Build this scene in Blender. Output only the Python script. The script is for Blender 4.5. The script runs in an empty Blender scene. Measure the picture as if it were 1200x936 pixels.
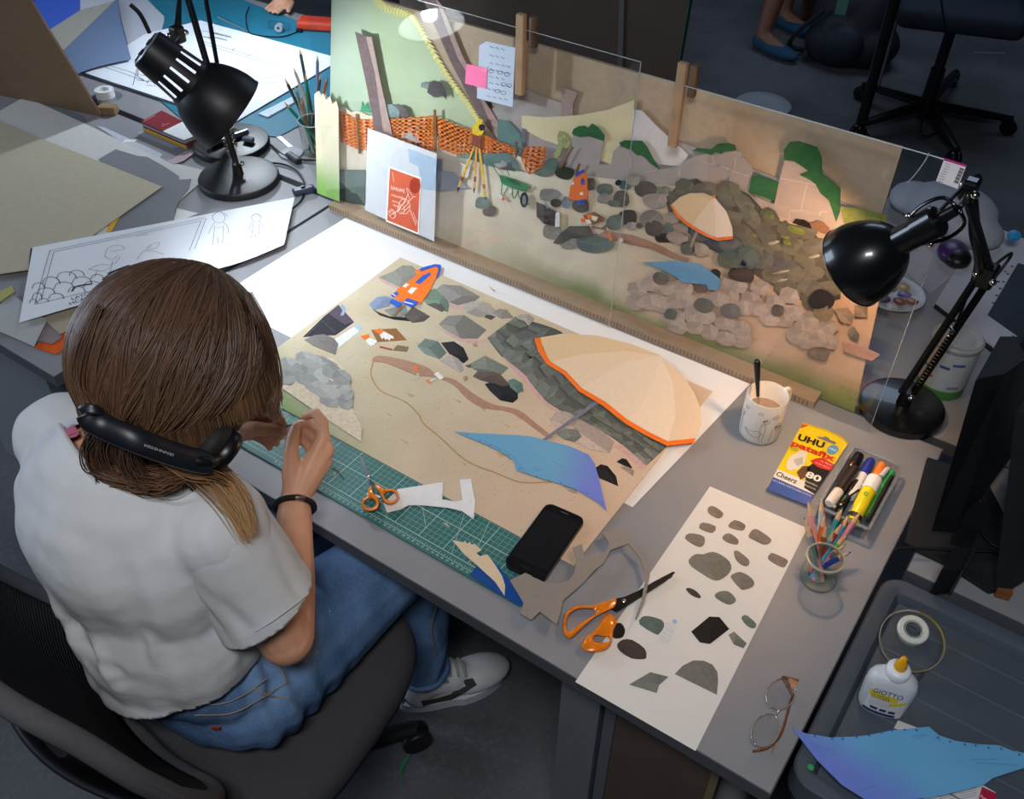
import bpy, bmesh, math, random
import numpy as np
from mathutils import Vector, Matrix, noise as mnoise
random.seed(7); rng = np.random.default_rng(7)
scene = bpy.context.scene
COL = scene.collection

# ------------------------------------------------------------------ camera
PITCH, ROLL, YAW = 0.7393, -0.01546, -0.5910
CAM = np.array([0.03958, -0.68516, 1.97667]); FPX = 1130.0
fw = np.array([math.sin(YAW)*math.cos(PITCH), math.cos(YAW)*math.cos(PITCH), -math.sin(PITCH)])
_r = np.array([math.cos(YAW), -math.sin(YAW), 0.0]); _d = np.cross(fw, _r)
rt = math.cos(ROLL)*_r + math.sin(ROLL)*_d
dn = -math.sin(ROLL)*_r + math.cos(ROLL)*_d
cd = bpy.data.cameras.new('camera'); cam = bpy.data.objects.new('camera', cd); COL.objects.link(cam)
cd.sensor_fit = 'HORIZONTAL'; cd.sensor_width = 36.0; cd.lens = 36.0*FPX/1200.0
cd.clip_start = 0.02; cd.clip_end = 60
cam.matrix_world = Matrix(((rt[0], -dn[0], -fw[0], CAM[0]), (rt[1], -dn[1], -fw[1], CAM[1]), (rt[2], -dn[2], -fw[2], CAM[2]), (0, 0, 0, 1)))
scene.camera = cam
# ------------------------------------------------------------------ world and light
vs = scene.view_settings
vs.view_transform = 'Standard'; vs.look = 'None'; vs.gamma = 1.0; vs.exposure = 0.0; vs.use_curve_mapping = False
w = bpy.data.worlds.new('room_gloom'); scene.world = w; w.use_nodes = True
w.node_tree.nodes['Background'].inputs[0].default_value = (0.55, 0.68, 1.0, 1)
w.node_tree.nodes['Background'].inputs[1].default_value = 0.045

def area(name, loc, target, size, power, color):
    l = bpy.data.lights.new(name, 'AREA'); l.shape = 'RECTANGLE'; l.size = size[0]; l.size_y = size[1]
    l.energy = power; l.color = color
    o = bpy.data.objects.new(name, l); COL.objects.link(o); o.location = loc
    o.rotation_euler = (Vector(target)-Vector(loc)).to_track_quat('-Z', 'Y').to_euler()
    return o
area('fill_light', (0.10, -1.05, 2.9), (-0.75, 0.1, 0.6), (0.7, 0.35), 30, (0.97, 0.98, 1.0))  # fill from the camera side, standing in for a diffused flash
area('fill_light', (-1.2, 4.2, 3.1), (-1.2, 4.2, 0), (1.6, 1.6), 26, (0.60, 0.76, 1.0))  # added bluish fill, lifts the dark far floor
area('window_light', (-5.3, -1.0, 1.9), (-1.2, 0.1, 0.9), (2.4, 1.6), 125, (0.66, 0.80, 1.0))

# ------------------------------------------------------------------ photo pixel -> point on a real plane of the room
DZ = 0.74
def ray(px, py): return fw + (px-600)/FPX*rt + (py-468)/FPX*dn
def Zp(px, py, z=DZ): D = ray(px, py); return CAM + (z-CAM[2])/D[2]*D
def Yp(px, py, y): D = ray(px, py); return CAM + (y-CAM[1])/D[1]*D
def Tp(px, py, t): return CAM + t*ray(px, py)
CROP = {'Z5': (300, 280, 1/3), 'Z2': (370, 0, 1/3), 'Z3': (770, 0, .3583), 'Z6': (600, 280, 1/3), 'Z7': (850, 280, 1/3),
        'Z4': (0, 280, 1/3), 'Z1': (0, 0, 1/3), 'B520': (520, 130, .17094), 'B660': (660, 130, .17094), 'B840': (840, 130, .17094), 'B720': (720, 270, .21667),
        'B380': (380, 80, 1/6), 'R420': (420, 300, 1/6), 'R520': (520, 420, .2), 'R780': (780, 560, .15), 'R640': (640, 680, .25),
        'R800': (800, 680, 1/3), 'P540': (540, 580, 1/6), 'P860': (860, 440, .20833), 'L0': (0, 90, .22433), 'C380': (380, 0, .2), 'S0': (0, 220, .3), 'U160': (160, 0, .2), 'V0': (0, 0, .1923), 'W400': (400, 540, .125), 'P': (0, 0, 1)}
def zp(k, pts): ox, oy, s = CROP[k]; return [(ox+x*s, oy+y*s) for x, y in pts]

# ------------------------------------------------------------------ materials
def lin(h):
    h = h.lstrip('#'); v = [int(h[i:i+2], 16)/255 for i in (0, 2, 4)]
    return tuple(x/12.92 if x <= .04045 else ((x+.055)/1.055)**2.4 for x in v)
MATS = {}
def mat(h, rough=.6, metal=0., var=.08, scale=40., bump=0., bscale=200., spec=.5, trans=0., alpha=1., coat=0., ior=1.45, sub=0.):
    key = (h, rough, metal, var, scale, bump, bscale, spec, trans, alpha, coat, ior)
    if key in MATS: return MATS[key]
    m = bpy.data.materials.new('mat_'+h.lstrip('#')); m.use_nodes = True
    nt = m.node_tree; b = nt.nodes['Principled BSDF']
    c = lin(h)
    b.inputs['Roughness'].default_value = rough; b.inputs['Metallic'].default_value = metal
    b.inputs['Specular IOR Level'].default_value = spec
    b.inputs['Transmission Weight'].default_value = trans; b.inputs['Alpha'].default_value = alpha
    b.inputs['Coat Weight'].default_value = coat; b.inputs['IOR'].default_value = ior
    tc = nt.nodes.new('ShaderNodeTexCoord')
    if var > 0:
        n = nt.nodes.new('ShaderNodeTexNoise'); n.inputs['Scale'].default_value = scale; n.inputs['Detail'].default_value = 5
        nt.links.new(tc.outputs['Object'], n.inputs['Vector'])
        r = nt.nodes.new('ShaderNodeValToRGB'); r.color_ramp.elements[0].position = .3; r.color_ramp.elements[1].position = .7
        r.color_ramp.elements[0].color = (*[x*(1-var) for x in c], 1); r.color_ramp.elements[1].color = (*[min(1, x*(1+var)) for x in c], 1)
        nt.links.new(n.outputs['Fac'], r.inputs['Fac']); nt.links.new(r.outputs['Color'], b.inputs['Base Color'])
    else: b.inputs['Base Color'].default_value = (*c, 1)
    if bump > 0:
        n2 = nt.nodes.new('ShaderNodeTexNoise'); n2.inputs['Scale'].default_value = bscale; n2.inputs['Detail'].default_value = 4
        nt.links.new(tc.outputs['Object'], n2.inputs['Vector'])
        bp = nt.nodes.new('ShaderNodeBump'); bp.inputs['Strength'].default_value = bump; bp.inputs['Distance'].default_value = .002
        nt.links.new(n2.outputs['Fac'], bp.inputs['Height']); nt.links.new(bp.outputs['Normal'], b.inputs['Normal'])
    MATS[key] = m
    return m
def paper(h, var=.04): return mat(h, .85, var=var, scale=60, spec=.2)
def paint(h, var=.12): return mat(h, .8, var=var, scale=120, spec=.25)
def plastic(h, rough=.35, coat=0.): return mat(h, rough, var=.05, scale=30, spec=.5, coat=coat)
def chrome(h='d8d6d0', rough=.15): return mat(h, rough, metal=1., var=.03)
def glassy(name, tint=(1, 1, 1), fac=.9, rough=.02, ior=1.45):
    # thin clear sheet: transparent with real mirror reflection by Fresnel
    if name in MATS: return MATS[name]
    m = bpy.data.materials.new(name); m.use_nodes = True; nt = m.node_tree; nt.nodes.clear()
    o = nt.nodes.new('ShaderNodeOutputMaterial'); t = nt.nodes.new('ShaderNodeBsdfTransparent'); t.inputs[0].default_value = (*[x*fac for x in tint], 1)
    g = nt.nodes.new('ShaderNodeBsdfGlossy'); g.inputs['Roughness'].default_value = rough
    lw = nt.nodes.new('ShaderNodeLayerWeight'); pw = nt.nodes.new('ShaderNodeMath'); pw.operation = 'POWER'; pw.inputs[1].default_value = 5.0
    fr = nt.nodes.new('ShaderNodeMath'); fr.operation = 'MULTIPLY_ADD'; r0 = ((ior-1)/(ior+1))**2; fr.inputs[1].default_value = 1-r0; fr.inputs[2].default_value = r0
    nt.links.new(lw.outputs['Facing'], pw.inputs[0]); nt.links.new(pw.outputs[0], fr.inputs[0])
    mx = nt.nodes.new('ShaderNodeMixShader')
    nt.links.new(fr.outputs[0], mx.inputs[0]); nt.links.new(t.outputs[0], mx.inputs[1]); nt.links.new(g.outputs[0], mx.inputs[2]); nt.links.new(mx.outputs[0], o.inputs[0])
    MATS[name] = m; return m
def emit(h, s):
    key = ('emit', h, s)
    if key in MATS: return MATS[key]
    m = bpy.data.materials.new('glow_'+h); m.use_nodes = True; b = m.node_tree.nodes['Principled BSDF']
    b.inputs['Base Color'].default_value = (*lin(h), 1); b.inputs['Emission Color'].default_value = (*lin(h), 1); b.inputs['Emission Strength'].default_value = s
    MATS[key] = m; return m
def nodes_mat(name, rough=.8, spec=.25):
    m = bpy.data.materials.new(name); m.use_nodes = True; nt = m.node_tree; b = nt.nodes['Principled BSDF']
    b.inputs['Roughness'].default_value = rough; b.inputs['Specular IOR Level'].default_value = spec
    return m, nt, b
def mixc(nt, fac, a, b):
    n = nt.nodes.new('ShaderNodeMix'); n.data_type = 'RGBA'
    for s, v in ((0, fac), (6, a), (7, b)):
        if isinstance(v, tuple): n.inputs[s].default_value = (*v, 1) if len(v) == 3 else v
        elif isinstance(v, (int, float)): n.inputs[s].default_value = v
        else: nt.links.new(v, n.inputs[s])
    return n.outputs[2]
def ramp(nt, src, p0, p1, v0=0., v1=1.):
    n = nt.nodes.new('ShaderNodeMapRange'); n.inputs[1].default_value = p0; n.inputs[2].default_value = p1
    n.inputs[3].default_value = v0; n.inputs[4].default_value = v1; n.interpolation_type = 'SMOOTHSTEP'
    nt.links.new(src, n.inputs[0]); return n.outputs[0]
def coords(nt):
    tc = nt.nodes.new('ShaderNodeTexCoord'); s = nt.nodes.new('ShaderNodeSeparateXYZ'); nt.links.new(tc.outputs['Object'], s.inputs[0])
    return tc.outputs['Object'], s.outputs[0], s.outputs[1], s.outputs[2]
def noisef(nt, vec, scale, detail=5):
    n = nt.nodes.new('ShaderNodeTexNoise'); n.inputs['Scale'].default_value = scale; n.inputs['Detail'].default_value = detail
    nt.links.new(vec, n.inputs['Vector']); return n.outputs['Fac']
def math2(nt, op, a, b):
    n = nt.nodes.new('ShaderNodeMath'); n.operation = op
    for i, v in enumerate((a, b)):
        if isinstance(v, (int, float)): n.inputs[i].default_value = v
        else: nt.links.new(v, n.inputs[i])
    return n.outputs[0]

# ------------------------------------------------------------------ object helpers
ORG = {}
def thing(name, label, cat, loc, group=None):
    o = bpy.data.objects.new(name, None); COL.objects.link(o); o.empty_display_size = .05
    o.location = tuple(float(v) for v in loc); ORG[o.name] = np.array(loc, float)
    o['label'] = label; o['category'] = cat
    if group: o['group'] = group
    return o
def tag(o, label=None, cat=None, group=None, kind=None):
    if label: o['label'] = label
    if cat: o['category'] = cat
    if group: o['group'] = group
    if kind: o['kind'] = kind
    return o
def mk(name, geo, m, parent=None, smooth=None, mi=None, origin=None):
    v, f = geo; v = np.asarray(v, float)
    if origin is None: origin = np.array([(v[:, 0].min()+v[:, 0].max())/2, (v[:, 1].min()+v[:, 1].max())/2, v[:, 2].min()])
    me = bpy.data.meshes.new(name); me.from_pydata((v-origin).tolist(), [], [list(x) for x in f])
    ms = m if isinstance(m, (list, tuple)) else [m]
    for x in ms: me.materials.append(x)
    if mi is not None: me.polygons.foreach_set('material_index', mi)
    bm = bmesh.new(); bm.from_mesh(me); bmesh.ops.recalc_face_normals(bm, faces=bm.faces); bm.to_mesh(me); bm.free()
    if smooth is not None:
        me.shade_smooth()
        if smooth < 180: me.set_sharp_from_angle(angle=math.radians(smooth))
    o = bpy.data.objects.new(name, me); COL.objects.link(o); ORG[o.name] = origin
    if parent is not None:
        o.parent = parent; o.location = tuple(origin-ORG[parent.name])
    else: o.location = tuple(origin)
    return o
def join(*gs):
    V = []; F = []; n = 0
    for v, f in gs:
        V += [tuple(map(float, p)) for p in v]; F += [[i+n for i in q] for q in f]; n = len(V)
    return V, F
def box(c, s, R=None):
    c = np.array(c, float); h = np.array(s, float)/2
    v = np.array([[x, y, z] for x in (-1, 1) for y in (-1, 1) for z in (-1, 1)])*h
    if R is not None: v = v@np.array(R).T
    return (v+c).tolist(), [(0, 1, 3, 2), (4, 6, 7, 5), (0, 4, 5, 1), (2, 3, 7, 6), (0, 2, 6, 4), (1, 5, 7, 3)]
def rbox(c, s, r=.004, R=None, seg=2):
    bm = bmesh.new(); bmesh.ops.create_cube(bm, size=1.0)
    for v in bm.verts: v.co = Vector((v.co.x*s[0], v.co.y*s[1], v.co.z*s[2]))
    bmesh.ops.bevel(bm, geom=list(bm.edges), offset=r, segments=seg, affect='EDGES', profile=.5)
    v = np.array([tuple(x.co) for x in bm.verts]); bm.verts.index_update(); f = [[q.index for q in x.verts] for x in bm.faces]; bm.free()
    if R is not None: v = v@np.array(R).T
    return (v+np.array(c)).tolist(), f
def rotz(a): c, s = math.cos(a), math.sin(a); return np.array([[c, -s, 0], [s, c, 0], [0, 0, 1]])
def frame(ax):
    ax = np.array(ax, float); ax /= np.linalg.norm(ax)
    h = np.array([0, 0, 1.]) if abs(ax[2]) < .9 else np.array([1., 0, 0])
    u = np.cross(h, ax); u /= np.linalg.norm(u); return u, np.cross(ax, u), ax
def lathe(p, ax, prof, n=24, closed=False):
    u, v, a = frame(ax); p = np.array(p, float); V = []; F = []
    for r, z in prof:
        for k in range(n):
            t = 2*math.pi*k/n; V.append(p+a*z+r*(math.cos(t)*u+math.sin(t)*v))
    m = len(prof)
    for i in range(m-1 if not closed else m):
        j = (i+1) % m
        for k in range(n): F.append((i*n+k, i*n+(k+1) % n, j*n+(k+1) % n, j*n+k))
    if not closed:
        if prof[0][0] > 1e-5: F.append(tuple(range(n))[::-1])
        if prof[-1][0] > 1e-5: F.append(tuple((m-1)*n+k for k in range(n)))
    return V, F
def cyl(p0, p1, r0, r1=None, n=12):
    p0 = np.array(p0, float); p1 = np.array(p1, float); L = np.linalg.norm(p1-p0)
    return lathe(p0, p1-p0, [(r0, 0), (r0 if r1 is None else r1, L)], n)
def catmull(pts, k=6, closed=False):
    P = [np.array(p, float) for p in pts]; n = len(P); out = []
    rngi = range(n) if closed else range(n-1)
    for i in rngi:
        a = P[(i-1) % n] if closed or i > 0 else 2*P[0]-P[1]
        b, c = P[i], P[(i+1) % n]
        d = P[(i+2) % n] if closed or i+2 < n else 2*P[-1]-P[-2]
        for s in range(k):
            t = s/k
            out.append(.5*((2*b)+(-a+c)*t+(2*a-5*b+4*c-d)*t*t+(-a+3*b-3*c+d)*t**3))
    if not closed: out.append(P[-1])
    return out
def tube(path, rad, n=8, flat=None, caps=True):
    P = [np.array(p, float) for p in path]; m = len(P)
    R = rad if hasattr(rad, '__len__') else [rad]*m
    V = []; F = []; u = None
    for i in range(m):
        t = P[min(i+1, m-1)]-P[max(i-1, 0)]; t /= (np.linalg.norm(t)+1e-12)
        if u is None: u, v, _ = frame(t)
        else:
            u = u-t*(u@t); u /= (np.linalg.norm(u)+1e-12); v = np.cross(t, u)
        for k in range(n):
            a = 2*math.pi*k/n; V.append(P[i]+R[i]*(math.cos(a)*u+math.sin(a)*v*(flat or 1)))
    for i in range(m-1):
        for k in range(n): F.append((i*n+k, i*n+(k+1) % n, (i+1)*n+(k+1) % n, (i+1)*n+k))
    if caps: F.append(tuple(range(n))[::-1]); F.append(tuple((m-1)*n+k for k in range(n)))
    return V, F
def ellipsoid(c, r, R=None, n=20, m=12):
    V = []; F = []
    for i in range(m+1):
        th = math.pi*i/m
        for k in range(n):
            ph = 2*math.pi*k/n; V.append((r[0]*math.sin(th)*math.cos(ph), r[1]*math.sin(th)*math.sin(ph), r[2]*math.cos(th)))
    V = np.array(V)
    if R is not None: V = V@np.array(R).T
    for i in range(m):
        for k in range(n): F.append((i*n+k, i*n+(k+1) % n, (i+1)*n+(k+1) % n, (i+1)*n+k))
    return (V+np.array(c)).tolist(), F
def capsule(p0, p1, r0, r1, n=14):
    p0 = np.array(p0, float); p1 = np.array(p1, float); L = np.linalg.norm(p1-p0); prof = []
    for k in range(6): a = -math.pi/2+k*math.pi/12; prof.append((max(1e-6, r0*math.cos(a)), r0*math.sin(a)))
    prof += [(r0, 0), (r1, L)]
    for k in range(1, 7): a = k*math.pi/12; prof.append((max(1e-6, r1*math.cos(a)), L+r1*math.sin(a)))
    return lathe(p0, p1-p0, prof, n)
def prism(P, nrm, th):
    P = [np.array(p, float) for p in P]; nrm = np.array(nrm, float); n = len(P)
    V = [p+nrm*th for p in P]+P
    F = [tuple(range(n)), tuple(range(2*n-1, n-1, -1))]+[(i, n+i, n+(i+1) % n, (i+1) % n) for i in range(n)]
    return V, F
UPN = (0, 0, 1); FRN = (0, -1, 0)
def flat(name, px, z, m, parent=None, th=.0004, smooth=0):
    if smooth: px = [tuple(q) for q in catmull(px, smooth, True)]
    return mk(name, prism([Zp(x, y, z) for x, y in px], UPN, th), m, parent)
def upr(name, px, y, m, parent=None, th=.0015, smooth=0):
    if smooth: px = [tuple(q) for q in catmull(px, smooth, True)]
    return mk(name, prism([Yp(x, yy, y) for x, yy in px], FRN, th), m, parent)
def shade(h, k):
    h = h.lstrip('#'); v = [int(h[i:i+2], 16) for i in (0, 2, 4)]
    return ''.join('%02x' % max(0, min(255, int(x*k))) for x in v)
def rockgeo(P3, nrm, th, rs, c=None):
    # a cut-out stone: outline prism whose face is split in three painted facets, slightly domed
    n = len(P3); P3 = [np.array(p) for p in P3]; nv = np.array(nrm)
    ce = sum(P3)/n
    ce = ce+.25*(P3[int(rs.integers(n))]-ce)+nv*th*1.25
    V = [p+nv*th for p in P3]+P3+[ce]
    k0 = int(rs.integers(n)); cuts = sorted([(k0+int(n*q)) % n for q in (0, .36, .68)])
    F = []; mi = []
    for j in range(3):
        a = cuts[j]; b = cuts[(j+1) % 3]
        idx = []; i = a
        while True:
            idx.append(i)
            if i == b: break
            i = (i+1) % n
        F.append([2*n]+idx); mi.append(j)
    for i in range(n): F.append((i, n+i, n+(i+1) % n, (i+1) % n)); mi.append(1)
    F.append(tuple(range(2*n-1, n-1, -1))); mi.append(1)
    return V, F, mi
def rock(name, px, plane, val, h, parent=None, th=.0006, smooth=0, contrast=.10):
    if smooth: px = [tuple(q) for q in catmull(px, smooth, True)]
    P3 = [Zp(x, y, val) if plane == 'z' else Yp(x, y, val) for x, y in px]
    V, F, mi = rockgeo(P3, UPN if plane == 'z' else FRN, th, rng)
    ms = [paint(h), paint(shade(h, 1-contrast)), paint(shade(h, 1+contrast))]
    return mk(name, (V, F), ms, parent, mi=mi)
def blob(cx, cy, w, h, n=9, jit=.13, tilt=0.):
    out = []
    for k in range(n):
        a = 2*math.pi*k/n+rng.uniform(-.12, .12); r = 1+rng.uniform(-jit, jit)
        e = .85
        x = math.copysign(abs(math.cos(a))**e, math.cos(a))*w/2*r; y = math.copysign(abs(math.sin(a))**e, math.sin(a))*h/2*r
        out.append((cx+x*math.cos(tilt)-y*math.sin(tilt), cy+x*math.sin(tilt)+y*math.cos(tilt)))
    return out
def ribbon(pts3, nrm, w, lift=.0003):
    # flat ink line on a surface
    P = [np.array(p, float)+np.array(nrm)*lift for p in pts3]; V = []; F = []
    for i in range(len(P)):
        t = P[min(i+1, len(P)-1)]-P[max(i-1, 0)]; t /= (np.linalg.norm(t)+1e-9); s = np.cross(nrm, t); s /= (np.linalg.norm(s)+1e-9)
        V += [P[i]+s*w/2, P[i]-s*w/2]
    for i in range(len(P)-1): F.append((2*i, 2*i+1, 2*i+3, 2*i+2))
    return V, F
def strokes(name, lines, f3, nrm, w, m, parent, lift=.0003, smooth=4):
    gs = []
    for l in lines:
        q = [tuple(x) for x in catmull(l, smooth)] if smooth and len(l) > 2 else l
        gs.append(ribbon([f3(*p) for p in q], nrm, w, lift))
    return mk(name, join(*gs), m, parent)
def text(name, s, p0, p1, nrm, m, parent, height=None, lift=.0004, bold=0.):
    # lettering from p0 (left baseline) to p1 (right baseline) lying on a surface with normal nrm
    p0 = np.array(p0, float); p1 = np.array(p1, float); nrm = np.array(nrm, float); nrm /= np.linalg.norm(nrm)
    c = bpy.data.curves.new('lettering', 'FONT'); c.body = s; c.size = 1.0; c.offset = bold; c.resolution_u = 3
    o = bpy.data.objects.new('lettering', c); COL.objects.link(o); bpy.context.view_layer.update()
    dg = bpy.context.evaluated_depsgraph_get(); me = bpy.data.meshes.new_from_object(o.evaluated_get(dg))
    bpy.data.objects.remove(o); bpy.data.curves.remove(c)
    v = np.array([tuple(x.co) for x in me.vertices]); f = [list(q.vertices) for q in me.polygons]; bpy.data.meshes.remove(me)
    L = np.linalg.norm(p1-p0); ex = (p1-p0)/L; ey = np.cross(nrm, ex)
    k = L/(v[:, 0].max()-v[:, 0].min()); ky = k if height is None else height/max(1e-6, v[:, 1].max())
    W = p0+np.outer((v[:, 0]-v[:, 0].min())*k, ex)+np.outer(v[:, 1]*ky, ey)+nrm*lift
    return mk(name, (W, f), m, parent)
def remesh(geo, vox, smooth_it=6, fac=.5):
    V, F = geo
    me = bpy.data.meshes.new('tmp'); me.from_pydata([tuple(p) for p in V], [], [list(q) for q in F])
    bm = bmesh.new(); bm.from_mesh(me); bmesh.ops.recalc_face_normals(bm, faces=bm.faces); bm.to_mesh(me); bm.free()
    o = bpy.data.objects.new('tmp', me); COL.objects.link(o)
    r = o.modifiers.new('r', 'REMESH'); r.mode = 'VOXEL'; r.voxel_size = vox
    s = o.modifiers.new('s', 'SMOOTH'); s.iterations = smooth_it; s.factor = fac
    bpy.context.view_layer.update(); dg = bpy.context.evaluated_depsgraph_get()
    m2 = bpy.data.meshes.new_from_object(o.evaluated_get(dg))
    v = np.empty(len(m2.vertices)*3); m2.vertices.foreach_get('co', v); v = v.reshape(-1, 3)
    f = [list(q.vertices) for q in m2.polygons]
    nn = np.empty(len(m2.vertices)*3); m2.vertices.foreach_get('normal', nn)
    bpy.data.objects.remove(o); bpy.data.meshes.remove(me); bpy.data.meshes.remove(m2)
    return v, f, nn.reshape(-1, 3)
# ------------------------------------------------------------------ floor
m, nt, b = nodes_mat('floor_concrete', .75, .3)
vec, X_, Y_, Z_ = coords(nt)
nf = noisef(nt, vec, 2.2, 8); n2 = noisef(nt, vec, 90, 3)
c1 = mixc(nt, ramp(nt, nf, .35, .68), lin('45464b'), lin('5a5b60'))
nt.links.new(mixc(nt, ramp(nt, n2, .45, .8, 0, .35), c1, lin('6a6b70')), b.inputs['Base Color'])
fl = mk('floor', box((-1.0, 2.5, -.02), (9.2, 9.2, .04)), m); fl['kind'] = 'structure'
WALL = mat('4a505a', .85, var=.03, scale=3)
for nm, c, s in (('wall_left', (-5.55, 2.5, 1.6), (.1, 9.0, 3.2)), ('wall_right', (3.55, 2.5, 1.6), (.1, 9.0, 3.2)), ('wall_back', (-1.0, 7.05, 1.6), (9.2, .1, 3.2)), ('wall_front', (-1.0, -2.05, 1.6), (9.2, .1, 3.2)), ('ceiling', (-1.0, 2.5, 3.25), (9.2, 9.2, .1))):
    tag(mk(nm, box(c, s), WALL), kind='structure')

# ------------------------------------------------------------------ desks
DESK = mat('87888d', .5, var=.03, scale=8, bump=.08, bscale=900, spec=.4)
EDGE = mat('4f5157', .5, var=.04)
LEG = mat('8f9296', .45, metal=.2, var=.04)
def desk(name, label, x0, x1, y0, y1, legs):
    t = thing(name, label, 'desk', ((x0+x1)/2, (y0+y1)/2, 0))
    mk('desk_top', box(((x0+x1)/2, (y0+y1)/2, DZ-.0125), (x1-x0-.004, y1-y0-.004, .025)), DESK, t)
    e = .002
    for bx in (((x0+x1)/2, y0+e/2, x1-x0, e), ((x0+x1)/2, y1-e/2, x1-x0, e), (x0+e/2, (y0+y1)/2, e, y1-y0-2*e), (x1-e/2, (y0+y1)/2, e, y1-y0-2*e)):
        mk('edge_band', box((bx[0], bx[1], DZ-.013), (bx[2], bx[3], .026)), EDGE, t)
    for lx, ly in legs:
        mk('leg', cyl((lx, ly, 0), (lx, ly, DZ-.026), .025, n=16), LEG, t, smooth=40)
    mk('apron', box(((x0+x1)/2, y1-.12, DZ-.066), (x1-x0-.12, .02, .08)), EDGE, t)
    return t
wd = desk('work_desk', 'grey laminate work desk carrying the painting and the cutting mat', -1.470, 0.0, 0.0, .782, [(-.06, .10), (-.06, .70), (-1.38, .70), (-1.38, .12)])
desk('side_desk', 'grey desk strewn with cardboard sheets and two black lamp feet', -3.1, -1.478, -.018, .782, [(-1.60, .68), (-2.9, .1), (-2.9, .68)])
desk('facing_desk', 'grey desk behind the layered board under a paint palette and sketchbook', -1.470, 1.2, .802, 1.60, [(1.1, 1.5), (-1.35, 1.5), (1.1, .9)])
desk('far_desk', 'grey desk under the teal cutting mat and storyboard sheet', -3.1, -1.478, .802, 1.62, [(-1.6, 1.5), (-2.9, 1.5), (-2.9, .9)])
desk('monitor_desk', 'grey desk under the black screens next to the drawer unit', .030, 1.2, .470, .800, [(1.1, .55), (.8, .72)])
# white metal leg panel beside the corner, seen past the shoulder
mk('frame_post', box((-1.43, .03, .355), (.06, .03, .70)), mat('b9bcc0', .4, var=.03), wd)
mk('frame_foot', box((-1.43, .20, .02), (.06, .5, .03)), mat('b9bcc0', .4, var=.03), wd)
t = thing('pedestal_cabinet', 'pale grey pedestal cabinet under the side desk', 'cabinet', (-1.95, .35, 0))
mk('cabinet_body', box((-2.0, .38, .30), (.42, .56, .58)), mat('7d8388', .5, var=.03), t)
mk('cabinet_door', box((-1.788, .38, .30), (.004, .52, .54)), mat('878d92', .5, var=.03), t)
mk('handle', box((-1.783, .20, .42), (.008, .10, .012)), chrome('a0a0a0', .3), t)
# under the desk on the right: metal post, brown panel box
t = thing('desk_support', 'grey metal desk support plate beside the brown cabinet', 'support', (-.31, .12, 0))
mk('support_plate', box((-.315, .20, .352), (.07, .30, .70)), mat('7f828c', .4, metal=.3, var=.05), t)
mk('support_rib', box((-.265, .20, .352), (.02, .28, .70)), mat('70737d', .4, metal=.3, var=.05), t)
t = thing('brown_cabinet', 'brown wooden cabinet standing under the desk end', 'cabinet', (-.16, .25, 0))
mk('cabinet_body', box((-.165, .31, .32), (.17, .52, .64)), mat('4b4038', .6, var=.1, scale=12), t)
mk('cabinet_door', box((-.165, .047, .32), (.165, .006, .62)), mat('54483f', .55, var=.12, scale=14), t)
mk('door_trim', box((-.082, .045, .32), (.012, .010, .64)), mat('75664f', .5, var=.1), t)

# ------------------------------------------------------------------ drawer unit with tray top on the right
TRAY = mat('4a525d', .45, var=.04, scale=20, bump=.05, bscale=600)
t = thing('drawer_unit', 'dark blue-grey plastic drawer unit with ribbed tray top', 'drawer unit', (.23, .25, 0))
x0, x1, y0, y1, zt = .006, .445, .040, .455, .735
mk('cabinet_body', rbox(((x0+x1)/2, (y0+y1)/2+.006, .355), (x1-x0-.03, y1-y0-.035, .66), .01), mat('3b424c', .5, var=.04), t)
mk('tray_floor', rbox(((x0+x1)/2, (y0+y1)/2, zt-.026), (x1-x0-.03, y1-y0-.03, .012), .003), TRAY, t)
def rimgeo():
    # rounded rectangular raised rim
    out = []; V = []; F = []
    prof = [(.000, zt-.045), (.000, zt-.003), (.003, zt), (.016, zt), (.026, zt-.004), (.034, zt-.021), (.034, zt-.045)]
    r = .035; n = 6
    for d, z in prof:
        ring = []
        for cx, cy, a0 in ((x1-r, y1-r, 0), (x0+r, y1-r, 90), (x0+r, y0+r, 180), (x1-r, y0+r, 270)):
            for k in range(n+1):
                a = math.radians(a0+90*k/n); rr = max(r-d, .004)
                ox = (cx-d if 0 else cx)+math.cos(a)*rr; oy = cy+math.sin(a)*rr
                if r-d < .004: ox += -math.copysign(d+.004-r, math.cos(math.radians(a0+45))); oy += -math.copysign(d+.004-r, math.sin(math.radians(a0+45)))
                ring.append((ox, oy, z))
        out.append(ring)
    n = len(out[0])
    for ring in out: V += ring
    for i in range(len(out)):
        j = (i+1) % len(out)
        for k in range(n): F.append((i*n+k, i*n+(k+1) % n, j*n+(k+1) % n, j*n+k))
    return V, F
mk('tray_rim', rimgeo(), TRAY, t, smooth=40)
for k in range(6):
    yy = .095+k*.058
    mk('rib', box(((x0+x1)/2, yy, zt-.0195), (x1-x0-.08, .0022, .0018)), mat('5c6570', .5), t)
for k in range(3):
    d = mk('drawer', rbox(((x0+x1)/2, y0+.016, .56-.20*k), (x1-x0-.05, .02, .18), .006), mat('59626d', .4, var=.05), t)
    mk('drawer_pull', rbox(((x0+x1)/2, y0+.002, .60-.20*k), (.10, .012, .014), .004), mat('3b424c', .5), d)
mk('green_dot', lathe(Zp(950, 899, zt+.0004), UPN, [(.0045, 0), (.0045, .0006)], 16), mat('2f9a5d', .5, var=0), t)

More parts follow.
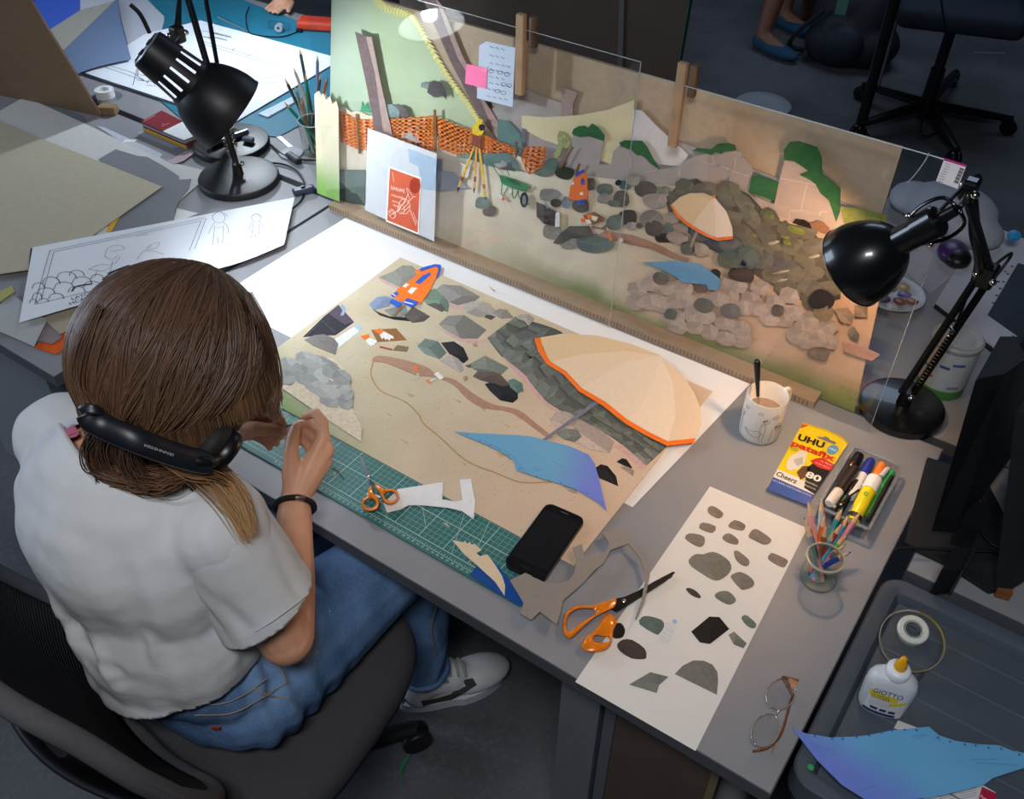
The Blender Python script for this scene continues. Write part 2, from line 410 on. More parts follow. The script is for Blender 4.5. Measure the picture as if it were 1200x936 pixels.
# ------------------------------------------------------------------ big white sheet, cutting mat
flatW = lambda name, pts, z, m, parent=None, th=.0004: mk(name, prism([(x, y, z) for x, y in pts], UPN, th), m, parent)
def sheet(name, quad, z, m, th=.0004, parent=None, nx=10, ny=10, lift=None):
    # paper sheet subdivided so that corners can lift; quad = 4 world xy corners
    q = [np.array(p, float) for p in quad]; V = []; F = []
    for s in (1, 0):
        for i in range(nx+1):
            for j in range(ny+1):
                a, c = i/nx, j/ny
                p = (1-a)*(1-c)*q[0]+a*(1-c)*q[1]+a*c*q[2]+(1-a)*c*q[3]
                V.append((p[0], p[1], z+(lift(a, c) if lift else 0)+s*th))
    N = (nx+1)*(ny+1); id_ = lambda i, j: i*(ny+1)+j
    for i in range(nx):
        for j in range(ny):
            f = (id_(i, j), id_(i+1, j), id_(i+1, j+1), id_(i, j+1)); F.append(f); F.append(tuple(N+k for k in f[::-1]))
    bd = [id_(i, 0) for i in range(nx+1)]+[id_(nx, j) for j in range(1, ny+1)]+[id_(i, ny) for i in range(nx-1, -1, -1)]+[id_(0, j) for j in range(ny-1, 0, -1)]
    for k in range(len(bd)): a_, b_ = bd[k], bd[(k+1) % len(bd)]; F.append((a_, N+a_, N+b_, b_))
    return mk(name, (V, F), m, parent, smooth=50)
o = sheet('backing_paper', [(-1.415, .335), (-.395, .335), (-.362, .742), (-1.405, .742)], DZ+.0003, paper('e4e4e4', .015), nx=30, ny=12,
          lift=lambda a, c: .0018*max(0, 1-((1-a)**2*40+(1-c)**2*4))+.005*max(0, 1-a*9)*c*(0.5+.5*math.sin(c*5)))
tag(o, 'large white sheet of paper spread under the sand-coloured painting', 'paper')

mx0, mx1, my0, my1 = -1.075, -.4375, .0555, .325
mm, nt, b = nodes_mat('cutting_mat_green', .55, .35)
vec, X_, Y_, Z_ = coords(nt); b.inputs['Base Color'].default_value = (*lin('2f6a66'), 1)
nt.links.new(mixc(nt, noisef(nt, vec, 30), lin('2c6562'), lin('34706c')), b.inputs['Base Color'])
t = thing('cutting_mat', 'green cutting mat with white grid lines along the desk front', 'cutting mat', ((mx0+mx1)/2, (my0+my1)/2, DZ))
mk('mat_sheet', rbox(((mx0+mx1)/2, (my0+my1)/2, DZ+.0017), (mx1-mx0, my1-my0, .003), .0008, seg=1), mm, t)
zg = DZ+.0033; LN = mat('b9cfcb', .6, var=.05); gs = []; gb = []
gx0, gy0 = mx0+.017+.0055, .0767; ncol = 59; nrow = 24
for i in range(ncol+1):
    x = gx0+i*.01; (gb if i % 5 == 0 else gs).append(box((x, gy0+.005*nrow, zg), (.0011 if i % 5 == 0 else .0006, .01*nrow, .0002)))
for j in range(nrow+1):
    y = gy0+j*.01; (gb if j % 5 == 0 else gs).append(box((gx0+.005*ncol, y, zg), (.01*ncol, .0011 if j % 5 == 0 else .0006, .0002)))
mk('fine_grid', join(*gs), mat('86aaa5', .6, var=.05), t); mk('bold_grid', join(*gb), LN, t)
ticks = []
for i in range(ncol*2+1):
    x = gx0+i*.005; h = .005 if i % 2 == 0 else .0032
    ticks.append(box((x, gy0-.0100+h/2, zg), (.0006, h, .0002)))
ticks.append(box((gx0+.005*ncol, gy0-.0100, zg), (.01*ncol, .0006, .0002)))
for j in range(nrow*2+1):
    y = gy0+j*.005; h = .005 if j % 2 == 0 else .0032
    ticks.append(box((gx0+.01*ncol+.0075-h/2, y, zg), (h, .0006, .0002)))
mk('ruler_ticks', join(*ticks), LN, t)
for i in range(0, 59, 1):
    s = str(59-i) if False else str(i+1)
    if i >= 8: text('ruler_number', s, (gx0+i*.01+.0075, gy0-.0165, zg-.0002), (gx0+i*.01+.0125, gy0-.0165, zg-.0002), UPN, LN, t, height=.0042)
dg = [ribbon([(gx0+a*.01, gy0+c*.01, zg), (gx0+a2*.01, gy0+c2*.01, zg)], UPN, .0007, .0001) for a, c, a2, c2 in ((47, 12, 50.5, 0), (40, 16, 46.8, 0), (20, 22, 40, 2))]
mk('angle_lines', join(*dg), LN, t)

# ------------------------------------------------------------------ the painting lying on the desk
PZ = DZ+.0038
m, nt, b = nodes_mat('painted_sand', .85, .2)
vec, X_, Y_, Z_ = coords(nt)
n1 = noisef(nt, vec, 9, 6); n2 = noisef(nt, vec, 260, 2); n3 = noisef(nt, vec, 2.5, 3)
c0 = mixc(nt, ramp(nt, n1, .35, .7), lin('bfb296'), lin('cabfa6'))
c0 = mixc(nt, ramp(nt, math2(nt, 'ADD', X_, math2(nt, 'MULTIPLY', n3, .3)), .0, .5, 0, .7), c0, lin('ccb09a'))  # peach to the right puts the warm lamp's light into the colour
gfac = ramp(nt, math2(nt, 'ADD', math2(nt, 'ADD', Y_, math2(nt, 'MULTIPLY', X_, .42)), math2(nt, 'MULTIPLY', n1, .10)), -.36, -.20, 1, 0)
c0 = mixc(nt, gfac, c0, lin('6f9457'))
c0 = mixc(nt, ramp(nt, n2, .66, .72, 0, .45), c0, lin('5f6844'))
nt.links.new(c0, b.inputs['Base Color'])
painting = mk('sand_painting', prism([(-1.184, .1685, PZ), (-.410, .1685, PZ), (-.412, .678, PZ), (-1.188, .684, PZ)], UPN, .0012), m)
tag(painting, 'large painted sand and stone scene on board lying on the desk', 'painting')
RZ = PZ+.0013
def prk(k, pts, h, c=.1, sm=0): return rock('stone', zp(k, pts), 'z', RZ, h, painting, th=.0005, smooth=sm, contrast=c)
def pfl(name, k, pts, m, sm=0, dz=0., par=painting): return flat(name, zp(k, pts), RZ+dz, m, par, .0005, sm)
# pink strokes painted around stones
for k, pts in (('R420', [(140, 150), (200, 140), (330, 215), (300, 235), (180, 190)]), ('R420', [(640, 335), (720, 350), (730, 380), (650, 360)]), ('R520', [(350, 0), (385, 0), (480, 90), (500, 130), (610, 260), (665, 270), (660, 310), (590, 270), (470, 140)]),
               ('R420', [(560, 500), (600, 515), (840, 590), (900, 580), (880, 610), (720, 600)]), ('R520', [(1000, 510), (1110, 515), (1190, 620), (1150, 640), (1060, 560)])):
    pfl('pink_wash', k, pts, paint('c6a39d'), 4, -.0003)
for pts, h, c in (([(145, 150), (250, 105), (310, 65), (380, 70), (430, 120), (390, 200), (290, 220)], '85877f', .06), ([(545, 235), (590, 200), (720, 210), (855, 285), (820, 315), (700, 345), (640, 325)], '85837f', .12),
                  ([(450, 300), (480, 240), (540, 230), (610, 270), (640, 340), (630, 395), (560, 370), (480, 340)], '6f8574', .1), ([(480, 340), (510, 305), (550, 300), (610, 370), (590, 395)], '5a5350', .05),
                  ([(735, 350), (790, 315), (880, 318), (970, 380), (940, 415), (850, 430), (760, 400)], 'a29d96', .08), ([(940, 400), (990, 370), (1040, 380), (1095, 435), (1000, 440)], '8b8682', .06), ([(885, 430), (900, 410), (965, 425), (935, 450)], '514a49', .04),
                  ([(1095, 440), (1140, 410), (1200, 410), (1240, 440), (1200, 490)], 'a39c95', .06), ([(565, 480), (630, 420), (745, 415), (900, 520), (840, 580), (720, 580), (600, 510)], '86847f', .12),
                  ([(415, 635), (470, 580), (560, 600), (620, 680), (570, 725), (470, 690)], '72807a', .12), ([(580, 610), (670, 600), (740, 645), (775, 725), (740, 755), (640, 690)], '26272b', .2),
                  ([(570, 735), (650, 690), (710, 720), (745, 800), (715, 820)], 'aaa29c', .05), ([(780, 760), (890, 700), (1055, 785), (1010, 830), (900, 840), (800, 790)], '747a71', .12), ([(750, 770), (790, 760), (800, 785), (770, 785)], '5f5955', .03),
                  ([(75, 340), (130, 290), (190, 280), (240, 300), (220, 350), (110, 380)], '7b8aa3', .06), ([(180, 380), (330, 340), (350, 400), (300, 430), (230, 420)], '7d837f', .06), ([(320, 420), (385, 355), (505, 425), (460, 460), (380, 470)], '58514e', .1),
                  ([(370, 330), (430, 310), (455, 335), (440, 370), (390, 350)], 'a6a099', .04), ([(800, 620), (830, 612), (842, 635), (815, 640)], 'a58a75', .03), ([(735, 850), (765, 842), (772, 870), (745, 880)], 'a08a6b', .03)):
    prk('R420', pts, h, c)
for pts, h, c in (([(170, 105), (215, 58), (300, 60), (390, 155), (350, 165), (210, 125)], '5b504b', .08), ([(375, 130), (410, 118), (460, 145), (468, 190), (435, 205), (390, 170)], '5d7a74', .08), ([(240, 150), (290, 135), (370, 150), (435, 190), (435, 235), (405, 260), (330, 245), (270, 190)], '1f2126', .25),
                  ([(620, 360), (660, 310), (740, 310), (880, 380), (1000, 490), (970, 555), (860, 535), (700, 460)], 'b0a398', .08), ([(890, 640), (920, 620), (960, 630), (1010, 690), (1022, 748), (910, 700)], '201d1c', .15),
                  ([(1012, 605), (1045, 585), (1070, 590), (1105, 640), (1090, 645)], '1f1c1b', .1), ([(1035, 635), (1080, 630), (1115, 660), (1110, 690)], '938478', .05), ([(697, 745), (740, 736), (780, 770), (783, 795), (730, 775)], 'a39a86', .05)):
    prk('R520', pts, h, c)
rock('stone', zp('R520', [(660, 440), (710, 410), (780, 415), (808, 455), (770, 488), (710, 475)]), 'z', RZ+.0012, '737872', painting, th=.0004)
# dark dry-stone band: quads between two boundary lines, shrunk to leave joints
LB = [(571, 396), (590, 420), (614, 440), (640, 472), (664, 484), (694, 500), (722, 516), (757, 546)]
RB = [(604, 371), (652, 386), (668, 400), (690, 430), (712, 458), (735, 484), (757, 505), (783, 522)]
LB = catmull(LB, 6); RB = catmull(RB, 6)
def band(t_, s): i = t_*(len(LB)-1); k = min(int(i), len(LB)-2); f_ = i-k; a = LB[k]*(1-f_)+LB[k+1]*f_; c = RB[k]*(1-f_)+RB[k+1]*f_; return a*(1-s)+c*s
ND = 17
flat('joint_ground', [tuple(p) for p in LB]+[tuple(p) for p in RB[::-1]], RZ-.0003, paint('4a4d49'), painting, .0004)
for i in range(ND):
    splits = [0, rng.uniform(.25, .42), rng.uniform(.6, .78), 1]
    off = .5 if i % 2 else 0
    for j in range(3):
        s0, s1 = splits[j], splits[j+1]; t0, t1 = (i+.03)/ND, (i+.97)/ND
        sk = rng.uniform(-.3, .3)/ND
        P_ = [band(max(0, t0+sk*s0), s0+.02), band(min(1, t1+sk*s0), s0+.02), band(min(1, t1+sk*s0+.01), (s0+s1)/2), band(min(1, t1+sk*s1), s1-.02), band(max(0, t0+sk*s1), s1-.02), band(max(0, t0+sk*s0-.008), (s0+s1)/2)]
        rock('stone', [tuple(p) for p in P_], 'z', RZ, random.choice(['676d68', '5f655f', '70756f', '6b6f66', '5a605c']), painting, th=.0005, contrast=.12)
pfl('trench', 'Z5', [(410, 430), (430, 410), (520, 425), (600, 450), (640, 480), (700, 495), (760, 540), (830, 580), (920, 600), (975, 640), (1040, 695), (1010, 690), (900, 612), (800, 595), (740, 560), (690, 510), (620, 485), (560, 478), (460, 437)], paint('a9836f', .1), 3)
strokes('earth_outline', [zp('Z5', [(412, 432), (405, 480), (440, 535), (520, 570), (570, 615), (590, 650), (650, 700), (740, 780), (850, 825), (930, 855), (1040, 855)])], lambda x, y: Zp(x, y, RZ), UPN, .0028, paint('a98a55'), painting)
for i in range(26):   # loose brush dabs in the sand
    px, py = rng.uniform(430, 640), rng.uniform(330, 560)
    if py < 300+ (px-430)*.1: continue
    flat('sand_dab', [(px, py), (px+rng.uniform(6, 13), py+rng.uniform(3, 6)), (px+rng.uniform(5, 9), py+rng.uniform(5, 8))], RZ-.0004, paint('b9a477'), painting, .0005)
pfl('brown_board', 'R420', [(90, 520), (265, 508), (340, 590), (135, 605)], paint('8a6038'))
for pts in ([(50, 590), (75, 575), (130, 595), (125, 612), (112, 612), (115, 632), (98, 622), (92, 637), (78, 625), (60, 612)], [(150, 555), (180, 530), (245, 565), (250, 580), (225, 578), (220, 596), (200, 580), (192, 592), (178, 572), (168, 585), (158, 572)]): pfl('glove', 'R420', pts, paint('e9e8e4'), 0, .0008)
for pts in ([(15, 565), (70, 548), (82, 570), (45, 590)], [(105, 525), (150, 508), (180, 528), (150, 552)]): pfl('glove_cuff', 'R420', pts, paint('f0792a'), 0, .0008)
pfl('brush_handle', 'R420', [(150, 632), (240, 653), (237, 664), (150, 645)], paint('9c4436')); pfl('brush_head', 'R420', [(275, 625), (355, 640), (340, 675), (240, 662)], paint('7b6a4e'))
pfl('trowel_grip', 'R420', [(393, 770), (408, 767), (422, 818), (408, 824)], paint('ee7a2c'), 0, .0006); pfl('trowel_blade', 'R420', [(408, 826), (424, 820), (432, 858), (415, 862)], paint('b9b5ae'), 0, .0006)
pfl('shovel_blade', 'R420', [(530, 830), (560, 815), (600, 855), (575, 870)], paint('e9e7e0'), 0, .0006); pfl('shovel_shaft', 'R420', [(500, 878), (545, 856), (548, 863), (503, 886)], paint('e9e7e0'), 0, .0006); pfl('shovel_grip', 'R420', [(475, 872), (488, 868), (512, 888), (498, 895)], paint('ee7a2c'), 0, .0006)
pfl('black_arc', 'R420', [(95, 370), (140, 395), (220, 425), (380, 433), (380, 460), (250, 447), (150, 417)], paint('1d1d20'))
pfl('black_folder', 'Z5', [(165, 345), (240, 272), (290, 232), (345, 292), (280, 338), (215, 340)], paint('2c2a31', .2)); pfl('folder_side', 'Z5', [(255, 262), (290, 232), (345, 292), (312, 302)], paint('4b4250'), 0, .0005)
pfl('folder_handle', 'Z5', [(297, 240), (303, 228), (317, 245), (308, 268), (296, 270), (304, 252)], paint('8fa0ba'), 0, .001)
strokes('folder_seam', [zp('Z5', [(178, 342), (232, 288), (280, 330)])], lambda x, y: Zp(x, y, RZ+.0006), UPN, .0007, paint('6f6d78'), painting, smooth=0)
prk('Z5', [(170, 355), (205, 338), (240, 335), (275, 350), (290, 370), (280, 408), (200, 375)], '75726e', .04)
pfl('white_bottle', 'Z5', [(272, 355), (340, 312), (355, 305), (368, 312), (362, 326), (285, 387)], paint('e3e5e6')); pfl('bottle_cap', 'Z5', [(345, 308), (358, 300), (370, 312), (360, 322)], paint('9fc3de'), 0, .0005)
# trodden vest cut-out on the painting
t = thing('vest_cutout', 'orange and blue safety vest paper cut-out on the painted stones', 'cut-out', Zp(495, 340, RZ))
VZ = .0016
def vfl(n, pts, m, dz=0.): return flat(n, zp('R420', pts), RZ+VZ+dz, m, t, .0005)
vfl('vest_body', [(255, 290), (270, 235), (330, 195), (400, 140), (440, 100), (540, 72), (578, 70), (562, 130), (530, 180), (500, 250), (455, 310), (430, 342), (380, 320), (330, 335), (280, 312)], paint('f2782b', .05))
vfl('vest_hood', [(428, 92), (470, 75), (540, 57), (578, 62), (582, 80), (575, 110), (552, 155), (545, 150), (565, 90), (545, 72), (440, 108)], paint('2b5ac0'), .0006)
vfl('vest_flap', [(395, 100), (435, 90), (442, 118), (415, 135)], paint('e8813e'), .0006)
for pts in ([(218, 325), (240, 300), (312, 335), (275, 362)], [(308, 328), (345, 295), (428, 325), (372, 362)], [(228, 272), (268, 248), (285, 268), (245, 292)], [(400, 185), (450, 140), (505, 115), (508, 130), (470, 165), (430, 198)]): vfl('blue_band', pts, paint('2b5ac0'), .0006)
for pts in ([(345, 250), (375, 220), (415, 225), (375, 268)], [(312, 212), (335, 192), (357, 200), (330, 222)], [(322, 318), (388, 335), (385, 342), (318, 325)], [(240, 262), (262, 278), (258, 283), (236, 268)]): vfl('white_patch', pts, paint('ece9e4'), .0012)
vfl('stick', [(240, 420), (300, 350), (318, 356), (260, 420)], paint('8a5f3c'), -.0004)
# stone pile cut-out at the left
t = thing('stone_pile_cutout', 'cream cut-out with a heap of grey stones beside the hands', 'cut-out', Zp(385, 460, RZ))
flat('cutout_ground', zp('Z5', [(70, 512), (95, 450), (160, 412), (270, 420), (320, 470), (338, 550), (335, 592), (355, 630), (372, 665), (370, 713), (230, 622), (120, 545)]), RZ+.001, paint('d6c6ad'), t, .0009)
for cx, cy, w_, h_ in ((120, 445, 70, 50), (190, 425, 90, 42), (235, 440, 90, 45), (160, 475, 80, 55), (105, 488, 60, 40), (215, 480, 75, 50), (265, 465, 60, 45), (300, 485, 60, 42), (235, 520, 110, 62), (300, 520, 60, 42), (318, 545, 45, 36), (262, 562, 68, 46), (315, 575, 48, 38), (190, 500, 60, 40)):
    rock('stone', zp('Z5', blob(cx, cy, w_*1.22, h_*1.22, 8, .1, .4)), 'z', RZ+.0021+rng.uniform(0, .0006), random.choice(['9b9c98', '949693', 'a2a29e', '8f918e']), t, th=.0004, contrast=.07)
# parasol cut-out
t = thing('parasol_cutout', 'big cream parasol cut-out with orange rim on the painting', 'cut-out', Zp(745, 460, RZ))
UZ = RZ+.0035
for pts, h in (([(520, 410), (420, 370), (300, 340), (180, 333), (95, 348), (132, 433), (250, 405), (400, 395)], 'd8c09a'), ([(132, 433), (250, 405), (400, 395), (520, 411), (400, 432), (300, 490), (242, 527)], 'dfcbb0'),
               ([(242, 527), (300, 490), (400, 432), (520, 411), (500, 500), (450, 590), (402, 638)], 'e2d1bb'), ([(402, 638), (450, 590), (500, 500), (520, 411), (565, 500), (575, 620), (548, 713)], 'e6d5c0'),
               ([(548, 713), (575, 620), (565, 500), (520, 411), (600, 480), (640, 540), (660, 590), (665, 650), (645, 703)], 'dfc8ad')):
    flat('parasol_panel', zp('Z6', pts), UZ, paint(h, .03), t, .0008)
oi = [(78, 350), (92, 395), (122, 440), (180, 475), (235, 535), (320, 587), (400, 650), (470, 690), (545, 727), (640, 717), (645, 700), (548, 711), (480, 678), (405, 634), (330, 573), (245, 524), (190, 465), (134, 430), (108, 385), (100, 346)]
flat('parasol_rim', zp('Z6', oi), UZ+.001, paint('ee7424', .05), t, .0004)
for a, c in (((520, 411), (132, 433)), ((520, 411), (242, 527)), ((520, 411), (402, 638)), ((520, 411), (548, 713))): pass
flat('parasol_pole', zp('R520', [(580, 474), (603, 476), (910, 262), (885, 252)]), UZ-.0012, paint('74788c'), t, .0008)
# blue tarp cut-out on painting
def tarp_mat(name, ca, cb, ax):
    m, nt, b = nodes_mat(name, .7, .25); vec, X_, Y_, Z_ = coords(nt)
    s = math2(nt, 'ADD', math2(nt, 'ADD', math2(nt, 'MULTIPLY', X_, ax[0]), math2(nt, 'MULTIPLY', Y_, ax[1])), math2(nt, 'MULTIPLY', noisef(nt, vec, 12), .3))
    nt.links.new(mixc(nt, ramp(nt, s, ax[2], ax[3]), lin(ca), lin(cb)), b.inputs['Base Color']); return m
t = thing('tarp_cutout', 'blue tarp cut-out with eyelets lying below the parasol pole', 'cut-out', Zp(640, 540, RZ))
tp = [(65, 428), (200, 440), (430, 450), (520, 460), (600, 480), (740, 515), (850, 565), (885, 620), (905, 690), (955, 893), (900, 840), (780, 770), (680, 735), (560, 700), (425, 655), (412, 600), (330, 545), (200, 485)]
flat('tarp_sheet', zp('R520', tp), RZ+.0016, tarp_mat('tarp_blue', '68a2c6', '6f7ed2', (5., 2.5, .25, .75)), t, .0009)
for x, y in ((135, 444), (213, 484), (272, 508), (323, 532), (376, 566), (449, 646), (545, 692), (615, 712), (687, 731), (840, 787), (930, 852)):
    mk('eyelet', lathe(Zp(520+x*.2, 420+y*.2, RZ+.0026), UPN, [(.0011, 0), (.0017, 0), (.0017, .0003), (.0011, .0003)], 10, True), mat('2c55a8', .5, var=0), t)
strokes('crease', [zp('R520', l) for l in ([(200, 470), (330, 530), (400, 570), (440, 620), (500, 680)], [(510, 650), (570, 660)], [(520, 640), (590, 655)], [(640, 600), (700, 640)], [(880, 830), (940, 840)])], lambda x, y: Zp(x, y, RZ+.0026), UPN, .0006, paint('3f6fb0'), t)
# ------------------------------------------------------------------ the layered board standing at the back of the desk
CARD = mat('ae9a80', .8, var=.06, scale=90, bump=.1, bscale=500)
board = thing('layered_scene_board', 'long upright cardboard board layered with painted dig-site cut-outs', 'scene board', (-.82, .79, DZ))
def bq(x0, x1, z0, z1, y, th, name, m, par=board): return mk(name, box(((x0+x1)/2, y-th/2, (z0+z1)/2), (x1-x0, th, z1-z0)), m, par)
bq(-1.42, -.229, DZ+.016, 1.262, .800, .007, 'cardboard_back', CARD)
mk('base_strip', box((-.848, .772, DZ+.0085), (1.225, .052, .017)), mat('a58b6d', .8, var=.08, scale=50), board)
strip = []
for k in range(150): strip.append(box((-1.455+k*.0081, .7458, DZ+.009), (.0035, .0012, .011)))
mk('corrugation', join(*strip), mat('86694c', .8), board)
for px in ((617, 15), (808, 72)):
    top = Yp(px[0], px[1], .752); bx_, bz = top[0], top[2]
    mk('wooden_clip', rbox((bx_-.008, .748, bz-.077), (.017, .012, .150), .002), mat('94795c', .75, var=.16, scale=25), board)
    mk('clip_back', rbox((bx_+.003, .772, bz-.040), (.014, .012, .055), .002), mat('5f4a34', .7, var=.16, scale=25), board)
# ground layer with painted gradient and lamp-glow tint
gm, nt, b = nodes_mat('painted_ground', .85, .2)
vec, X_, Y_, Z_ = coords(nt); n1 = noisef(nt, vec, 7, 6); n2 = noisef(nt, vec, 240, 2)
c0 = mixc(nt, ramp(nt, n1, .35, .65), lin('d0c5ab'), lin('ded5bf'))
c0 = mixc(nt, ramp(nt, math2(nt, 'ADD', X_, math2(nt, 'MULTIPLY', n1, .2)), .15, .55, 0, .8), c0, lin('cba488'))  # peach right end carries the warm lamp's glow in its colour
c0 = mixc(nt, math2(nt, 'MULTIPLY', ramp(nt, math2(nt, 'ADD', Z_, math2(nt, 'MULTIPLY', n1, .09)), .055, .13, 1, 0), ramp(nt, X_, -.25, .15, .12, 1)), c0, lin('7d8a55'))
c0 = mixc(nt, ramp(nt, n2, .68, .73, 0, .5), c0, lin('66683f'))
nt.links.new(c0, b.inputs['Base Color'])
gy = .784
zz = DZ+.0175
def gp(px, py): q = Yp(px, py, gy); return (q[0], q[1], q[2])
xr = Yp(1003, 478, gy)[0]
gpts = [(-1.497, gy, zz)]+[gp(*q) for q in ((369, 110), (374, 106), (378, 113), (382, 109), (386, 120), (391, 118), (396, 128), (404, 125), (412, 131), (420, 129), (432, 135), (455, 136), (480, 150), (520, 160), (560, 175), (600, 178), (640, 200), (680, 205), (760, 215), (860, 225), (950, 270), (1000, 300), (1042, 300))]+[(xr, gy, DZ+.001), (-.235, gy, DZ+.001), (-.235, gy, zz)]
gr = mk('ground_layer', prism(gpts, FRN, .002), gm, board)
# light and green left flap standing in front
fm, nt, b = nodes_mat('painted_flap', .85, .2); vec, X_, Y_, Z_ = coords(nt)
nt.links.new(mixc(nt, ramp(nt, math2(nt, 'ADD', Z_, math2(nt, 'MULTIPLY', noisef(nt, vec, 8), .08)), .05, .17, 1, 0), lin('d8cfae'), lin('86b05c')), b.inputs['Base Color'])
fy = .757
upr('left_flap', [(369, 112), (372, 107), (376, 114), (379, 109), (383, 117), (387, 112), (390, 122), (394, 118), (397, 126), (398, 236), (372, 226)], fy, fm, board)
def lay(name, k, pts, y, m, sm=0, th=.0015): return upr(name, zp(k, pts), y, m, board, th, sm)
# hillside with fringe
hm, nt, b = nodes_mat('painted_hill', .85, .2); vec, X_, Y_, Z_ = coords(nt); n1 = noisef(nt, vec, 5, 6)
c0 = mixc(nt, ramp(nt, n1, .3, .7), lin('a6b68f'), lin('b9c5a3')); c0 = mixc(nt, ramp(nt, X_, -.17, -.02, .55, 0), c0, lin('aebfae')); nt.links.new(c0, b.inputs['Base Color'])
lay('hillside', 'Z2', [(58, -60), (200, -60), (225, 10), (330, 48), (372, 105), (455, 250), (530, 355), (578, 432), (600, 480), (600, 560), (300, 560), (55, 500), (52, 330)], .792, hm)
yl = paint('d6cf85')
fr = []
pth = catmull([(215, -20), (245, 20), (330, 48), (372, 105), (455, 250), (530, 355), (585, 440)], 9)
for i in range(len(pth)-1):
    a, c = np.array(pth[i]), np.array(pth[i+1]); d_ = c-a; nrm = np.array([-d_[1], d_[0]]); nrm /= np.linalg.norm(nrm)
    wv = 26 if i < 18 else 14
    fr.append(prism([Yp(*zp('Z2', [tuple(q)])[0], .7895) for q in (a, c, c+nrm*wv*.6+d_*.3, a+nrm*wv+d_*.8)], FRN, .0006))
    fr.append(prism([Yp(*zp('Z2', [tuple(q)])[0], .7895) for q in (a, a-nrm*12+d_*1.4, c)], FRN, .0006))
mk('grass_fringe', join(*fr), yl, board)
# far grey wall, beams, cream tarp
wallm = mat('a8a09a', .85, var=.05, scale=40, spec=.2)
lay('rear_wall', 'P', [(575, 128), (612, 104), (658, 120), (664, 132), (720, 148), (795, 165), (985, 236), (1036, 257), (1034, 300), (985, 300), (850, 262), (700, 225), (600, 190)], .7905, wallm)
lay('fallen_block', 'Z2', [(868, 305), (922, 325), (905, 370), (905, 410), (862, 412)], .7885, paint('a38d86'))
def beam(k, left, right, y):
    lay('beam_dark_face', k, left, y, paint('71605d', .15)); lay('beam_light_face', k, right, y-.0002, paint('a88f84', .12))  # beam painted in two tones
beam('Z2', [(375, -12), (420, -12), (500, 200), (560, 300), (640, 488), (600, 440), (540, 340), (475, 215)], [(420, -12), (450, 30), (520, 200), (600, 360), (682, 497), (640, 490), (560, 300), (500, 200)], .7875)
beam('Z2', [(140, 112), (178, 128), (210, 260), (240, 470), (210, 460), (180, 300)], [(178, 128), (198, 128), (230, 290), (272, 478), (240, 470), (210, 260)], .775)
lay('cream_awning', 'Z2', [(725, 405), (800, 411), (930, 404), (1030, 385), (1122, 350), (1115, 500), (1045, 580), (1000, 562), (900, 522), (800, 490), (726, 450)], .788, paint('d7cca3', .03))
lay('white_awning_panel', 'B660', [(478, -10), (540, -5), (640, 100), (700, 155), (860, 300), (845, 330), (795, 378), (660, 362), (560, 280), (470, 190)], .7878, paint('dad4cf', .03))
lay('awning_post', 'Z2', [(727, 450), (742, 455), (735, 560), (720, 600), (712, 590)], .7868, paint('6e6c78'))
lay('front_wall', 'B660', [(0, 470), (30, 370), (70, 165), (180, 172), (282, 200), (250, 365), (330, 368), (345, 275), (390, 232), (470, 265), (560, 315), (660, 398), (790, 380), (860, 325), (1000, 285), (1180, 270), (1230, 285), (1180, 590), (700, 570), (400, 510), (100, 500)], .785, wallm)
lay('block_wall', 'B840', [(-60, 300), (-20, 275), (120, 278), (130, 310), (190, 320), (240, 375), (248, 420), (222, 565), (260, 590), (300, 660), (100, 650), (-60, 560)], .7845, mat('a3968e', .85, var=.05))
lay('tower_wall', 'B840', [(260, 580), (395, 640), (432, 465), (465, 335), (540, 345), (632, 410), (700, 500), (800, 640), (850, 660), (880, 800), (790, 900), (640, 820), (520, 780), (400, 740), (300, 670)], .7838, mat('b09d92', .85, var=.05))
mort = paint('c6bab2')
strokes('wall_joints', [zp('B840', l) for l in ([(0, 370), (90, 405), (230, 450)], [(90, 405), (70, 510)], [(130, 320), (118, 400)], [(430, 460), (620, 495), (680, 505)], [(620, 495), (595, 600), (580, 670)], [(500, 685), (495, 750)], [(500, 685), (600, 680)], [(710, 690), (705, 720)], [(710, 690), (760, 690)])]
        + [zp('B660', l) for l in ([(440, 290), (460, 320), (460, 390)], [(560, 420), (640, 405)], [(230, 430), (235, 460)], [(960, 350), (1030, 365), (1025, 310)], [(1030, 365), (1140, 400), (1120, 500)], [(800, 400), (795, 450)])], lambda x, y: Yp(x, y, .7818), FRN, .0016, mort, board)
GR = paint('2f6238', .2)
for k, pts in (('B660', [(62, 150), (75, 120), (110, 103), (150, 100), (170, 115), (200, 85), (240, 110), (285, 165), (282, 202), (240, 190), (180, 163), (120, 177), (70, 160)]), ('B660', [(385, 215), (420, 200), (540, 203), (580, 250), (620, 330), (662, 398), (600, 355), (540, 290), (515, 305), (470, 265), (400, 240)]),
               ('B660', [(885, 272), (920, 253), (1010, 262), (1060, 225), (1130, 218), (1180, 235), (1185, 268), (1110, 270), (1090, 293), (1050, 280), (1020, 299), (960, 280)]),
               ('B840', [(220, 555), (240, 450), (290, 438), (425, 490), (395, 617), (330, 590)]),
               ('B840', [(465, 332), (462, 265), (500, 212), (560, 205), (690, 248), (720, 320), (722, 430), (790, 480), (850, 535), (845, 690), (820, 757), (795, 680), (770, 610), (710, 560), (680, 500), (640, 470), (570, 435), (622, 415), (625, 405), (560, 360), (520, 335)])):
    lay('ivy', k, pts, .7815, GR)
lay('olive_slope', 'B840', [(850, 650), (1000, 672), (1172, 712), (1150, 800), (880, 800)], .7812, paint('7f8440', .2))
lay('hill_shrub', 'Z2', [(640, 420), (680, 425), (720, 470), (735, 530), (640, 545), (490, 550), (560, 525), (640, 520)], .7862, paint('63807a'))
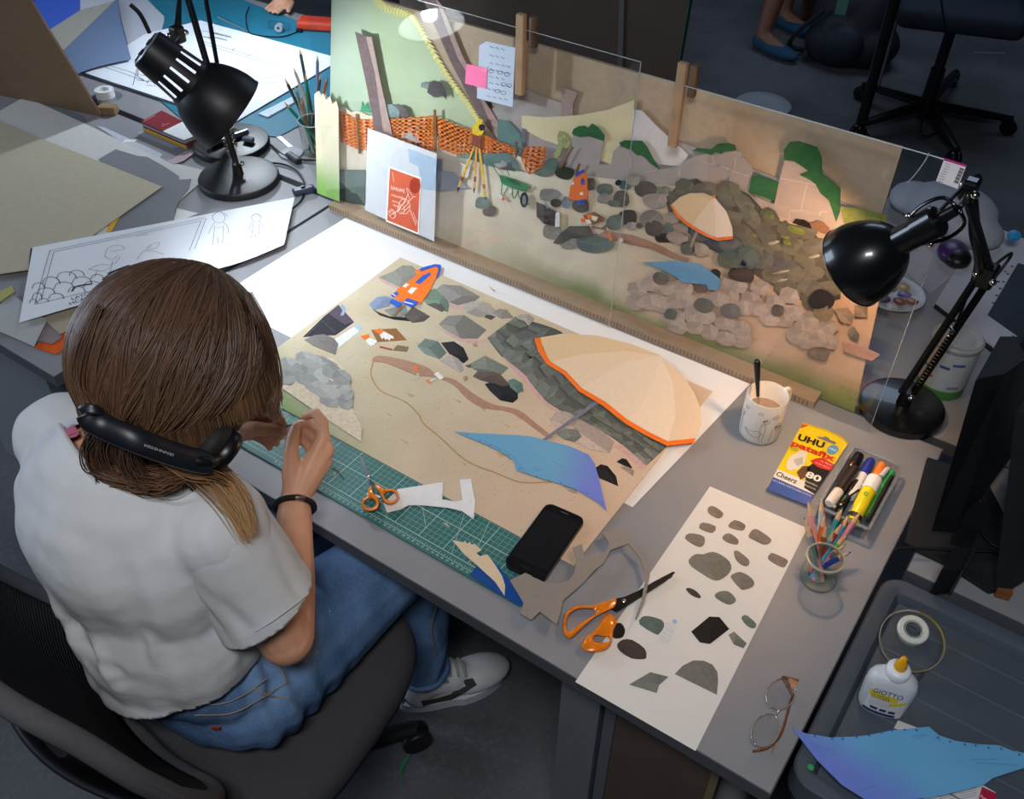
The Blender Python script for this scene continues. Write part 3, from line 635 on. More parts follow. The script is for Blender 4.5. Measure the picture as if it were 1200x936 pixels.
# dark stone hill: crack pattern material plus stone pieces standing proud
hillP = [(780, 232), (797, 214), (816, 209), (829, 217), (841, 216), (860, 219), (878, 228), (896, 248), (907, 251), (914, 259), (936, 265), (956, 275), (968, 289), (985, 310), (985, 350), (955, 357), (936, 350), (905, 333), (889, 324), (875, 313), (850, 300), (830, 290), (812, 280), (800, 262), (785, 252)]
lay('stone_hill_base', 'P', hillP, .7815, paint('4c473f', .2))
def inside(p, poly):
    c = False; n = len(poly)
    for i in range(n):
        (x1_, y1_), (x2_, y2_) = poly[i], poly[(i+1) % n]
        if (y1_ > p[1]) != (y2_ > p[1]) and p[0] < (x2_-x1_)*(p[1]-y1_)/(y2_-y1_)+x1_: c = not c
    return c
row = 0; yy = 205
while yy < 365:
    xx = 770+(row % 2)*10
    while xx < 990:
        q = (xx+rng.uniform(-3, 3), yy+rng.uniform(-2, 2)+ (xx-880)*0.0)
        if inside(q, hillP): rock('hill_stone', blob(q[0], q[1], rng.uniform(27, 34), rng.uniform(18, 23), 8, .12, rng.uniform(-.2, .9)), 'y', .7797+rng.uniform(0, .0006), random.choice(['6d675a', '676155', '726c5f', '625d51', '6b6856']), board, th=.0004, contrast=.06)
        xx += 25
    yy += 16.5; row += 1
for cx, cy, w_, h_, hh in ((470, 860, 60, 30, '7a7a45'), (250, 850, 70, 30, '6f7048'), (360, 715, 80, 60, '6d7546'), (545, 815, 130, 50, '78803f'), (480, 900, 60, 34, '7f8640')):
    rock('moss', zp('B840', blob(cx, cy, w_, h_, 8, .2, .3)), 'y', .7782, hh, board, th=.0005)
for cx, cy, w_, h_ in ((860, 65, 70, 20), (905, 225, 100, 12), (910, 268, 60, 14), (1085, 140, 60, 16), (400, 890, 20, 40)):
    rock('white_fleck', zp('B720', blob(cx, cy, w_, h_, 7, .3, -.2)), 'y', .778, 'a9a191', board, th=.0004)
# scattered stones of the board
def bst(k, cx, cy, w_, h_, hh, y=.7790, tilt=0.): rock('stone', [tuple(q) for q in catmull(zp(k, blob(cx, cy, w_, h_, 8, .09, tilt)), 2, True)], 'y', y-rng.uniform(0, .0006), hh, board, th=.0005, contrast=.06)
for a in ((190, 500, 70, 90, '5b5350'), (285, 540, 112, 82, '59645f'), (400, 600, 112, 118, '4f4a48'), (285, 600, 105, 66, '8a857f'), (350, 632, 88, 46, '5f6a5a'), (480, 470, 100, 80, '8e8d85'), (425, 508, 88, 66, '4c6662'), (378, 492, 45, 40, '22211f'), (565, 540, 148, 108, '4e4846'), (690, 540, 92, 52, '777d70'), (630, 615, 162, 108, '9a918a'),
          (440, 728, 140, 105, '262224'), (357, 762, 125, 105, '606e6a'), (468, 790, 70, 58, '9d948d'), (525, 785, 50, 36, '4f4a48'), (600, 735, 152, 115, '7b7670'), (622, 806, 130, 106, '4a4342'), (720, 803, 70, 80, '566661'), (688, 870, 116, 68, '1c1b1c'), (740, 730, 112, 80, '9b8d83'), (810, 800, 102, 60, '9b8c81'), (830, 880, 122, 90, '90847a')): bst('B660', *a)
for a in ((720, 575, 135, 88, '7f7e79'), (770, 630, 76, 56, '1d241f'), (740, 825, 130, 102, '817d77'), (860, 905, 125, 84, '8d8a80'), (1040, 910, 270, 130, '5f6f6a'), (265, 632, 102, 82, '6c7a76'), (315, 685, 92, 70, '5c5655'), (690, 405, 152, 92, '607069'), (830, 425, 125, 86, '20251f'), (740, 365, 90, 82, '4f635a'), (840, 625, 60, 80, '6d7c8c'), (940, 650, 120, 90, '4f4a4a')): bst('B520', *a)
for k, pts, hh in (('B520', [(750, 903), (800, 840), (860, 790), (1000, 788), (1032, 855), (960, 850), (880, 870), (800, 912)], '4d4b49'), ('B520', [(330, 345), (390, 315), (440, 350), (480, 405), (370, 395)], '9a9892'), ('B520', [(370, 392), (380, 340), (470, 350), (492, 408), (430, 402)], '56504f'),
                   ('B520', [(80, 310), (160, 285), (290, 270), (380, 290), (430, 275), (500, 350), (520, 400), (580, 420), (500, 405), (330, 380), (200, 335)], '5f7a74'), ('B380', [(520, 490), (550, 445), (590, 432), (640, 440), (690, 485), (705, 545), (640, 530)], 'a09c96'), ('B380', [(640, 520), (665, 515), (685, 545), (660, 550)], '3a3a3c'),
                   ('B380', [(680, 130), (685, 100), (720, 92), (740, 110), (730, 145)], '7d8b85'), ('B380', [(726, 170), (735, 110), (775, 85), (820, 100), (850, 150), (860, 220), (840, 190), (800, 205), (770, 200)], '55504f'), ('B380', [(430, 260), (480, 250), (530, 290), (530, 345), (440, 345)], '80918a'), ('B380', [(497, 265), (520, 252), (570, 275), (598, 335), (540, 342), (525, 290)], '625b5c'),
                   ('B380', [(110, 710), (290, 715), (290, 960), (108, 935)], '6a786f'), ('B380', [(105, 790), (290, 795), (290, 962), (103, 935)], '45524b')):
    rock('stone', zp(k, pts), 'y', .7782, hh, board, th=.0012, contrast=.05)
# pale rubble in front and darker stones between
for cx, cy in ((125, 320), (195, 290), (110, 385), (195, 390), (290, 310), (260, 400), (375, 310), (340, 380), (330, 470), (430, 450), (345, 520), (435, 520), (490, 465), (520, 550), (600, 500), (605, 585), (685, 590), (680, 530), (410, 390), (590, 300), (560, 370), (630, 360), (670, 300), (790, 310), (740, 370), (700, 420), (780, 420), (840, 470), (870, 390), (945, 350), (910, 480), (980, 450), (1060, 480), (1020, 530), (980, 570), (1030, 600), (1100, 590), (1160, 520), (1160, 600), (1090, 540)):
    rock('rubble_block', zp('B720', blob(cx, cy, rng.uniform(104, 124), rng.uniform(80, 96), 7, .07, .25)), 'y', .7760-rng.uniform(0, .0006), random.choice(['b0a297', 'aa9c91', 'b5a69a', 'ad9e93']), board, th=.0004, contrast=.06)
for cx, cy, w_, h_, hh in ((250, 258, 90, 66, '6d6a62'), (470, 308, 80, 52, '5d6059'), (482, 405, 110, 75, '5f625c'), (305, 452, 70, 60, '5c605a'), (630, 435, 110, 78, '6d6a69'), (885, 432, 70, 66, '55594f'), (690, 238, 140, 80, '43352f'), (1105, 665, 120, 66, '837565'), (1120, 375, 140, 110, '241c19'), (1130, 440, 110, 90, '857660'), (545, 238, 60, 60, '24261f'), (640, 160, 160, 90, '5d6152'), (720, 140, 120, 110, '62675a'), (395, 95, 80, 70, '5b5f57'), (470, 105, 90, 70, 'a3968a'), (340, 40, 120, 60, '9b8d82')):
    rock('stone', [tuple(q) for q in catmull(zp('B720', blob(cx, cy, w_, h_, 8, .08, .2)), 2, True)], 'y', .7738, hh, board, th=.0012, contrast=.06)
rock('stone', zp('Z7', [(432, 320), (450, 305), (472, 335), (465, 358), (440, 345)]), 'y', .7738, '7a7361', board)
rock('stone', zp('Z7', [(455, 232), (500, 236), (498, 275), (455, 272)]), 'y', .7738, '8b755f', board)
rock('stone', zp('Z7', [(385, 245), (430, 240), (452, 270), (445, 300), (405, 290)]), 'y', .7738, '94806c', board)
upr('pink_tab', zp('Z7', [(415, 360), (500, 385), (545, 405), (515, 428), (420, 395)]), .7738, paint('b98f7c'), board)
# thorn, grass and cave
lay('cave', 'B840', [(520, 765), (540, 738), (600, 745), (655, 780), (650, 805), (580, 785)], .7806, paint('2b201a')); lay('cave_flank', 'B840', [(640, 770), (690, 748), (730, 760), (770, 800), (790, 850), (720, 835), (655, 800)], .7804, paint('8b644d'))
gs = [prism([Yp(*zp('B840', [q])[0], .7802) for q in ((bx0, by0), (bx0+dx, by0-50), (bx0+12, by0))], FRN, .0005) for bx0, by0, dx in ((565, 780, 10), (580, 785, 25), (595, 790, 36), (690, 845, 10), (705, 848, 24), (720, 850, 34), (735, 852, 44), (750, 855, 50))]
mk('dry_grass', join(*gs), paint('c9a487'), board)
lay('board_trench', 'B660', [(235, 850), (290, 818), (380, 835), (470, 850), (560, 880), (680, 930), (760, 975), (860, 1010), (860, 1040), (740, 1000), (600, 940), (420, 900), (330, 880)], .7795, paint('a57e69'))
# orange mesh fence with open squares
FE = paint('ee7d2c', .05)
def fence(k, top, bot, n, mrow, y, post=()):
    top = catmull(top, 8); bot = catmull(bot, 8); gs = []
    def at(l, s): i = s*(len(l)-1); q = min(int(i), len(l)-2); return l[q]*(1-(i-q))+l[q+1]*(i-q)
    P3 = lambda s, v: Yp(*zp(k, [tuple(at(top, s)*(1-v)+at(bot, s)*v)])[0], y)
    for i in range(n+1):
        a = i/n; d_ = .24/n
        s0, s1 = max(0, a-d_), min(1, a+d_)
        for j in range(8): gs.append(prism([P3(s0, j/8), P3(s1, j/8), P3(s1, (j+1)/8), P3(s0, (j+1)/8)], FRN, .0006))
    for j in range(mrow+1):
        a = j/mrow; d_ = .26/mrow; v0, v1 = max(0, a-d_), min(1, a+d_)
        for i in range(n): gs.append(prism([P3(i/n, v0), P3((i+1)/n, v0), P3((i+1)/n, v1), P3(i/n, v1)], FRN, .0006))
    mk('mesh_fence', join(*gs), FE, board)
fence('B380', [(82, 292), (150, 315), (235, 355), (350, 357)], [(93, 500), (170, 540), (250, 572), (360, 572)], 7, 9, .7775)
fence('B380', [(460, 355), (560, 345), (700, 338), (770, 330)], [(470, 580), (560, 575), (690, 580), (775, 575)], 8, 9, .7775)
fence('B380', [(790, 340), (870, 375), (960, 410), (1040, 430), (1120, 465), (1180, 485)], [(800, 560), (880, 590), (950, 610), (1010, 600), (1120, 600), (1180, 600)], 11, 7, .7775)
fence('B520', [(260, 160), (350, 200), (430, 225), (500, 260)], [(270, 270), (350, 290), (430, 285), (500, 305)], 6, 3, .7776)
fence('B520', [(545, 250), (620, 243), (702, 245)], [(535, 340), (590, 433), (690, 365)], 4, 6, .7772)
for k, pts in (('B380', [(222, 322), (235, 320), (257, 598), (243, 600)]), ('B380', [(770, 290), (787, 290), (795, 578), (778, 578)]), ('B520', [(490, 210), (503, 210), (502, 318), (492, 318)]), ('B520', [(880, 240), (890, 248), (815, 385), (795, 390)]), ('B520', [(925, 360), (940, 362), (920, 415), (905, 410)])):
    lay('fence_stake', k, pts, .7762, paint('7a5733'))
# survey tripod
TY = .7755
lay('tripod_leg', 'B520', [(205, 240), (218, 240), (110, 525), (95, 520)], TY, paint('dfb52c')); lay('tripod_leg', 'B520', [(222, 240), (234, 240), (217, 530), (204, 530)], TY, paint('e0a04a')); lay('tripod_leg', 'B520', [(238, 240), (252, 240), (294, 590), (280, 592)], TY, paint('dfb52c'))
for pts in ([(95, 520), (112, 522), (96, 560)], [(204, 528), (217, 528), (208, 562)], [(279, 590), (298, 590), (290, 606)]): lay('tripod_tip', 'B520', pts, TY-.0003, paint('1e1e1e'))
for pts in ([(120, 445), (138, 452), (128, 480), (112, 472)], [(210, 448), (224, 450), (222, 485), (208, 483)], [(266, 500), (286, 503), (286, 533), (272, 530)], [(200, 180), (205, 165), (262, 175), (255, 205), (258, 260), (215, 240), (198, 240)]): lay('tripod_clamp', 'B520', pts, TY-.0006, paint('8b4635'))
lay('survey_head', 'B520', [(195, 150), (205, 90), (228, 85), (240, 55), (270, 58), (268, 90), (280, 120), (270, 160), (235, 170)], TY-.0008, paint('e6c02f')); lay('survey_lens', 'B520', [(245, 95), (265, 88), (285, 105), (280, 130), (255, 135), (242, 118)], TY-.0014, paint('2a2a33'))
lay('white_card', 'B520', [(115, 358), (185, 378), (165, 462), (120, 440)], .7772, paint('dfdcd6')); lay('blue_slab', 'B520', [(-110, 440), (-20, 405), (70, 420), (168, 525), (60, 540), (-100, 555)], .7775, paint('8b95a8')); lay('blue_slab_side', 'B380', [(595, 570), (830, 640), (835, 860), (660, 870), (590, 660)], .7776, paint('8191a8'))
# wheelbarrow
WG = paint('2f7d4f')
lay('barrow_tub', 'B520', [(380, 437), (430, 448), (520, 478), (602, 515), (545, 548), (470, 530), (400, 495)], TY, WG); lay('barrow_inside', 'B520', [(430, 458), (470, 465), (540, 500), (520, 512), (450, 480)], TY-.0004, paint('1f5f3b'))
strokes('barrow_frame', [zp('B520', l) for l in ([(300, 352), (325, 362), (385, 450)], [(430, 390), (450, 445)], [(400, 495), (398, 565), (410, 585)], [(440, 520), (412, 575)], [(470, 530), (475, 590), (492, 590), (510, 545)], [(510, 545), (515, 580), (545, 630), (590, 640)], [(560, 520), (565, 560)])], lambda x, y: Yp(x, y, TY-.0012), FRN, .0024, WG, board, smooth=3)
el = [(553+27*math.cos(a), 608+52*math.sin(a)) for a in np.linspace(0, 2*math.pi, 18)[:-1]]; lay('barrow_tyre', 'B520', el, TY-.0022, paint('26262a'))
el = [(553+13*math.cos(a), 608+32*math.sin(a)) for a in np.linspace(0, 2*math.pi, 14)[:-1]]; lay('barrow_hub', 'B520', el, TY-.0038, paint('8a8a8c'))
lay('small_bottle', 'B520', [(368, 568), (380, 560), (408, 588), (395, 605)], TY, paint('e8e6e0')); lay('small_bottle_cap', 'B520', [(405, 590), (422, 600), (410, 613), (398, 605)], TY-.0003, paint('ea7228'))
lay('board_folder', 'B520', [(637, 622), (690, 645), (772, 690), (768, 788), (690, 772), (640, 722)], TY, paint('2b2a2f')); lay('board_folder_side', 'B520', [(637, 622), (690, 645), (690, 772), (640, 722)], TY-.0012, paint('4a4648')); lay('board_folder_grip', 'B520', [(688, 625), (700, 622), (722, 660), (712, 668)], TY-.0016, paint('7f93aa')); lay('board_bottle', 'B520', [(770, 700), (780, 690), (795, 697), (797, 792), (765, 792)], TY-.0018, paint('dfe3e2'))
lay('board_vest', 'B520', [(858, 602), (870, 520), (892, 460), (960, 402), (985, 450), (988, 600), (960, 612), (905, 612)], TY-.001, paint('e56f28', .05))
for pts in ([(900, 432), (955, 400), (968, 415), (910, 450)], [(940, 480), (955, 456), (968, 480), (960, 508), (942, 500)], [(905, 615), (945, 608), (948, 640), (915, 645)], [(948, 608), (970, 603), (968, 640), (952, 638)]): lay('board_vest_blue', 'B520', pts, TY-.0022, paint('2b50ab'))
for pts in ([(935, 560), (955, 555), (958, 572), (940, 575)], [(880, 490), (895, 486), (896, 502), (882, 505)]): lay('board_vest_patch', 'B520', pts, TY-.0024, paint('ebe8e2'))
lay('board_plank', 'B660', [(135, 715), (215, 690), (292, 738), (205, 778)], TY, paint('7d5733'))
for pts in ([(155, 745), (180, 740), (195, 770), (160, 770)], [(190, 712), (240, 728), (225, 755), (195, 740)]): lay('board_glove', 'B660', pts, TY-.0016, paint('e9e7e2'))
for pts in ([(122, 735), (152, 730), (158, 760), (125, 758)], [(160, 712), (195, 706), (200, 735), (168, 735)]): lay('board_glove_cuff', 'B660', pts, TY-.0018, paint('ec7429'))
lay('board_brush', 'B660', [(198, 785), (260, 800), (295, 775), (295, 812), (255, 806), (198, 795)], TY-.0005, paint('8a6450')); lay('board_trowel', 'B660', [(303, 838), (315, 835), (335, 885), (325, 890)], TY-.001, paint('e87a32')); lay('board_shovel', 'B660', [(380, 875), (405, 868), (412, 890), (390, 912), (382, 908)], TY-.001, paint('e9e5dd'))
# small parasol and tarp on the board
for pts, h in (([(738, 645), (800, 590), (870, 562), (960, 560), (1035, 590), (985, 640), (920, 730), (880, 785), (800, 720)], 'd6bd97'), ([(1035, 590), (985, 640), (920, 730), (880, 785), (960, 835), (1050, 880), (1045, 740)], 'ddcbb2'), ([(1035, 590), (1045, 740), (1050, 880), (1165, 865), (1160, 800), (1120, 690)], 'e4d5c2')):
    lay('small_parasol_panel', 'B660', pts, TY-.003, paint(h, .03))
lay('small_parasol_rim', 'B660', [(735, 640), (748, 650), (785, 705), (850, 760), (920, 805), (1000, 850), (1055, 868), (1165, 858), (1165, 875), (1060, 887), (990, 862), (910, 820), (840, 775), (775, 718)], TY-.0048, paint('e8732a')); lay('small_parasol_tip', 'B660', [(1025, 590), (1033, 572), (1045, 578), (1042, 595)], TY-.0048, paint('e8732a'))
lay('small_parasol_pole', 'B660', [(912, 815), (930, 822), (885, 935), (868, 930)], TY-.0015, paint('97877d'))
lay('small_tarp', 'B720', [(155, 170), (250, 168), (340, 163), (460, 180), (520, 220), (577, 268), (560, 322), (510, 320), (500, 290), (370, 280), (330, 245), (240, 200)], TY-.003, paint('6a9fc6', .05))
lay('climbing_weed', 'B520', [(780, 170), (795, 135), (825, 150), (855, 190), (872, 225), (850, 260), (815, 245), (800, 300), (770, 330), (755, 300), (790, 240)], .7832, mat('9aa06a', .85, var=.35, scale=160))
lay('green_tuft', 'B380', [(258, 300), (270, 230), (285, 265), (300, 245), (310, 280), (328, 262), (335, 312)], .7762, paint('3f8f63'))

# ------------------------------------------------------------------ clear acrylic sheets and papers fixed to them
AC = glassy('clear_acrylic', (.985, .99, 1.), .992, .015, 1.5); ED = mat('c9d3d2', .2, var=.02, trans=.4)
def acrylic(label, x0, x1, z0, z1, y, lean=0.):
    cl, sl = math.cos(lean), math.sin(lean); RL = np.array([[1, 0, 0], [0, cl, sl], [0, -sl, cl]]); bas = np.array([0, y, z0]); zm = (z1-z0)/2; put = lambda c: bas*np.array([0, 1, 1])+np.array([c[0], 0, 0])+RL@np.array([0, c[1], c[2]])
    t = thing('acrylic_sheet', label, 'acrylic sheet', ((x0+x1)/2, y, z0))
    mk('sheet_face', box(put(((x0+x1)/2, 0, zm)), (x1-x0, .002, z1-z0), RL), AC, t)
    mk('sheet_edge', join(box(put((x1+.0004, 0, zm)), (.0008, .0022, z1-z0), RL), box(put(((x0+x1)/2, 0, 2*zm+.0004)), (x1-x0, .0022, .0008), RL)), ED, t)
    return t
acrylic('clear acrylic sheet over the hillside half of the board', -1.455, -.676, DZ+.002, 1.300, .738, math.radians(2.))
ac2 = acrylic('clear acrylic sheet with a price label over the stone-hill half of the board', -.672, -.127, DZ+.002, 1.287, .7435)
PY = .7365
o = upr('price_label', zp('P', [(1107, 185), (1133, 193), (1122, 221), (1097, 212)]), .7420, paper('e6e0e2'), ac2, .0005)
upr('label_stripe', zp('P', [(1107, 185), (1133, 193), (1132, 195.5), (1106, 187.5)]), .7414, paper('b0347e'), ac2, .0004)
bars = []
for k in range(16):
    a = rng.uniform(.15, .85)
for k in range(14):
    t0 = .12+k*.055; p = np.array((1131, 196))*(1-t0)+np.array((1121, 219))*t0; q = p+np.array((-5, -1.8))
    bars.append(ribbon([Yp(*p, .7412), Yp(*q, .7412)], FRN, .0008 if k % 3 else .0016, .0002))
mk('barcode', join(*bars), mat('2a2628', .6, var=0), ac2)
strokes('label_lines', [[(1104+i*-.0-k*0+0, 0), (0, 0)] for i in () for k in ()] or [[(1107.5-k*1.25+i*2.3, 191+k*2.9+i*.8), (1111.5-k*1.25+i*2.3, 192.4+k*2.9+i*.8)] for k in range(8) for i in range(2)], lambda x, y: Yp(x, y, .7412), FRN, .0006, mat('6f6a6c', .6, var=0), ac2, smooth=0)
strokes('scratch', [[(1089, 179), (1083, 190), (1071, 206), (1063, 214)]], lambda x, y: Yp(x, y, .7420), FRN, .0015, mat('9ba3ab', .4, var=.05), ac2)
# tracing sheet with poster card
TRm = mat('d3d8dd', .6, var=.03, alpha=.66)
ts = upr('tracing_sheet', zp('P', [(431, 150), (512, 180), (509, 283), (428, 246)]), .7362, TRm, None, .0004); tag(ts, 'translucent tracing sheet stuck to the acrylic behind the red poster', 'paper')
strokes('pencil_lines', [zp('B380', l) for l in ([(470, 690), (485, 630), (520, 590), (580, 575), (650, 585), (700, 640), (740, 760)], [(350, 485), (380, 490)], [(400, 498), (430, 505)], [(330, 610), (375, 622)], [(322, 655), (390, 665)], [(340, 680), (365, 685)], [(380, 690), (440, 750)], [(420, 860), (440, 880)])], lambda x, y: Yp(x, y, .7355), FRN, .0007, mat('9aa0a8', .7, var=0), ts)
upr('cover_patch', zp('B380', [(590, 565), (640, 580), (790, 640), (780, 860), (690, 850), (660, 690), (600, 660)]), .7356, mat('a9bed2', .7, var=.05, alpha=.7), ts, .0003)
ps = thing('poster_card', 'small red poster card with white lettering stuck on the tracing sheet', 'poster', Yp(473, 270, .735))
upr('card_border', zp('Z2', [(257, 584), (371, 625), (362, 824), (247, 778)]), .7350, paper('ece6df'), ps, .0004)
upr('card_print', zp('Z2', [(261, 591), (367, 629), (358, 817), (251, 774)]), .7345, paper('b9553b', .05), ps, .0003)
WP = paper('f0d9cc')
# white drawing on the card: a horn, rings, rough lettering
PF = lambda x, y: Yp(x, y, .7341)
el = lambda cx, cy, a, b_, n=16: [(cx+a*math.cos(t_), cy+b_*math.sin(t_)) for t_ in np.linspace(0, 2*math.pi, n)]
upr('dark_bloom', zp('Z2', el(349, 652, 19, 28)[:-1]), .7343, paper('8c2c1c', .2), ps, .0002)
strokes('card_drawing', [zp('Z2', l) for l in (el(312, 725, 20, 26), el(300, 735, 12, 16), [(330, 700), (320, 660), (342, 690), (352, 690)], [(255, 745), (268, 735), (282, 755), (270, 768), (255, 752)], [(286, 745), (300, 730)], [(322, 712), (345, 690)], [(270, 605), (275, 640)])], PF, FRN, .0011, WP, ps)
def zig(p0, p1, amp, n):   # one row of illegible hand lettering
    return [(p0[0]+(p1[0]-p0[0])*i/n+rng.uniform(-.8, .8), p0[1]+(p1[1]-p0[1])*i/n+amp*(-1 if i % 2 else 1)*rng.uniform(.6, 1)) for i in range(n+1)]
strokes('hand_lettering', [zp('Z2', zig(*q)) for q in (((264, 658), (312, 672), 9, 22), ((266, 684), (316, 700), 5, 22), ((270, 706), (296, 714), 4, 12), ((272, 720), (294, 727), 4, 10), ((333, 740), (352, 790), 6, 14), ((342, 745), (358, 785), 5, 10))], PF, FRN, .0009, WP, ps, smooth=2)
strokes('horn_valves', [zp('Z2', l) for l in ([(296, 728), (318, 706)], [(302, 738), (328, 712)], [(306, 748), (332, 722)], [(270, 752), (290, 738), (312, 708), (326, 680)], [(257, 750), (270, 740), (283, 755)], [(260, 760), (272, 748), (280, 762)])], PF, FRN, .0013, WP, ps, smooth=2)
# note sheet and pink sticky
ns = thing('note_sheet', 'pale blue handwritten note sheet taped on the acrylic near the wooden clip', 'note', Yp(582, 125, .735))
upr('note_paper', zp('Z2', [(575, 160), (600, 145), (702, 168), (692, 376), (567, 345)]), .7515, paper('b9c6d6', .03), ns, .0004)
ln = []
for r_, (y0_, n_) in enumerate(((165, 3), (195, 3), (222, 4), (245, 4), (270, 3), (292, 4), (312, 3), (338, 4))):
    for q in range(n_):
        xs = 612+q*20-(10 if r_ > 5 else 0)
        ln.append(zp('Z2', [(xs, y0_+q*4), (xs+4, y0_+q*4-3), (xs+8, y0_+q*4+3), (xs+13, y0_+q*4+1)]))
for cx, cy in ((618, 250), (648, 255), (672, 262), (660, 296), (680, 300), (640, 320), (660, 326)): ln.append(zp('Z2', el(cx, cy, 9, 6, 9)))
strokes('handwriting', ln, lambda x, y: Yp(x, y, .7509), FRN, .0009, mat('4a5566', .7, var=0), ns, smooth=3)
o = upr('sticky_note', zp('Z2', [(530, 224), (604, 240), (599, 312), (525, 293)]), .7503, paper('ef7aa6'), None, .0004); tag(o, 'pink sticky note overlapping the handwritten note sheet', 'sticky note')
strokes('tape_scrap', [zp('Z2', [(585, 240), (600, 235), (598, 248), (585, 246)])], lambda x, y: Yp(x, y, .7497), FRN, .002, mat('e9c9d2', .4, alpha=.7), o)
# ------------------------------------------------------------------ white sheet with loose paper stones
o = sheet('stone_sheet', [tuple(Zp(674, 799)[:2]), tuple(Zp(815, 880)[:2]), tuple(Zp(946, 619)[:2]), tuple(Zp(832, 570)[:2])], DZ+.0003, paper('dedbd6', .012), nx=6, ny=8)
tag(o, 'white paper sheet dotted with loose grey paper stones near the desk front', 'paper')
LZ = DZ+.0009; SG = 'loose paper stones on the white sheet'
def loose(k, pts, h, label, sm=0, c=.04):
    o = rock('paper_stone', zp(k, pts), 'z', LZ, h, None, th=.0005, smooth=sm, contrast=c); tag(o, label, 'paper stone', SG); return o
tl_ = ('small egg-shaped taupe paper stone alone at the sheet corner facing the mug', 'small taupe paper stone with a darker painted notch along the long sheet edge', 'taupe paper stone with a streaky painted crest above the very large stone',
       'small taupe paper stone with one slanted flat top beside the widest taupe stone', 'small rounded taupe paper stone between the streaky one and the widest one', 'narrow drop-shaped taupe paper stone between the very large and rectangular ones')
for lab_, pts in zip(tl_, ([(328, 245), (345, 222), (385, 225), (452, 278), (420, 317), (370, 300), (335, 275)], [(262, 378), (290, 348), (392, 378), (365, 430), (275, 400)], [(150, 468), (185, 433), (270, 445), (305, 470), (300, 520), (262, 540), (200, 510)],
            [(488, 372), (540, 328), (615, 360), (622, 385), (600, 412), (520, 395)], [(442, 467), (470, 437), (510, 437), (565, 480), (568, 510), (545, 520), (475, 500)], [(533, 575), (558, 568), (600, 595), (650, 640), (652, 675), (625, 690), (580, 670), (545, 630)])):
    loose('R780', pts, '7d7269', lab_, 2)
loose('R780', [(652, 440), (680, 405), (715, 402), (770, 435), (827, 482), (805, 515), (760, 520), (700, 490), (652, 465)], '7b7068', 'wide rounded taupe paper stone, largest in the sheet corner by the patafix packet', 2)
loose('R780', [(798, 630), (815, 595), (840, 588), (935, 630), (955, 655), (935, 690), (910, 698), (850, 670)], '7d7269', 'taupe rectangular paper stone with rounded corners beside the pencil jar', 2)
loose('R780', [(180, 640), (235, 595), (290, 598), (365, 577), (440, 605), (500, 655), (513, 710), (480, 760), (420, 797), (365, 795), (290, 750), (200, 690)], '75756c', 'very large speckled grey-green paper stone near the middle of the sheet', 2)
loose('R780', [(507, 772), (540, 745), (585, 735), (650, 765), (690, 810), (680, 850), (605, 873), (570, 850)], '75726a', 'five-sided speckled grey paper stone beside the very large one', 2)
loose('R780', [(158, 868), (190, 860), (240, 885), (275, 925), (262, 940), (200, 915)], '4a3f3b', 'tiny dark brown almond-shaped paper stone near the scissor blades', 2)
loose('R640', [(790, 68), (815, 52), (855, 52), (888, 85), (882, 105), (850, 113), (800, 85)], '6f7169', 'speckled grey-green paper stone above the black angular one', 2)
loose('R640', [(680, 240), (765, 170), (812, 172), (858, 228), (768, 298), (720, 290)], '221e1e', 'black angular six-sided paper stone on the white sheet', 0, .12)
loose('R640', [(915, 178), (932, 162), (955, 175), (985, 205), (975, 225), (945, 215)], '66706a', 'small green-grey oval paper stone next to the black angular one', 2)
loose('R640', [(855, 255), (880, 240), (940, 295), (925, 318), (880, 300)], '73766c', 'small grey paper stone with a painted crack line', 0, .1)
loose('R640', [(438, 205), (445, 175), (475, 167), (540, 185), (553, 215), (530, 250), (510, 250)], '5a6b64', 'dark green rounded paper stone beside the pale bottle outline', 2)
loose('R640', [(318, 210), (350, 200), (370, 230), (362, 262), (340, 272), (312, 265)], '1e1c1d', 'black paper stone partly under the big scissors handle', 2)
loose('R640', [(333, 300), (360, 278), (405, 280), (462, 320), (470, 355), (460, 368), (400, 365), (345, 330)], '453c3a', 'dark brown oval paper stone just below the big scissors handle', 2)
loose('R640', [(390, 488), (488, 430), (573, 452), (530, 490), (518, 527)], '727671', 'grey paper stone with a concave bite and sharp points')
loose('R640', [(603, 438), (640, 400), (690, 375), (740, 377), (780, 395), (803, 430), (806, 470), (800, 535)], '74736d', 'large grey half-dome paper stone with a straight cut edge', 0, .02)
o = flat('paper_bottle', zp('R640', [(560, 200), (580, 195), (612, 205), (570, 300), (530, 280)]), LZ, paper('d5d5d3'), None, .0004); tag(o, 'pale white paper bottle cut-out beside a dark green stone', 'cut-out')
flat('bottle_cap', zp('R640', [(590, 188), (600, 182), (614, 190), (608, 203), (595, 200)]), LZ+.0003, paper('8fb7d6'), o, .0004)
strokes('bottle_rings', [zp('R640', l) for l in ([(560, 225), (600, 245)], [(550, 245), (590, 268)], [(540, 265), (580, 288)])], lambda x, y: Zp(x, y, LZ+.0005), UPN, .0008, mat('a9c4d4', .7, var=0), o, smooth=0)

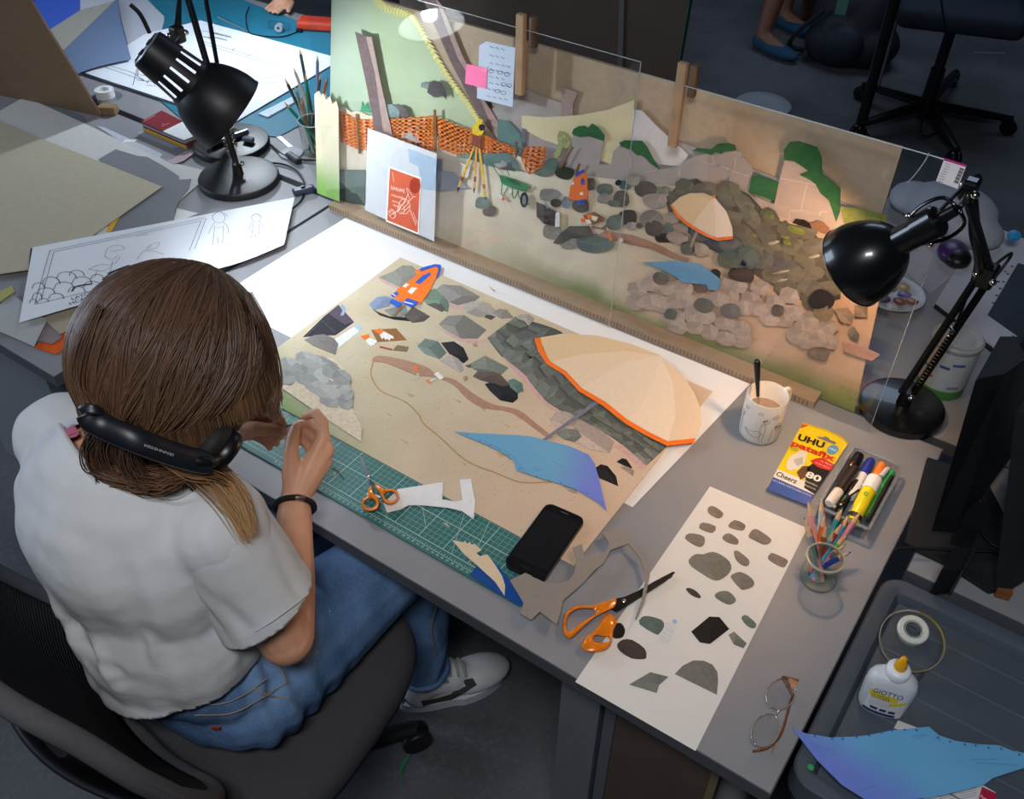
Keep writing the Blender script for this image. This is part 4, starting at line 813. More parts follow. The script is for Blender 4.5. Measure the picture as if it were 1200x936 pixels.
# ------------------------------------------------------------------ scraps on the cutting mat
MZ = DZ+.0036
def scrap(name, k, pts, z, h, label, cat='paper scrap', th=.0006, sm=0):
    o = flat(name, zp(k, pts), z, paper(h), None, th, sm); return tag(o, label, cat)
scrap('white_scrap', 'W400', [(395, 395), (430, 485), (560, 455), (630, 415), (780, 418), (1000, 440), (1130, 470), (1240, 545), (1255, 380), (1215, 170), (1110, 178), (1135, 370), (1060, 382), (945, 362), (955, 200), (530, 265), (500, 300)], PZ+.0016, 'e2e2e2', 'jagged white paper offcut with a square notch beside small scissors')
scrap('white_scrap', 'W400', [(240, 298), (370, 330), (365, 348), (240, 325)], MZ, 'e5e5e5', 'tiny white paper strip under the small scissors')
scrap('sand_scrap', 'P540', [(-60, 318), (20, 335), (30, 322), (45, 345), (62, 330), (75, 350), (95, 345), (148, 388), (110, 410), (135, 432), (185, 418), (240, 490), (290, 570), (312, 640), (308, 710), (240, 610), (120, 500), (20, 415)], MZ+.0012, 'd8c6a8', 'curved sand-coloured cardboard sliver on blue scrap', th=.001)
scrap('blue_scrap', 'P540', [(62, 560), (110, 500), (200, 440), (280, 520), (350, 600), (445, 760), (430, 785), (240, 680)], MZ+.0002, '1c4a94', 'deep blue paper scrap at the cutting mat corner')
sg = scrap('grey_scrap', 'P540', [(345, 600), (530, 512), (500, 550), (500, 575), (580, 610), (680, 625), (760, 600), (800, 550), (805, 490), (815, 430), (785, 372), (850, 345), (870, 430), (960, 432), (1010, 400), (1040, 350), (1035, 325), (990, 268), (1130, 220), (1190, 290), (1200, 345), (1290, 420), (1330, 560), (1290, 760), (1235, 880), (1225, 870), (1270, 740), (1300, 570), (1265, 450), (1180, 340), (1050, 390), (1005, 480), (940, 530), (860, 620), (720, 740), (700, 830), (672, 912), (555, 822), (495, 880), (420, 835), (440, 760)], DZ+.0135, '8d857d', 'curly grey card offcut lying over the phone corner', th=.0008)
for i, (px, py, h) in enumerate(((518, 612, 'b7a79c'), (391, 553, 'c8a878'), (330, 580, 'd9b88a'))):
    o = flat('paper_crumb', [(px, py), (px+6, py+1), (px+9, py+6), (px+5, py+4)] if i == 0 else [(px, py), (px+3, py+1), (px+1, py+5)], MZ if i < 2 else DZ+.0003, paper(h), None, .0005)
    tag(o, ('curved grey paper crumb on the mat grid', 'tiny tan paper crumb on the mat by the bracelet hand', 'tiny tan crumb on the bare desk by the wrist')[i], 'paper scrap')
o = mk('black_sliver', tube([Zp(x, y, MZ+.001) for x, y in catmull([(389, 548), (396, 552), (401, 558), (403, 562)], 4)], .0007, 5), mat('1a1a1a', .6, var=0)); tag(o, 'thin black curved paper sliver on the mat', 'paper scrap')

# ------------------------------------------------------------------ phone
pc = [Zp(*q, DZ+.009) for q in ((649, 596), (690, 618), (630, 674), (584, 657))]
a_ = (pc[1]-pc[0]+pc[2]-pc[3])/2; ang = math.atan2(a_[1], a_[0]); pcen = sum(pc)/4; R = rotz(ang)
t = thing('smartphone', 'black smartphone lying across the cutting mat and painting', 'phone', (pcen[0], pcen[1], PZ+.0015))
z0 = PZ+.0016
def rrect(cx, cy, w_, h_, r, n=5):
    out = []
    for sx, sy, a0 in ((1, 1, 0), (-1, 1, 90), (-1, -1, 180), (1, -1, 270)):
        for k in range(n+1): a = math.radians(a0+90*k/n); out.append((cx+sx*(w_/2-r)+r*math.cos(a), cy+sy*(h_/2-r)+r*math.sin(a)))
    return out
def loc(pts, z): return [pcen*np.array([1, 1, 0])+R@np.array([x, y, 0])+np.array([0, 0, z]) for x, y in pts]
mk('phone_body', prism(loc(rrect(0, 0, .0725, .150, .013), z0), UPN, .0085), plastic('17181b', .3), t)
mk('phone_glass', prism(loc(rrect(0, 0, .069, .146, .012), z0+.0085), UPN, .0006), mat('0b0c10', .35, var=0, spec=.4), t)
mk('screen', prism(loc(rrect(0, .002, .064, .112, .001), z0+.0091), UPN, .0002), mat('121318', .35, var=0), t)
mk('home_button', prism(loc(rrect(0, -.064, .019, .0065, .003), z0+.0091), UPN, .0006), mat('4a4038', .25, metal=.6, var=0), t)
mk('home_button_face', prism(loc(rrect(0, -.064, .0165, .0045, .002), z0+.0097), UPN, .0002), mat('1a1715', .3, var=0), t)
mk('earpiece', prism(loc(rrect(0, .0675, .014, .0015, .0006), z0+.0091), UPN, .0003), mat('5a5a5c', .4, var=0), t)
mk('front_camera', lathe(loc([(.018, .067)], z0+.0091)[0], UPN, [(.0022, 0), (.0022, .0003)], 10), mat('1c1c28', .2, var=0), t)

# ------------------------------------------------------------------ scissors
def scissors(name, label, hx, zb, k, blade1, blade2, piv, loops, m_, bm_, rr=.0035):
    t = thing(name, label, 'scissors', Zp(*zp(k, [piv])[0], zb))
    f3 = lambda p, z=zb: Zp(*zp(k, [p])[0], z)
    for i, bl in enumerate((blade1, blade2)): mk('blade', prism([f3(p, zb+.0016*i) for p in bl], UPN, .0014), bm_, t)
    mk('pivot_screw', lathe(f3(piv, zb+.003), UPN, [(.0036, 0), (.0036, .001), (.002, .0022), (.0006, .0024)], 14), chrome(), t, smooth=40)
    for outline, hole in loops:
        o_ = catmull(outline, 4, True); h_ = catmull(hole, 4, True); n = 40
        def res(l): 
            l = [np.array(p) for p in l]; L = len(l); return [l[int(i*L/n) % L]*(1-(i*L/n % 1))+l[(int(i*L/n)+1) % L]*(i*L/n % 1) for i in range(n)]
        h_ = res(h_); c = sum(h_)/n
        # match outline samples to the hole by angle
        o_ = [np.array(p) for p in o_]; oo = []
        for p in h_:
            d_ = p-c; d_ /= np.linalg.norm(d_); best = None
            for i in range(len(o_)):
                a, b_ = o_[i]-c, o_[(i+1) % len(o_)]-c; den = d_[0]*(b_[1]-a[1])-d_[1]*(b_[0]-a[0])
                if abs(den) < 1e-9: continue
                s = (a[0]*(b_[1]-a[1])-a[1]*(b_[0]-a[0]))/den; u_ = (a[0]*d_[1]-a[1]*d_[0])/den
                if s > 0 and 0 <= u_ <= 1 and (best is None or s > best): best = s
            oo.append(c+d_*(best or 1.2*np.linalg.norm(p-c)))
        V = []; F = []
        for lvl, mixf in ((0, 0.0), (hx*.6, 0.), (hx, .3), (hx, .7), (hx*.6, 1.), (0, 1.)):
            for p, q in zip(oo, h_): V.append(f3(tuple(p*(1-mixf)+q*mixf), zb+lvl))
        for i in range(6):
            j = (i+1) % 6
            for q in range(n): F.append((i*n+q, i*n+(q+1) % n, j*n+(q+1) % n, j*n+q))
        mk('handle', (V, F), m_, t, smooth=60)
    return t
OR = mat('e07a14', .22, var=.04, coat=.3)
scissors('large_scissors', 'large scissors with glossy orange handles lying by the stone sheet', .009, DZ+.003, 'R640',
         [(318, 140), (330, 85), (365, 80), (560, -8), (600, -38), (590, -15), (375, 105), (350, 130)], [(300, 135), (325, 100), (370, 85), (500, 10), (595, -40), (604, -35), (560, 5), (380, 120), (330, 150)], (365, 95),
         [([(78, 200), (90, 150), (150, 115), (210, 118), (320, 85), (325, 110), (305, 138), (240, 165), (180, 215), (125, 265), (95, 268), (78, 240)], [(95, 215), (105, 165), (150, 135), (205, 132), (228, 140), (220, 165), (160, 200), (120, 235), (102, 240)]),
          ([(362, 125), (345, 165), (318, 225), (308, 290), (280, 325), (215, 337), (172, 322), (165, 295), (185, 265), (215, 245), (240, 215), (300, 135)], [(222, 268), (235, 258), (280, 262), (298, 275), (290, 288), (250, 290), (228, 282)])], OR, mat('4a4846', .3, metal=.9, var=.1))
scissors('small_scissors', 'small scissors with round orange finger rings on the green mat', .011, PZ+.0035, 'W400',
         [(250, 150), (215, 60), (180, -50), (170, -52), (195, 40), (235, 150), (285, 215), (300, 205)], [(190, -45), (240, 60), (275, 140), (270, 215), (258, 228), (245, 160), (205, 40)], (264, 152),
         [([(190, 390), (200, 350), (245, 325), (258, 232), (290, 228), (305, 310), (345, 345), (358, 400), (340, 450), (290, 472), (230, 468), (195, 435)], [(215, 395), (228, 370), (265, 355), (305, 365), (322, 395), (312, 425), (275, 440), (235, 430)]),
          ([(305, 215), (335, 202), (385, 268), (450, 258), (510, 270), (540, 320), (530, 365), (490, 400), (440, 408), (395, 385), (380, 330), (340, 275)], [(402, 325), (415, 300), (455, 288), (495, 300), (515, 330), (505, 358), (465, 372), (425, 360)])], OR, chrome('b9bcc0', .25))

# ------------------------------------------------------------------ mug
mc = Zp(889, 506, DZ); CER = mat('d9d4cc', .25, var=.02, coat=.3)
t = thing('mug', 'white mug with doodled line drawing holding a black spoon', 'mug', mc)
mh, mr = .094, .0375
mk('mug_body', lathe(mc, UPN, [(.001, .0005), (mr-.003, .0005), (mr-.001, .003), (mr, .01), (mr, mh-.002), (mr-.0015, mh), (mr-.0035, mh-.002), (mr-.0038, .012), (mr-.008, .006), (.001, .006)], 40), CER, t, smooth=50)
hd = np.array([.35, .94, 0]); hd /= np.linalg.norm(hd)
mk('mug_handle', tube(catmull([mc+hd*(mr-.002)+np.array([0, 0, .078]), mc+hd*(mr+.018)+np.array([0, 0, .078]), mc+hd*(mr+.026)+np.array([0, 0, .052]), mc+hd*(mr+.016)+np.array([0, 0, .026]), mc+hd*(mr-.002)+np.array([0, 0, .022])], 6), .0052, 10), CER, t, smooth=60)
mk('drink', lathe(mc+np.array([0, 0, .054]), UPN, [(mr-.0042, 0), (mr-.0042, .001), (.0008, .0012)], 32), mat('8f7868', .25, var=.1, scale=60), t, smooth=60)
def mugp(u, z): a = math.radians(-78+u); return mc+np.array([math.cos(a)*(mr+.0002), math.sin(a)*(mr+.0002), z])
dl = [[(-60, .05), (-58, .015)], [(-40, .030), (-25, .022), (0, .020), (12, .030)], [(-40, .030), (-20, .030), (0, .034), (12, .030)], [(12, .058), (5, .045), (8, .010)], [(12, .058), (18, .045), (16, .010)], [(38, .04), (36, .012)], [(6, .060), (18, .066), (26, .060), (16, .056), (6, .060)], [(30, .070), (45, .074), (50, .068), (34, .066), (30, .070)],
      [(-10, .075), (-2, .079), (4, .074), (-10, .075)], [(-55, .075), (-48, .070), (-40, .077), (-55, .075)], [(-58, .050), (-48, .058)], [(-58, .050), (-66, .060)], [(-58, .050), (-55, .062)], [(42, .045), (55, .042), (66, .048), (55, .052), (42, .045)], [(44, .040), (60, .036), (70, .044)], [(10, .050), (20, .054)], [(4, .052), (10, .050)]]
gs = []
for l in dl: gs.append(tube([mugp(*q) for q in (catmull(l, 5) if len(l) > 2 else catmull([l[0], ((l[0][0]+l[1][0])/2, (l[0][1]+l[1][1])/2), l[1]], 3))], .00032, 4))
mk('mug_doodle', join(*gs), mat('3a3a3c', .5, var=0), t)
gs = [ellipsoid(mugp(u, z), (.0018, .0018, .0012), n=8, m=5) for u, z in ((10, .061), (16, .062), (48, .046), (58, .045))]
mk('doodle_spots', join(*gs), mat('2c2c2e', .5, var=0), t)
sp0 = mc+np.array([.002, -.008, .010]); sp1 = Tp(887, 421, 0); D_ = ray(887, 421); 
tt = ((mc[1]+.004)-CAM[1])/D_[1]; sp1 = CAM+tt*D_
t2 = thing('spoon', 'black-handled spoon standing in the doodled mug', 'spoon', mc+np.array([0, 0, .007]))
sd = sp1-sp0
mk('spoon_stem', tube([sp0, sp0+sd*.55], [.0022, .0025], 8), chrome(), t2, smooth=60)
mk('spoon_grip', tube(catmull([sp0+sd*.5, sp0+sd*.75, sp0+sd*.95, sp1], 4), [.003, .0033, .0037, .0042, .0048, .0052, .0056, .006, .0062, .006, .005, .004, .0025][:13], 10), plastic('15151a', .2), t2, smooth=60)
mk('spoon_bowl', ellipsoid(sp0+np.array([0, 0, .002]), (.010, .006, .006)), chrome(), t2, smooth=60)

# ------------------------------------------------------------------ adhesive packet
PKZ = DZ+.006
pk = [np.array(q, float) for q in zp('P860', [(183, 640), (412, 730), (657, 362), (385, 272)])]
def pkuv(u, v): return tuple((1-u)*(1-v)*pk[0]+u*(1-v)*pk[1]+u*v*pk[2]+(1-u)*v*pk[3])
t = thing('adhesive_packet', 'yellow and blue adhesive putty packet lying beside the marker box', 'packet', Zp(*pkuv(.5, .5), DZ))
def pflat(n, uv, h, dz, m=None): return flat(n, [pkuv(*q) for q in uv], PKZ+dz, m or mat(h, .35, var=.02, coat=.2), t, .0004)
ol = [(0, 0), (1, 0), (1, .93), (.85, .97), (.72, .985), (.5, 1.0), (.2, 1.0), (0, 1)]
mk('packet_back', prism([Zp(*pkuv(*q), DZ+.0008) for q in ol], UPN, .005), mat('c9a90e', .4, var=.03), t)
pflat('packet_card', ol, 'e6cc10', 0)
pflat('blue_panel', [(0, 0), (1, 0), (1, .16), (0, .19)], '2a4f9e', .0004)
pflat('white_panel', [(0, .19), (1, .16), (1, .24), (.5, .30), (0, .31)], 'e9e6e0', .0004)
pflat('red_corner', [(0, .93), (.12, 1.0), (0, 1)], 'd8432b', .0004)
pflat('hang_slot', [(.38, .90), (.42, .885), (.75, .875), (.80, .89), (.76, .91), (.64, .915), (.60, .935), (.52, .935), (.50, .915)], '6f6f72', .0004)
pflat('black_badge', [(.55, .46), (.62, .60), (1, .56), (1, .17), (.72, .20)], '191614', .0008)
pflat('red_badge', [(.52, .56), (.60, .62), (.72, .66), (1, .62), (1, .53), (.75, .52)], 'd02a1e', .0010)
pflat('brown_block', [(.40, .36), (.44, .46), (.58, .50), (.66, .38), (.56, .28)], '5b4028', .0008)
pflat('white_putty', [(.10, .52), (.24, .66), (.38, .66), (.46, .50), (.38, .40), (.22, .34), (.12, .40)], 'd9d6cd', .0006)
pflat('putty_shade', [(.20, .50), (.34, .58), (.42, .50), (.34, .44)], 'b5b2aa', .0010)
oi = [(.80+.11*math.cos(a), .80+.07*math.sin(a)) for a in np.linspace(0, 2*math.pi, 18)[:-1]]; pflat('blue_seal', oi, '5f9ac4', .0006)
oi = [(.10+.09*math.cos(a), .645+.032*math.sin(a)) for a in np.linspace(0, 2*math.pi, 14)[:-1]]; pflat('green_seal', oi, 'a9b02a', .0006)
TX = lambda s, u0, v0, u1, v1, h, hgt, dz=.0012, bold=0.: text('lettering', s, Zp(*pkuv(u0, v0), PKZ), Zp(*pkuv(u1, v1), PKZ), UPN, mat(h, .45, var=0), t, height=hgt, lift=dz, bold=bold)
TX('UHU', .06, .775, .62, .775, '161412', .0165, .0012, .045); TX('patafix', .0, .675, .97, .655, 'c8271d', .0150, .0014, .04)
TX('80', .60, .34, .95, .33, 'f2efe8', .0155, .0018, .03); TX('Cheerz', .03, .215, .52, .205, '1a1a1a', .0120, .0012, .02)
TX('Pastilles', .64, .275, .97, .265, 'e8e4dc', .004, .0018); TX('adhesives', .64, .225, .97, .215, 'e8e4dc', .004, .0018)
TX('UN CADEAU PHOTO DANS CE PACK', .03, .135, .97, .115, 'd9e0f0', .0042, .0012)
TX('100%', .73, .79, .88, .785, 'e9f1f6', .0050, .0012); TX('se fixe', .70, .60, .96, .585, 'f3d8cf', .0038, .0016); TX('et se retire', .64, .555, .96, .54, 'f3d8cf', .0038, .0016)

# ------------------------------------------------------------------ clear box with markers
bc = [np.array(Zp(*q, DZ+.028)) for q in zp('P860', [(690, 368), (965, 492), (738, 925), (445, 760)])]
u_ = (bc[1]-bc[0]+bc[2]-bc[3])/2; v_ = (bc[0]-bc[3]+bc[1]-bc[2])/2; W_, L_ = np.linalg.norm(u_), np.linalg.norm(v_); ab = math.atan2(v_[1], v_[0])-math.pi/2
bcen = sum(bc)/4; RB_ = rotz(ab); BO = np.array([bcen[0], bcen[1], DZ]); BS = 1.22; W_ = .083; L_ = .168
CL = glassy('clear_styrene', (.97, .98, 1.), .965, .06, 1.5)
t = thing('marker_box', 'clear plastic box crammed with markers and a glue stick', 'box', BO)
def bw(p): return BO+RB_@np.array(p, float)
hh = .030
def bbox(n, c, s, m): mk(n, box(bw(c), s, RB_), m, t)
bbox('box_floor', (0, 0, .0012), (W_, L_, .0016), CL)
for c, s in (((-W_/2, 0, hh/2+.001), (.0016, L_, hh)), ((W_/2, 0, hh/2+.001), (.0016, L_, hh)), ((0, -L_/2, hh/2+.001), (W_, .0016, hh)), ((0, L_/2, hh/2+.001), (W_, .0016, hh))): bbox('box_wall', c, s, CL)
rimg = [box(bw(c), s, RB_) for c, s in (((-W_/2-.002, 0, hh+.001), (.005, L_+.006, .0022)), ((W_/2+.002, 0, hh+.001), (.005, L_+.006, .0022)), ((0, -L_/2-.002, hh+.001), (W_, .005, .0022)), ((0, L_/2+.002, hh+.001), (W_, .005, .0022)))]
mk('box_rim', join(*rimg), mat('b9bcc0', .2, var=.02, trans=.6, alpha=.75), t)
bbox('box_latch', (0, -L_/2-.006, .020), (.022, .006, .012), CL)
def marker(label, x, y0_, y1_, z0_, z1_, r, body, cap, capf=.35, tip=None, x1_=None, name='marker', cat='marker', capend=1):
    r *= BS; p0 = bw((x*BS, y0_*BS*.95, z0_*BS-.002)); p1 = bw(((x if x1_ is None else x1_)*BS, y1_*BS*.95, z1_*BS-.002)); t = thing(name, label, cat, p0, 'pens in the clear box'); d_ = p1-p0; L = np.linalg.norm(d_)
    a, b_ = (0, L*(1-capf)) if capend else (L*capf, L)
    mk('barrel', lathe(p0, d_, [(r*.9, a), (r*.95, a+.002), (r*.95, b_)], 14), plastic(body, .3), t, smooth=40)
    c0_, c1_ = (L*(1-capf), L) if capend else (0, L*capf)
    mk('cap', lathe(p0, d_, [(r*1.02, c0_), (r*1.05, c0_+.001), (r*1.02, c1_-.003), (r*.8, c1_-.0004), (r*.2, c1_)] if capend else [(r*.2, 0), (r*.8, .0004), (r*1.02, .003), (r*1.05, c1_-.001), (r*1.0, c1_)], 14), plastic(cap, .3), t, smooth=40)
    return t, p0, d_, L
def dots(t, p0, d_, L, r, at=.5):
    u2, v2, a2 = frame(d_)
    upv = np.array([0, 0, 1.]); upv -= a2*(upv@a2); upv /= np.linalg.norm(upv); sd_ = np.cross(a2, upv)
    for k, h in enumerate(('e9e6e0', 'd8452c', 'e8b52a', '3f9a5a', '3a6fc0')):
        c = p0+a2*(L*at+k*.005); n_ = upv*.9+sd_*(-.3); n_ /= np.linalg.norm(n_)
        mk('colour_dot', box(c+n_*r*.97, (.0034, .0034, .0012), np.column_stack((np.cross(n_, a2), a2, n_))), mat(h, .4, var=0), t)
q = marker('black paint marker with coloured dots lying by the box wall', -.024, -.015, .070, .012, .020, .0075, '1c1817', '1a1716', .3); dots(*q, .0073*BS, .62)
marker('white-capped marker with brown barrel in the clear box', -.0245, -.058, .028, .024, .028, .0072, '2c2422', 'e3d9cc', .36, capend=0, x1_=-.018)
marker('blue-capped white marker in the clear box', -.006, -.02, .068, .016, .021, .0066, 'e9e6e2', '27358f', .40)
marker('orange-capped highlighter with black tip in the clear box', .010, -.01, .068, .014, .022, .0068, 'dcd6d2', 'f0862a', .42)
q = marker('black marker with coloured dots under the glue stick', -.010, -.066, .015, .010, .019, .0062, '1d1a19', '211d1c', .3); dots(*q, .006*BS, .3)
marker('slim grey fineliner crossing the clear box', .004, -.055, .055, .026, .030, .0035, '7b7d86', 'c9c9cf', .2, x1_=.020)
marker('purple felt pen beside the green highlighter', .016, -.02, .050, .014, .020, .004, '6b3a7c', '5a2d86', .3)
marker('green highlighter lying along the box side', .026, -.035, .060, .013, .022, .0060, '4fb04a', '2f9a45', .35)
marker('black ballpoint at the box edge', .0295, -.06, .045, .028, .028, .0032, '22201f', '1a1a1a', .25)
q = marker('yellow glue stick with a white cap on top of the markers', .012, -.068, .022, .020, .033, .0105, 'e8d21c', 'e8e6e2', .30, name='glue_stick', cat='glue stick')
u2, v2, a2 = frame(q[2]); 
mk('green_logo', lathe(q[1]+a2*q[3]*.52+np.array([0, 0, .0122]), (0, -.12, 1), [(.0026, 0), (.004, 0), (.004, .0005), (.0026, .0005)], 14, True), mat('3d9a55', .5, var=0), q[0])
mk('black_band', lathe(q[1]+a2*.004, q[2], [(.0128, 0), (.0128, .010)], 14), plastic('2a2622'), q[0])
o = mk('tweezers', join(tube(catmull([bw((-.028, -.06, .030)), bw((-.030, -.03, .031)), bw((-.022, -.005, .031)), bw((-.014, .012, .031))], 5), .0012, 6), tube(catmull([bw((-.026, -.062, .031)), bw((-.024, -.03, .032)), bw((-.019, -.005, .031)), bw((-.014, .012, .031))], 5), .0012, 6)), chrome(), smooth=60); tag(o, 'bent steel tweezers resting on the markers', 'tweezers')
o = mk('paint_brush', tube([bw((-.020, -.066, .027)), bw((.0, -.01, .030))], [.0012, .002], 8), plastic('2a1d16'), smooth=60); tag(o, 'thin dark brush handle with pale tip among markers', 'brush'); mk('brush_tip', tube([bw((-.021, -.0686, .0268)), bw((-.0195, -.0646, .027))], [.002, .0016], 8), plastic('e9d9b8'), o, smooth=60)

# ------------------------------------------------------------------ pencil jar
jc = Zp(958, 679, DZ); JG = glassy('jar_glass', (.97, .98, .95), .93, .02, 1.7)
t = thing('pencil_jar', 'small clear glass jar holding coloured pencils', 'jar', jc)
jr, jh = .029, .056
mk('jar_wall', lathe(jc, UPN, [(jr-.004, .0006), (jr-.001, .003), (jr, .008), (jr, jh-.008), (jr-.001, jh-.004), (jr, jh)], 32), JG, t, smooth=60)
mk('jar_rim', lathe(jc, UPN, [(jr-.002, jh-.003), (jr+.001, jh-.003), (jr+.0012, jh), (jr-.002, jh+.0006)], 32, True), mat('c9cbbd', .15, var=.02, trans=.5), t, smooth=60)
mk('jar_base', lathe(jc, UPN, [(.001, .0005), (jr-.005, .0005), (jr-.003, .004), (.001, .005)], 24), mat('b9bcb4', .2, var=.02, trans=.6), t, smooth=60)
def pencil(tip_px, tz, foot, h, label, r=.0046, lead=None):
    tip = Zp(*tip_px, tz); ft = jc+np.array([foot[0], foot[1], .007]); d_ = tip-ft; L = np.linalg.norm(d_)
    t = thing('colour_pencil', label, 'pencil', ft, 'pencils in the glass jar')
    mk('pencil_shaft', lathe(ft, d_, [(r, 0), (r, L-.022)], 6), plastic(h, .35), t)
    mk('sharpened_wood', lathe(ft, d_, [(r, L-.022), (r*.35, L-.005)], 10), mat('c99f78', .7, var=.1), t, smooth=60)
    mk('pencil_lead', lathe(ft, d_, [(r*.35, L-.005), (.0002, L)], 8), mat(lead or h, .5, var=0), t, smooth=60)
pz = DZ
for px, tz, foot, h, lab, lead in (((947, 587), .125, (.008, -.006), 'cf8d8a', 'salmon pink pencil at the back of the jar', None), ((963, 583), .118, (-.002, .008), 'a8abb0', 'silver grey pencil leaning towards the marker box', None), ((967, 601), .115, (-.010, -.004), 'd8622a', 'bright orange pencil in the middle of the jar', None),
                               ((969, 613), .105, (-.007, .004), '8f5a2e', 'brown ochre pencil behind the orange one', None), ((942, 605), .110, (.010, .002), '5f6a62', 'grey-green pencil on the packet side of the jar', None), ((946, 612), .104, (.004, -.010), '7b8a86', 'pale sage pencil next to the grey-green one', None),
                               ((988, 594), .122, (-.012, .006), '1f8a8c', 'teal pencil with sharp tip in the jar', None), ((996, 602), .110, (-.008, -.010), '3aa0b8', 'turquoise pencil leaning over the jar rim', '2a6fb0'), ((988, 611), .104, (-.012, -.002), '8e2030', 'dark red pencil crossing the others', None),
                               ((1009, 599), .112, (-.004, -.012), 'cf7a93', 'rose pink pencil leaning far over the rim', None), ((978, 618), .098, (-.004, .012), '6f8fb8', 'dull blue pencil low behind the red one', None), ((994, 625), .090, (-.010, .010), '5fa83a', 'leaf green pencil low in the jar', None),
                               ((998, 646), .072, (-.014, -.004), '2a46a0', 'royal blue pencil lying lowest over the rim', None), ((992, 637), .078, (-.012, .006), '6b7078', 'slate grey pencil above the royal blue one', None)):
    pencil(px, DZ+tz*.75, foot, h, lab, lead=lead)

# ------------------------------------------------------------------ eyeglasses
t = thing('eyeglasses', 'thin round eyeglasses with tortoiseshell temples on the desk corner', 'glasses', Zp(912, 835, DZ))
GZ = DZ+.0185
GW = mat('d9cdbf', .2, metal=.8, var=.05); TOR = mat('6b3f26', .3, var=.5, scale=160)
f3 = lambda x, y, z: Zp(*zp('R800', [(x, y)])[0], z)
for cx, cy, rx, ry, tl in ((345, 400, 48, 57, .55), (292, 528, 47, 62, .5)):
    ring = [];
    for a in np.linspace(0, 2*math.pi, 30):
        x, y = rx*math.cos(a), ry*math.sin(a); X2, Y2 = x*math.cos(tl)-y*math.sin(tl), x*math.sin(tl)+y*math.cos(tl)
        ring.append(f3(cx+X2, cy+Y2, DZ+.004+.016*(.5+.5*math.sin(a-.6))))
    mk('lens_rim', tube(ring, .0009, 6), GW, t, smooth=60)
    c = sum(ring[:-1])/29; n = 29
    mk('lens', ([tuple(p) for p in ring[:-1]]+[tuple(c)], [(i, (i+1) % n, n) for i in range(n)]), glassy('lens_glass', (1, 1, 1), .96, .02, 1.6), t)
mk('nose_bridge', tube(catmull([f3(330, 475, DZ+.014), f3(337, 460, DZ+.02), f3(345, 448, DZ+.016)], 5), .0012, 6), GW, t, smooth=60)
for p0_, p1_ in (((352, 340), (388, 408)), ): mk('temple_arm', tube(catmull([f3(408, 352, DZ+.018), f3(*p0_, DZ+.014), f3(365, 362, DZ+.01), f3(*p1_, DZ+.004)], 5), .0019, 8), TOR, t, smooth=60)
mk('temple_arm', tube(catmull([f3(300, 590, DZ+.015), f3(250, 600, DZ+.006), f3(300, 588, DZ+.005), f3(345, 540, DZ+.004), f3(375, 440, DZ+.004), f3(390, 400, DZ+.004)], 6), .0019, 8), TOR, t, smooth=60)
for a, c in (((370, 347), (413, 345)), ((315, 612), (325, 570))): mk('frame_corner', prism([f3(a[0], a[1], DZ+.016), f3(c[0], c[1], DZ+.016), f3((a[0]+c[0])/2+ (-6 if a[0] > 350 else 8), (a[1]+c[1])/2+38 if a[0] > 350 else (a[1]+c[1])/2, DZ+.016)], UPN, .002), mat('b07a5a', .35, var=.2), t)
mk('nose_pad', ellipsoid(f3(322, 447, DZ+.012), (.0028, .002, .004)), glassy('lens_glass'), t, smooth=60); mk('nose_pad', ellipsoid(f3(306, 482, DZ+.012), (.0028, .002, .004)), glassy('lens_glass'), t, smooth=60)

# ------------------------------------------------------------------ things on the tray
TZ = zt-.0195
bcn = Zp(1031, 828, TZ)
t = thing('glue_bottle', 'white squeeze glue bottle with yellow nozzle standing on the tray', 'glue bottle', bcn)
WB = mat('cfd6dc', .3, var=.02, trans=.1); bang = math.radians(14); ca, sa = math.cos(bang), math.sin(bang)
def oval(prof, n=36):
    V = []; F = []
    for rx, ry, z in prof:
        for k in range(n):
            a = 2*math.pi*k/n; e = .8; x = math.copysign(abs(math.cos(a))**e, math.cos(a))*rx; y = math.copysign(abs(math.sin(a))**e, math.sin(a))*ry
            V.append(bcn+np.array([x*ca-y*sa, x*sa+y*ca, z]))
    for i in range(len(prof)-1):
        for k in range(n): F.append((i*n+k, i*n+(k+1) % n, (i+1)*n+(k+1) % n, (i+1)*n+k))
    F.append(tuple(range(n))[::-1]); F.append(tuple((len(prof)-1)*n+k for k in range(n)))
    return V, F
mk('bottle_body', oval([(.029, .016, .0008), (.032, .018, .004), (.033, .019, .012), (.0345, .0195, .05), (.034, .0195, .068), (.031, .018, .078), (.022, .015, .085), (.014, .013, .088)]), WB, t, smooth=60)
mk('bottle_collar', lathe(bcn, UPN, [(.0155, .086), (.0165, .089), (.0165, .099), (.0145, .102), (.008, .103)], 28), mat('dfe6ec', .3, var=.02), t, smooth=50)
mk('nozzle', lathe(bcn, UPN, [(.0085, .102), (.0088, .108), (.0075, .114), (.0048, .122), (.0035, .127), (.0008, .128)], 20), mat('e6a417', .35, var=.03), t, smooth=60)
def bface(u, z): # point on the camera-facing bottle face
    x = u; y = -.0199*(max(0., 1-abs(u/.034)**2.5))**(.4); return bcn+np.array([x*ca-y*sa, x*sa+y*ca, z])
def bpatch(n, u0, u1, z0_, z1_, h, lift, sk=0.):
    V = []; F = []; k = 10
    for i in range(k+1):
        for j in range(2):
            u = u0+(u1-u0)*i/k; p = bface(u, (z0_, z1_)[j]+sk*u); nrm_ = np.array([sa, -ca, 0]); V.append(p+nrm_*lift)
    for i in range(k): F.append((2*i, 2*i+2, 2*i+3, 2*i+1))
    return mk(n, (V, F), mat(h, .4, var=.02), t)
bpatch('label', -.026, .026, .010, .072, 'dfe3e6', .0006); bpatch('yellow_stripe', -.026, .012, .047, .0595, 'e6d03a', .0009); bpatch('blue_stripe', -.026, .018, .011, .017, '22346f', .0009)
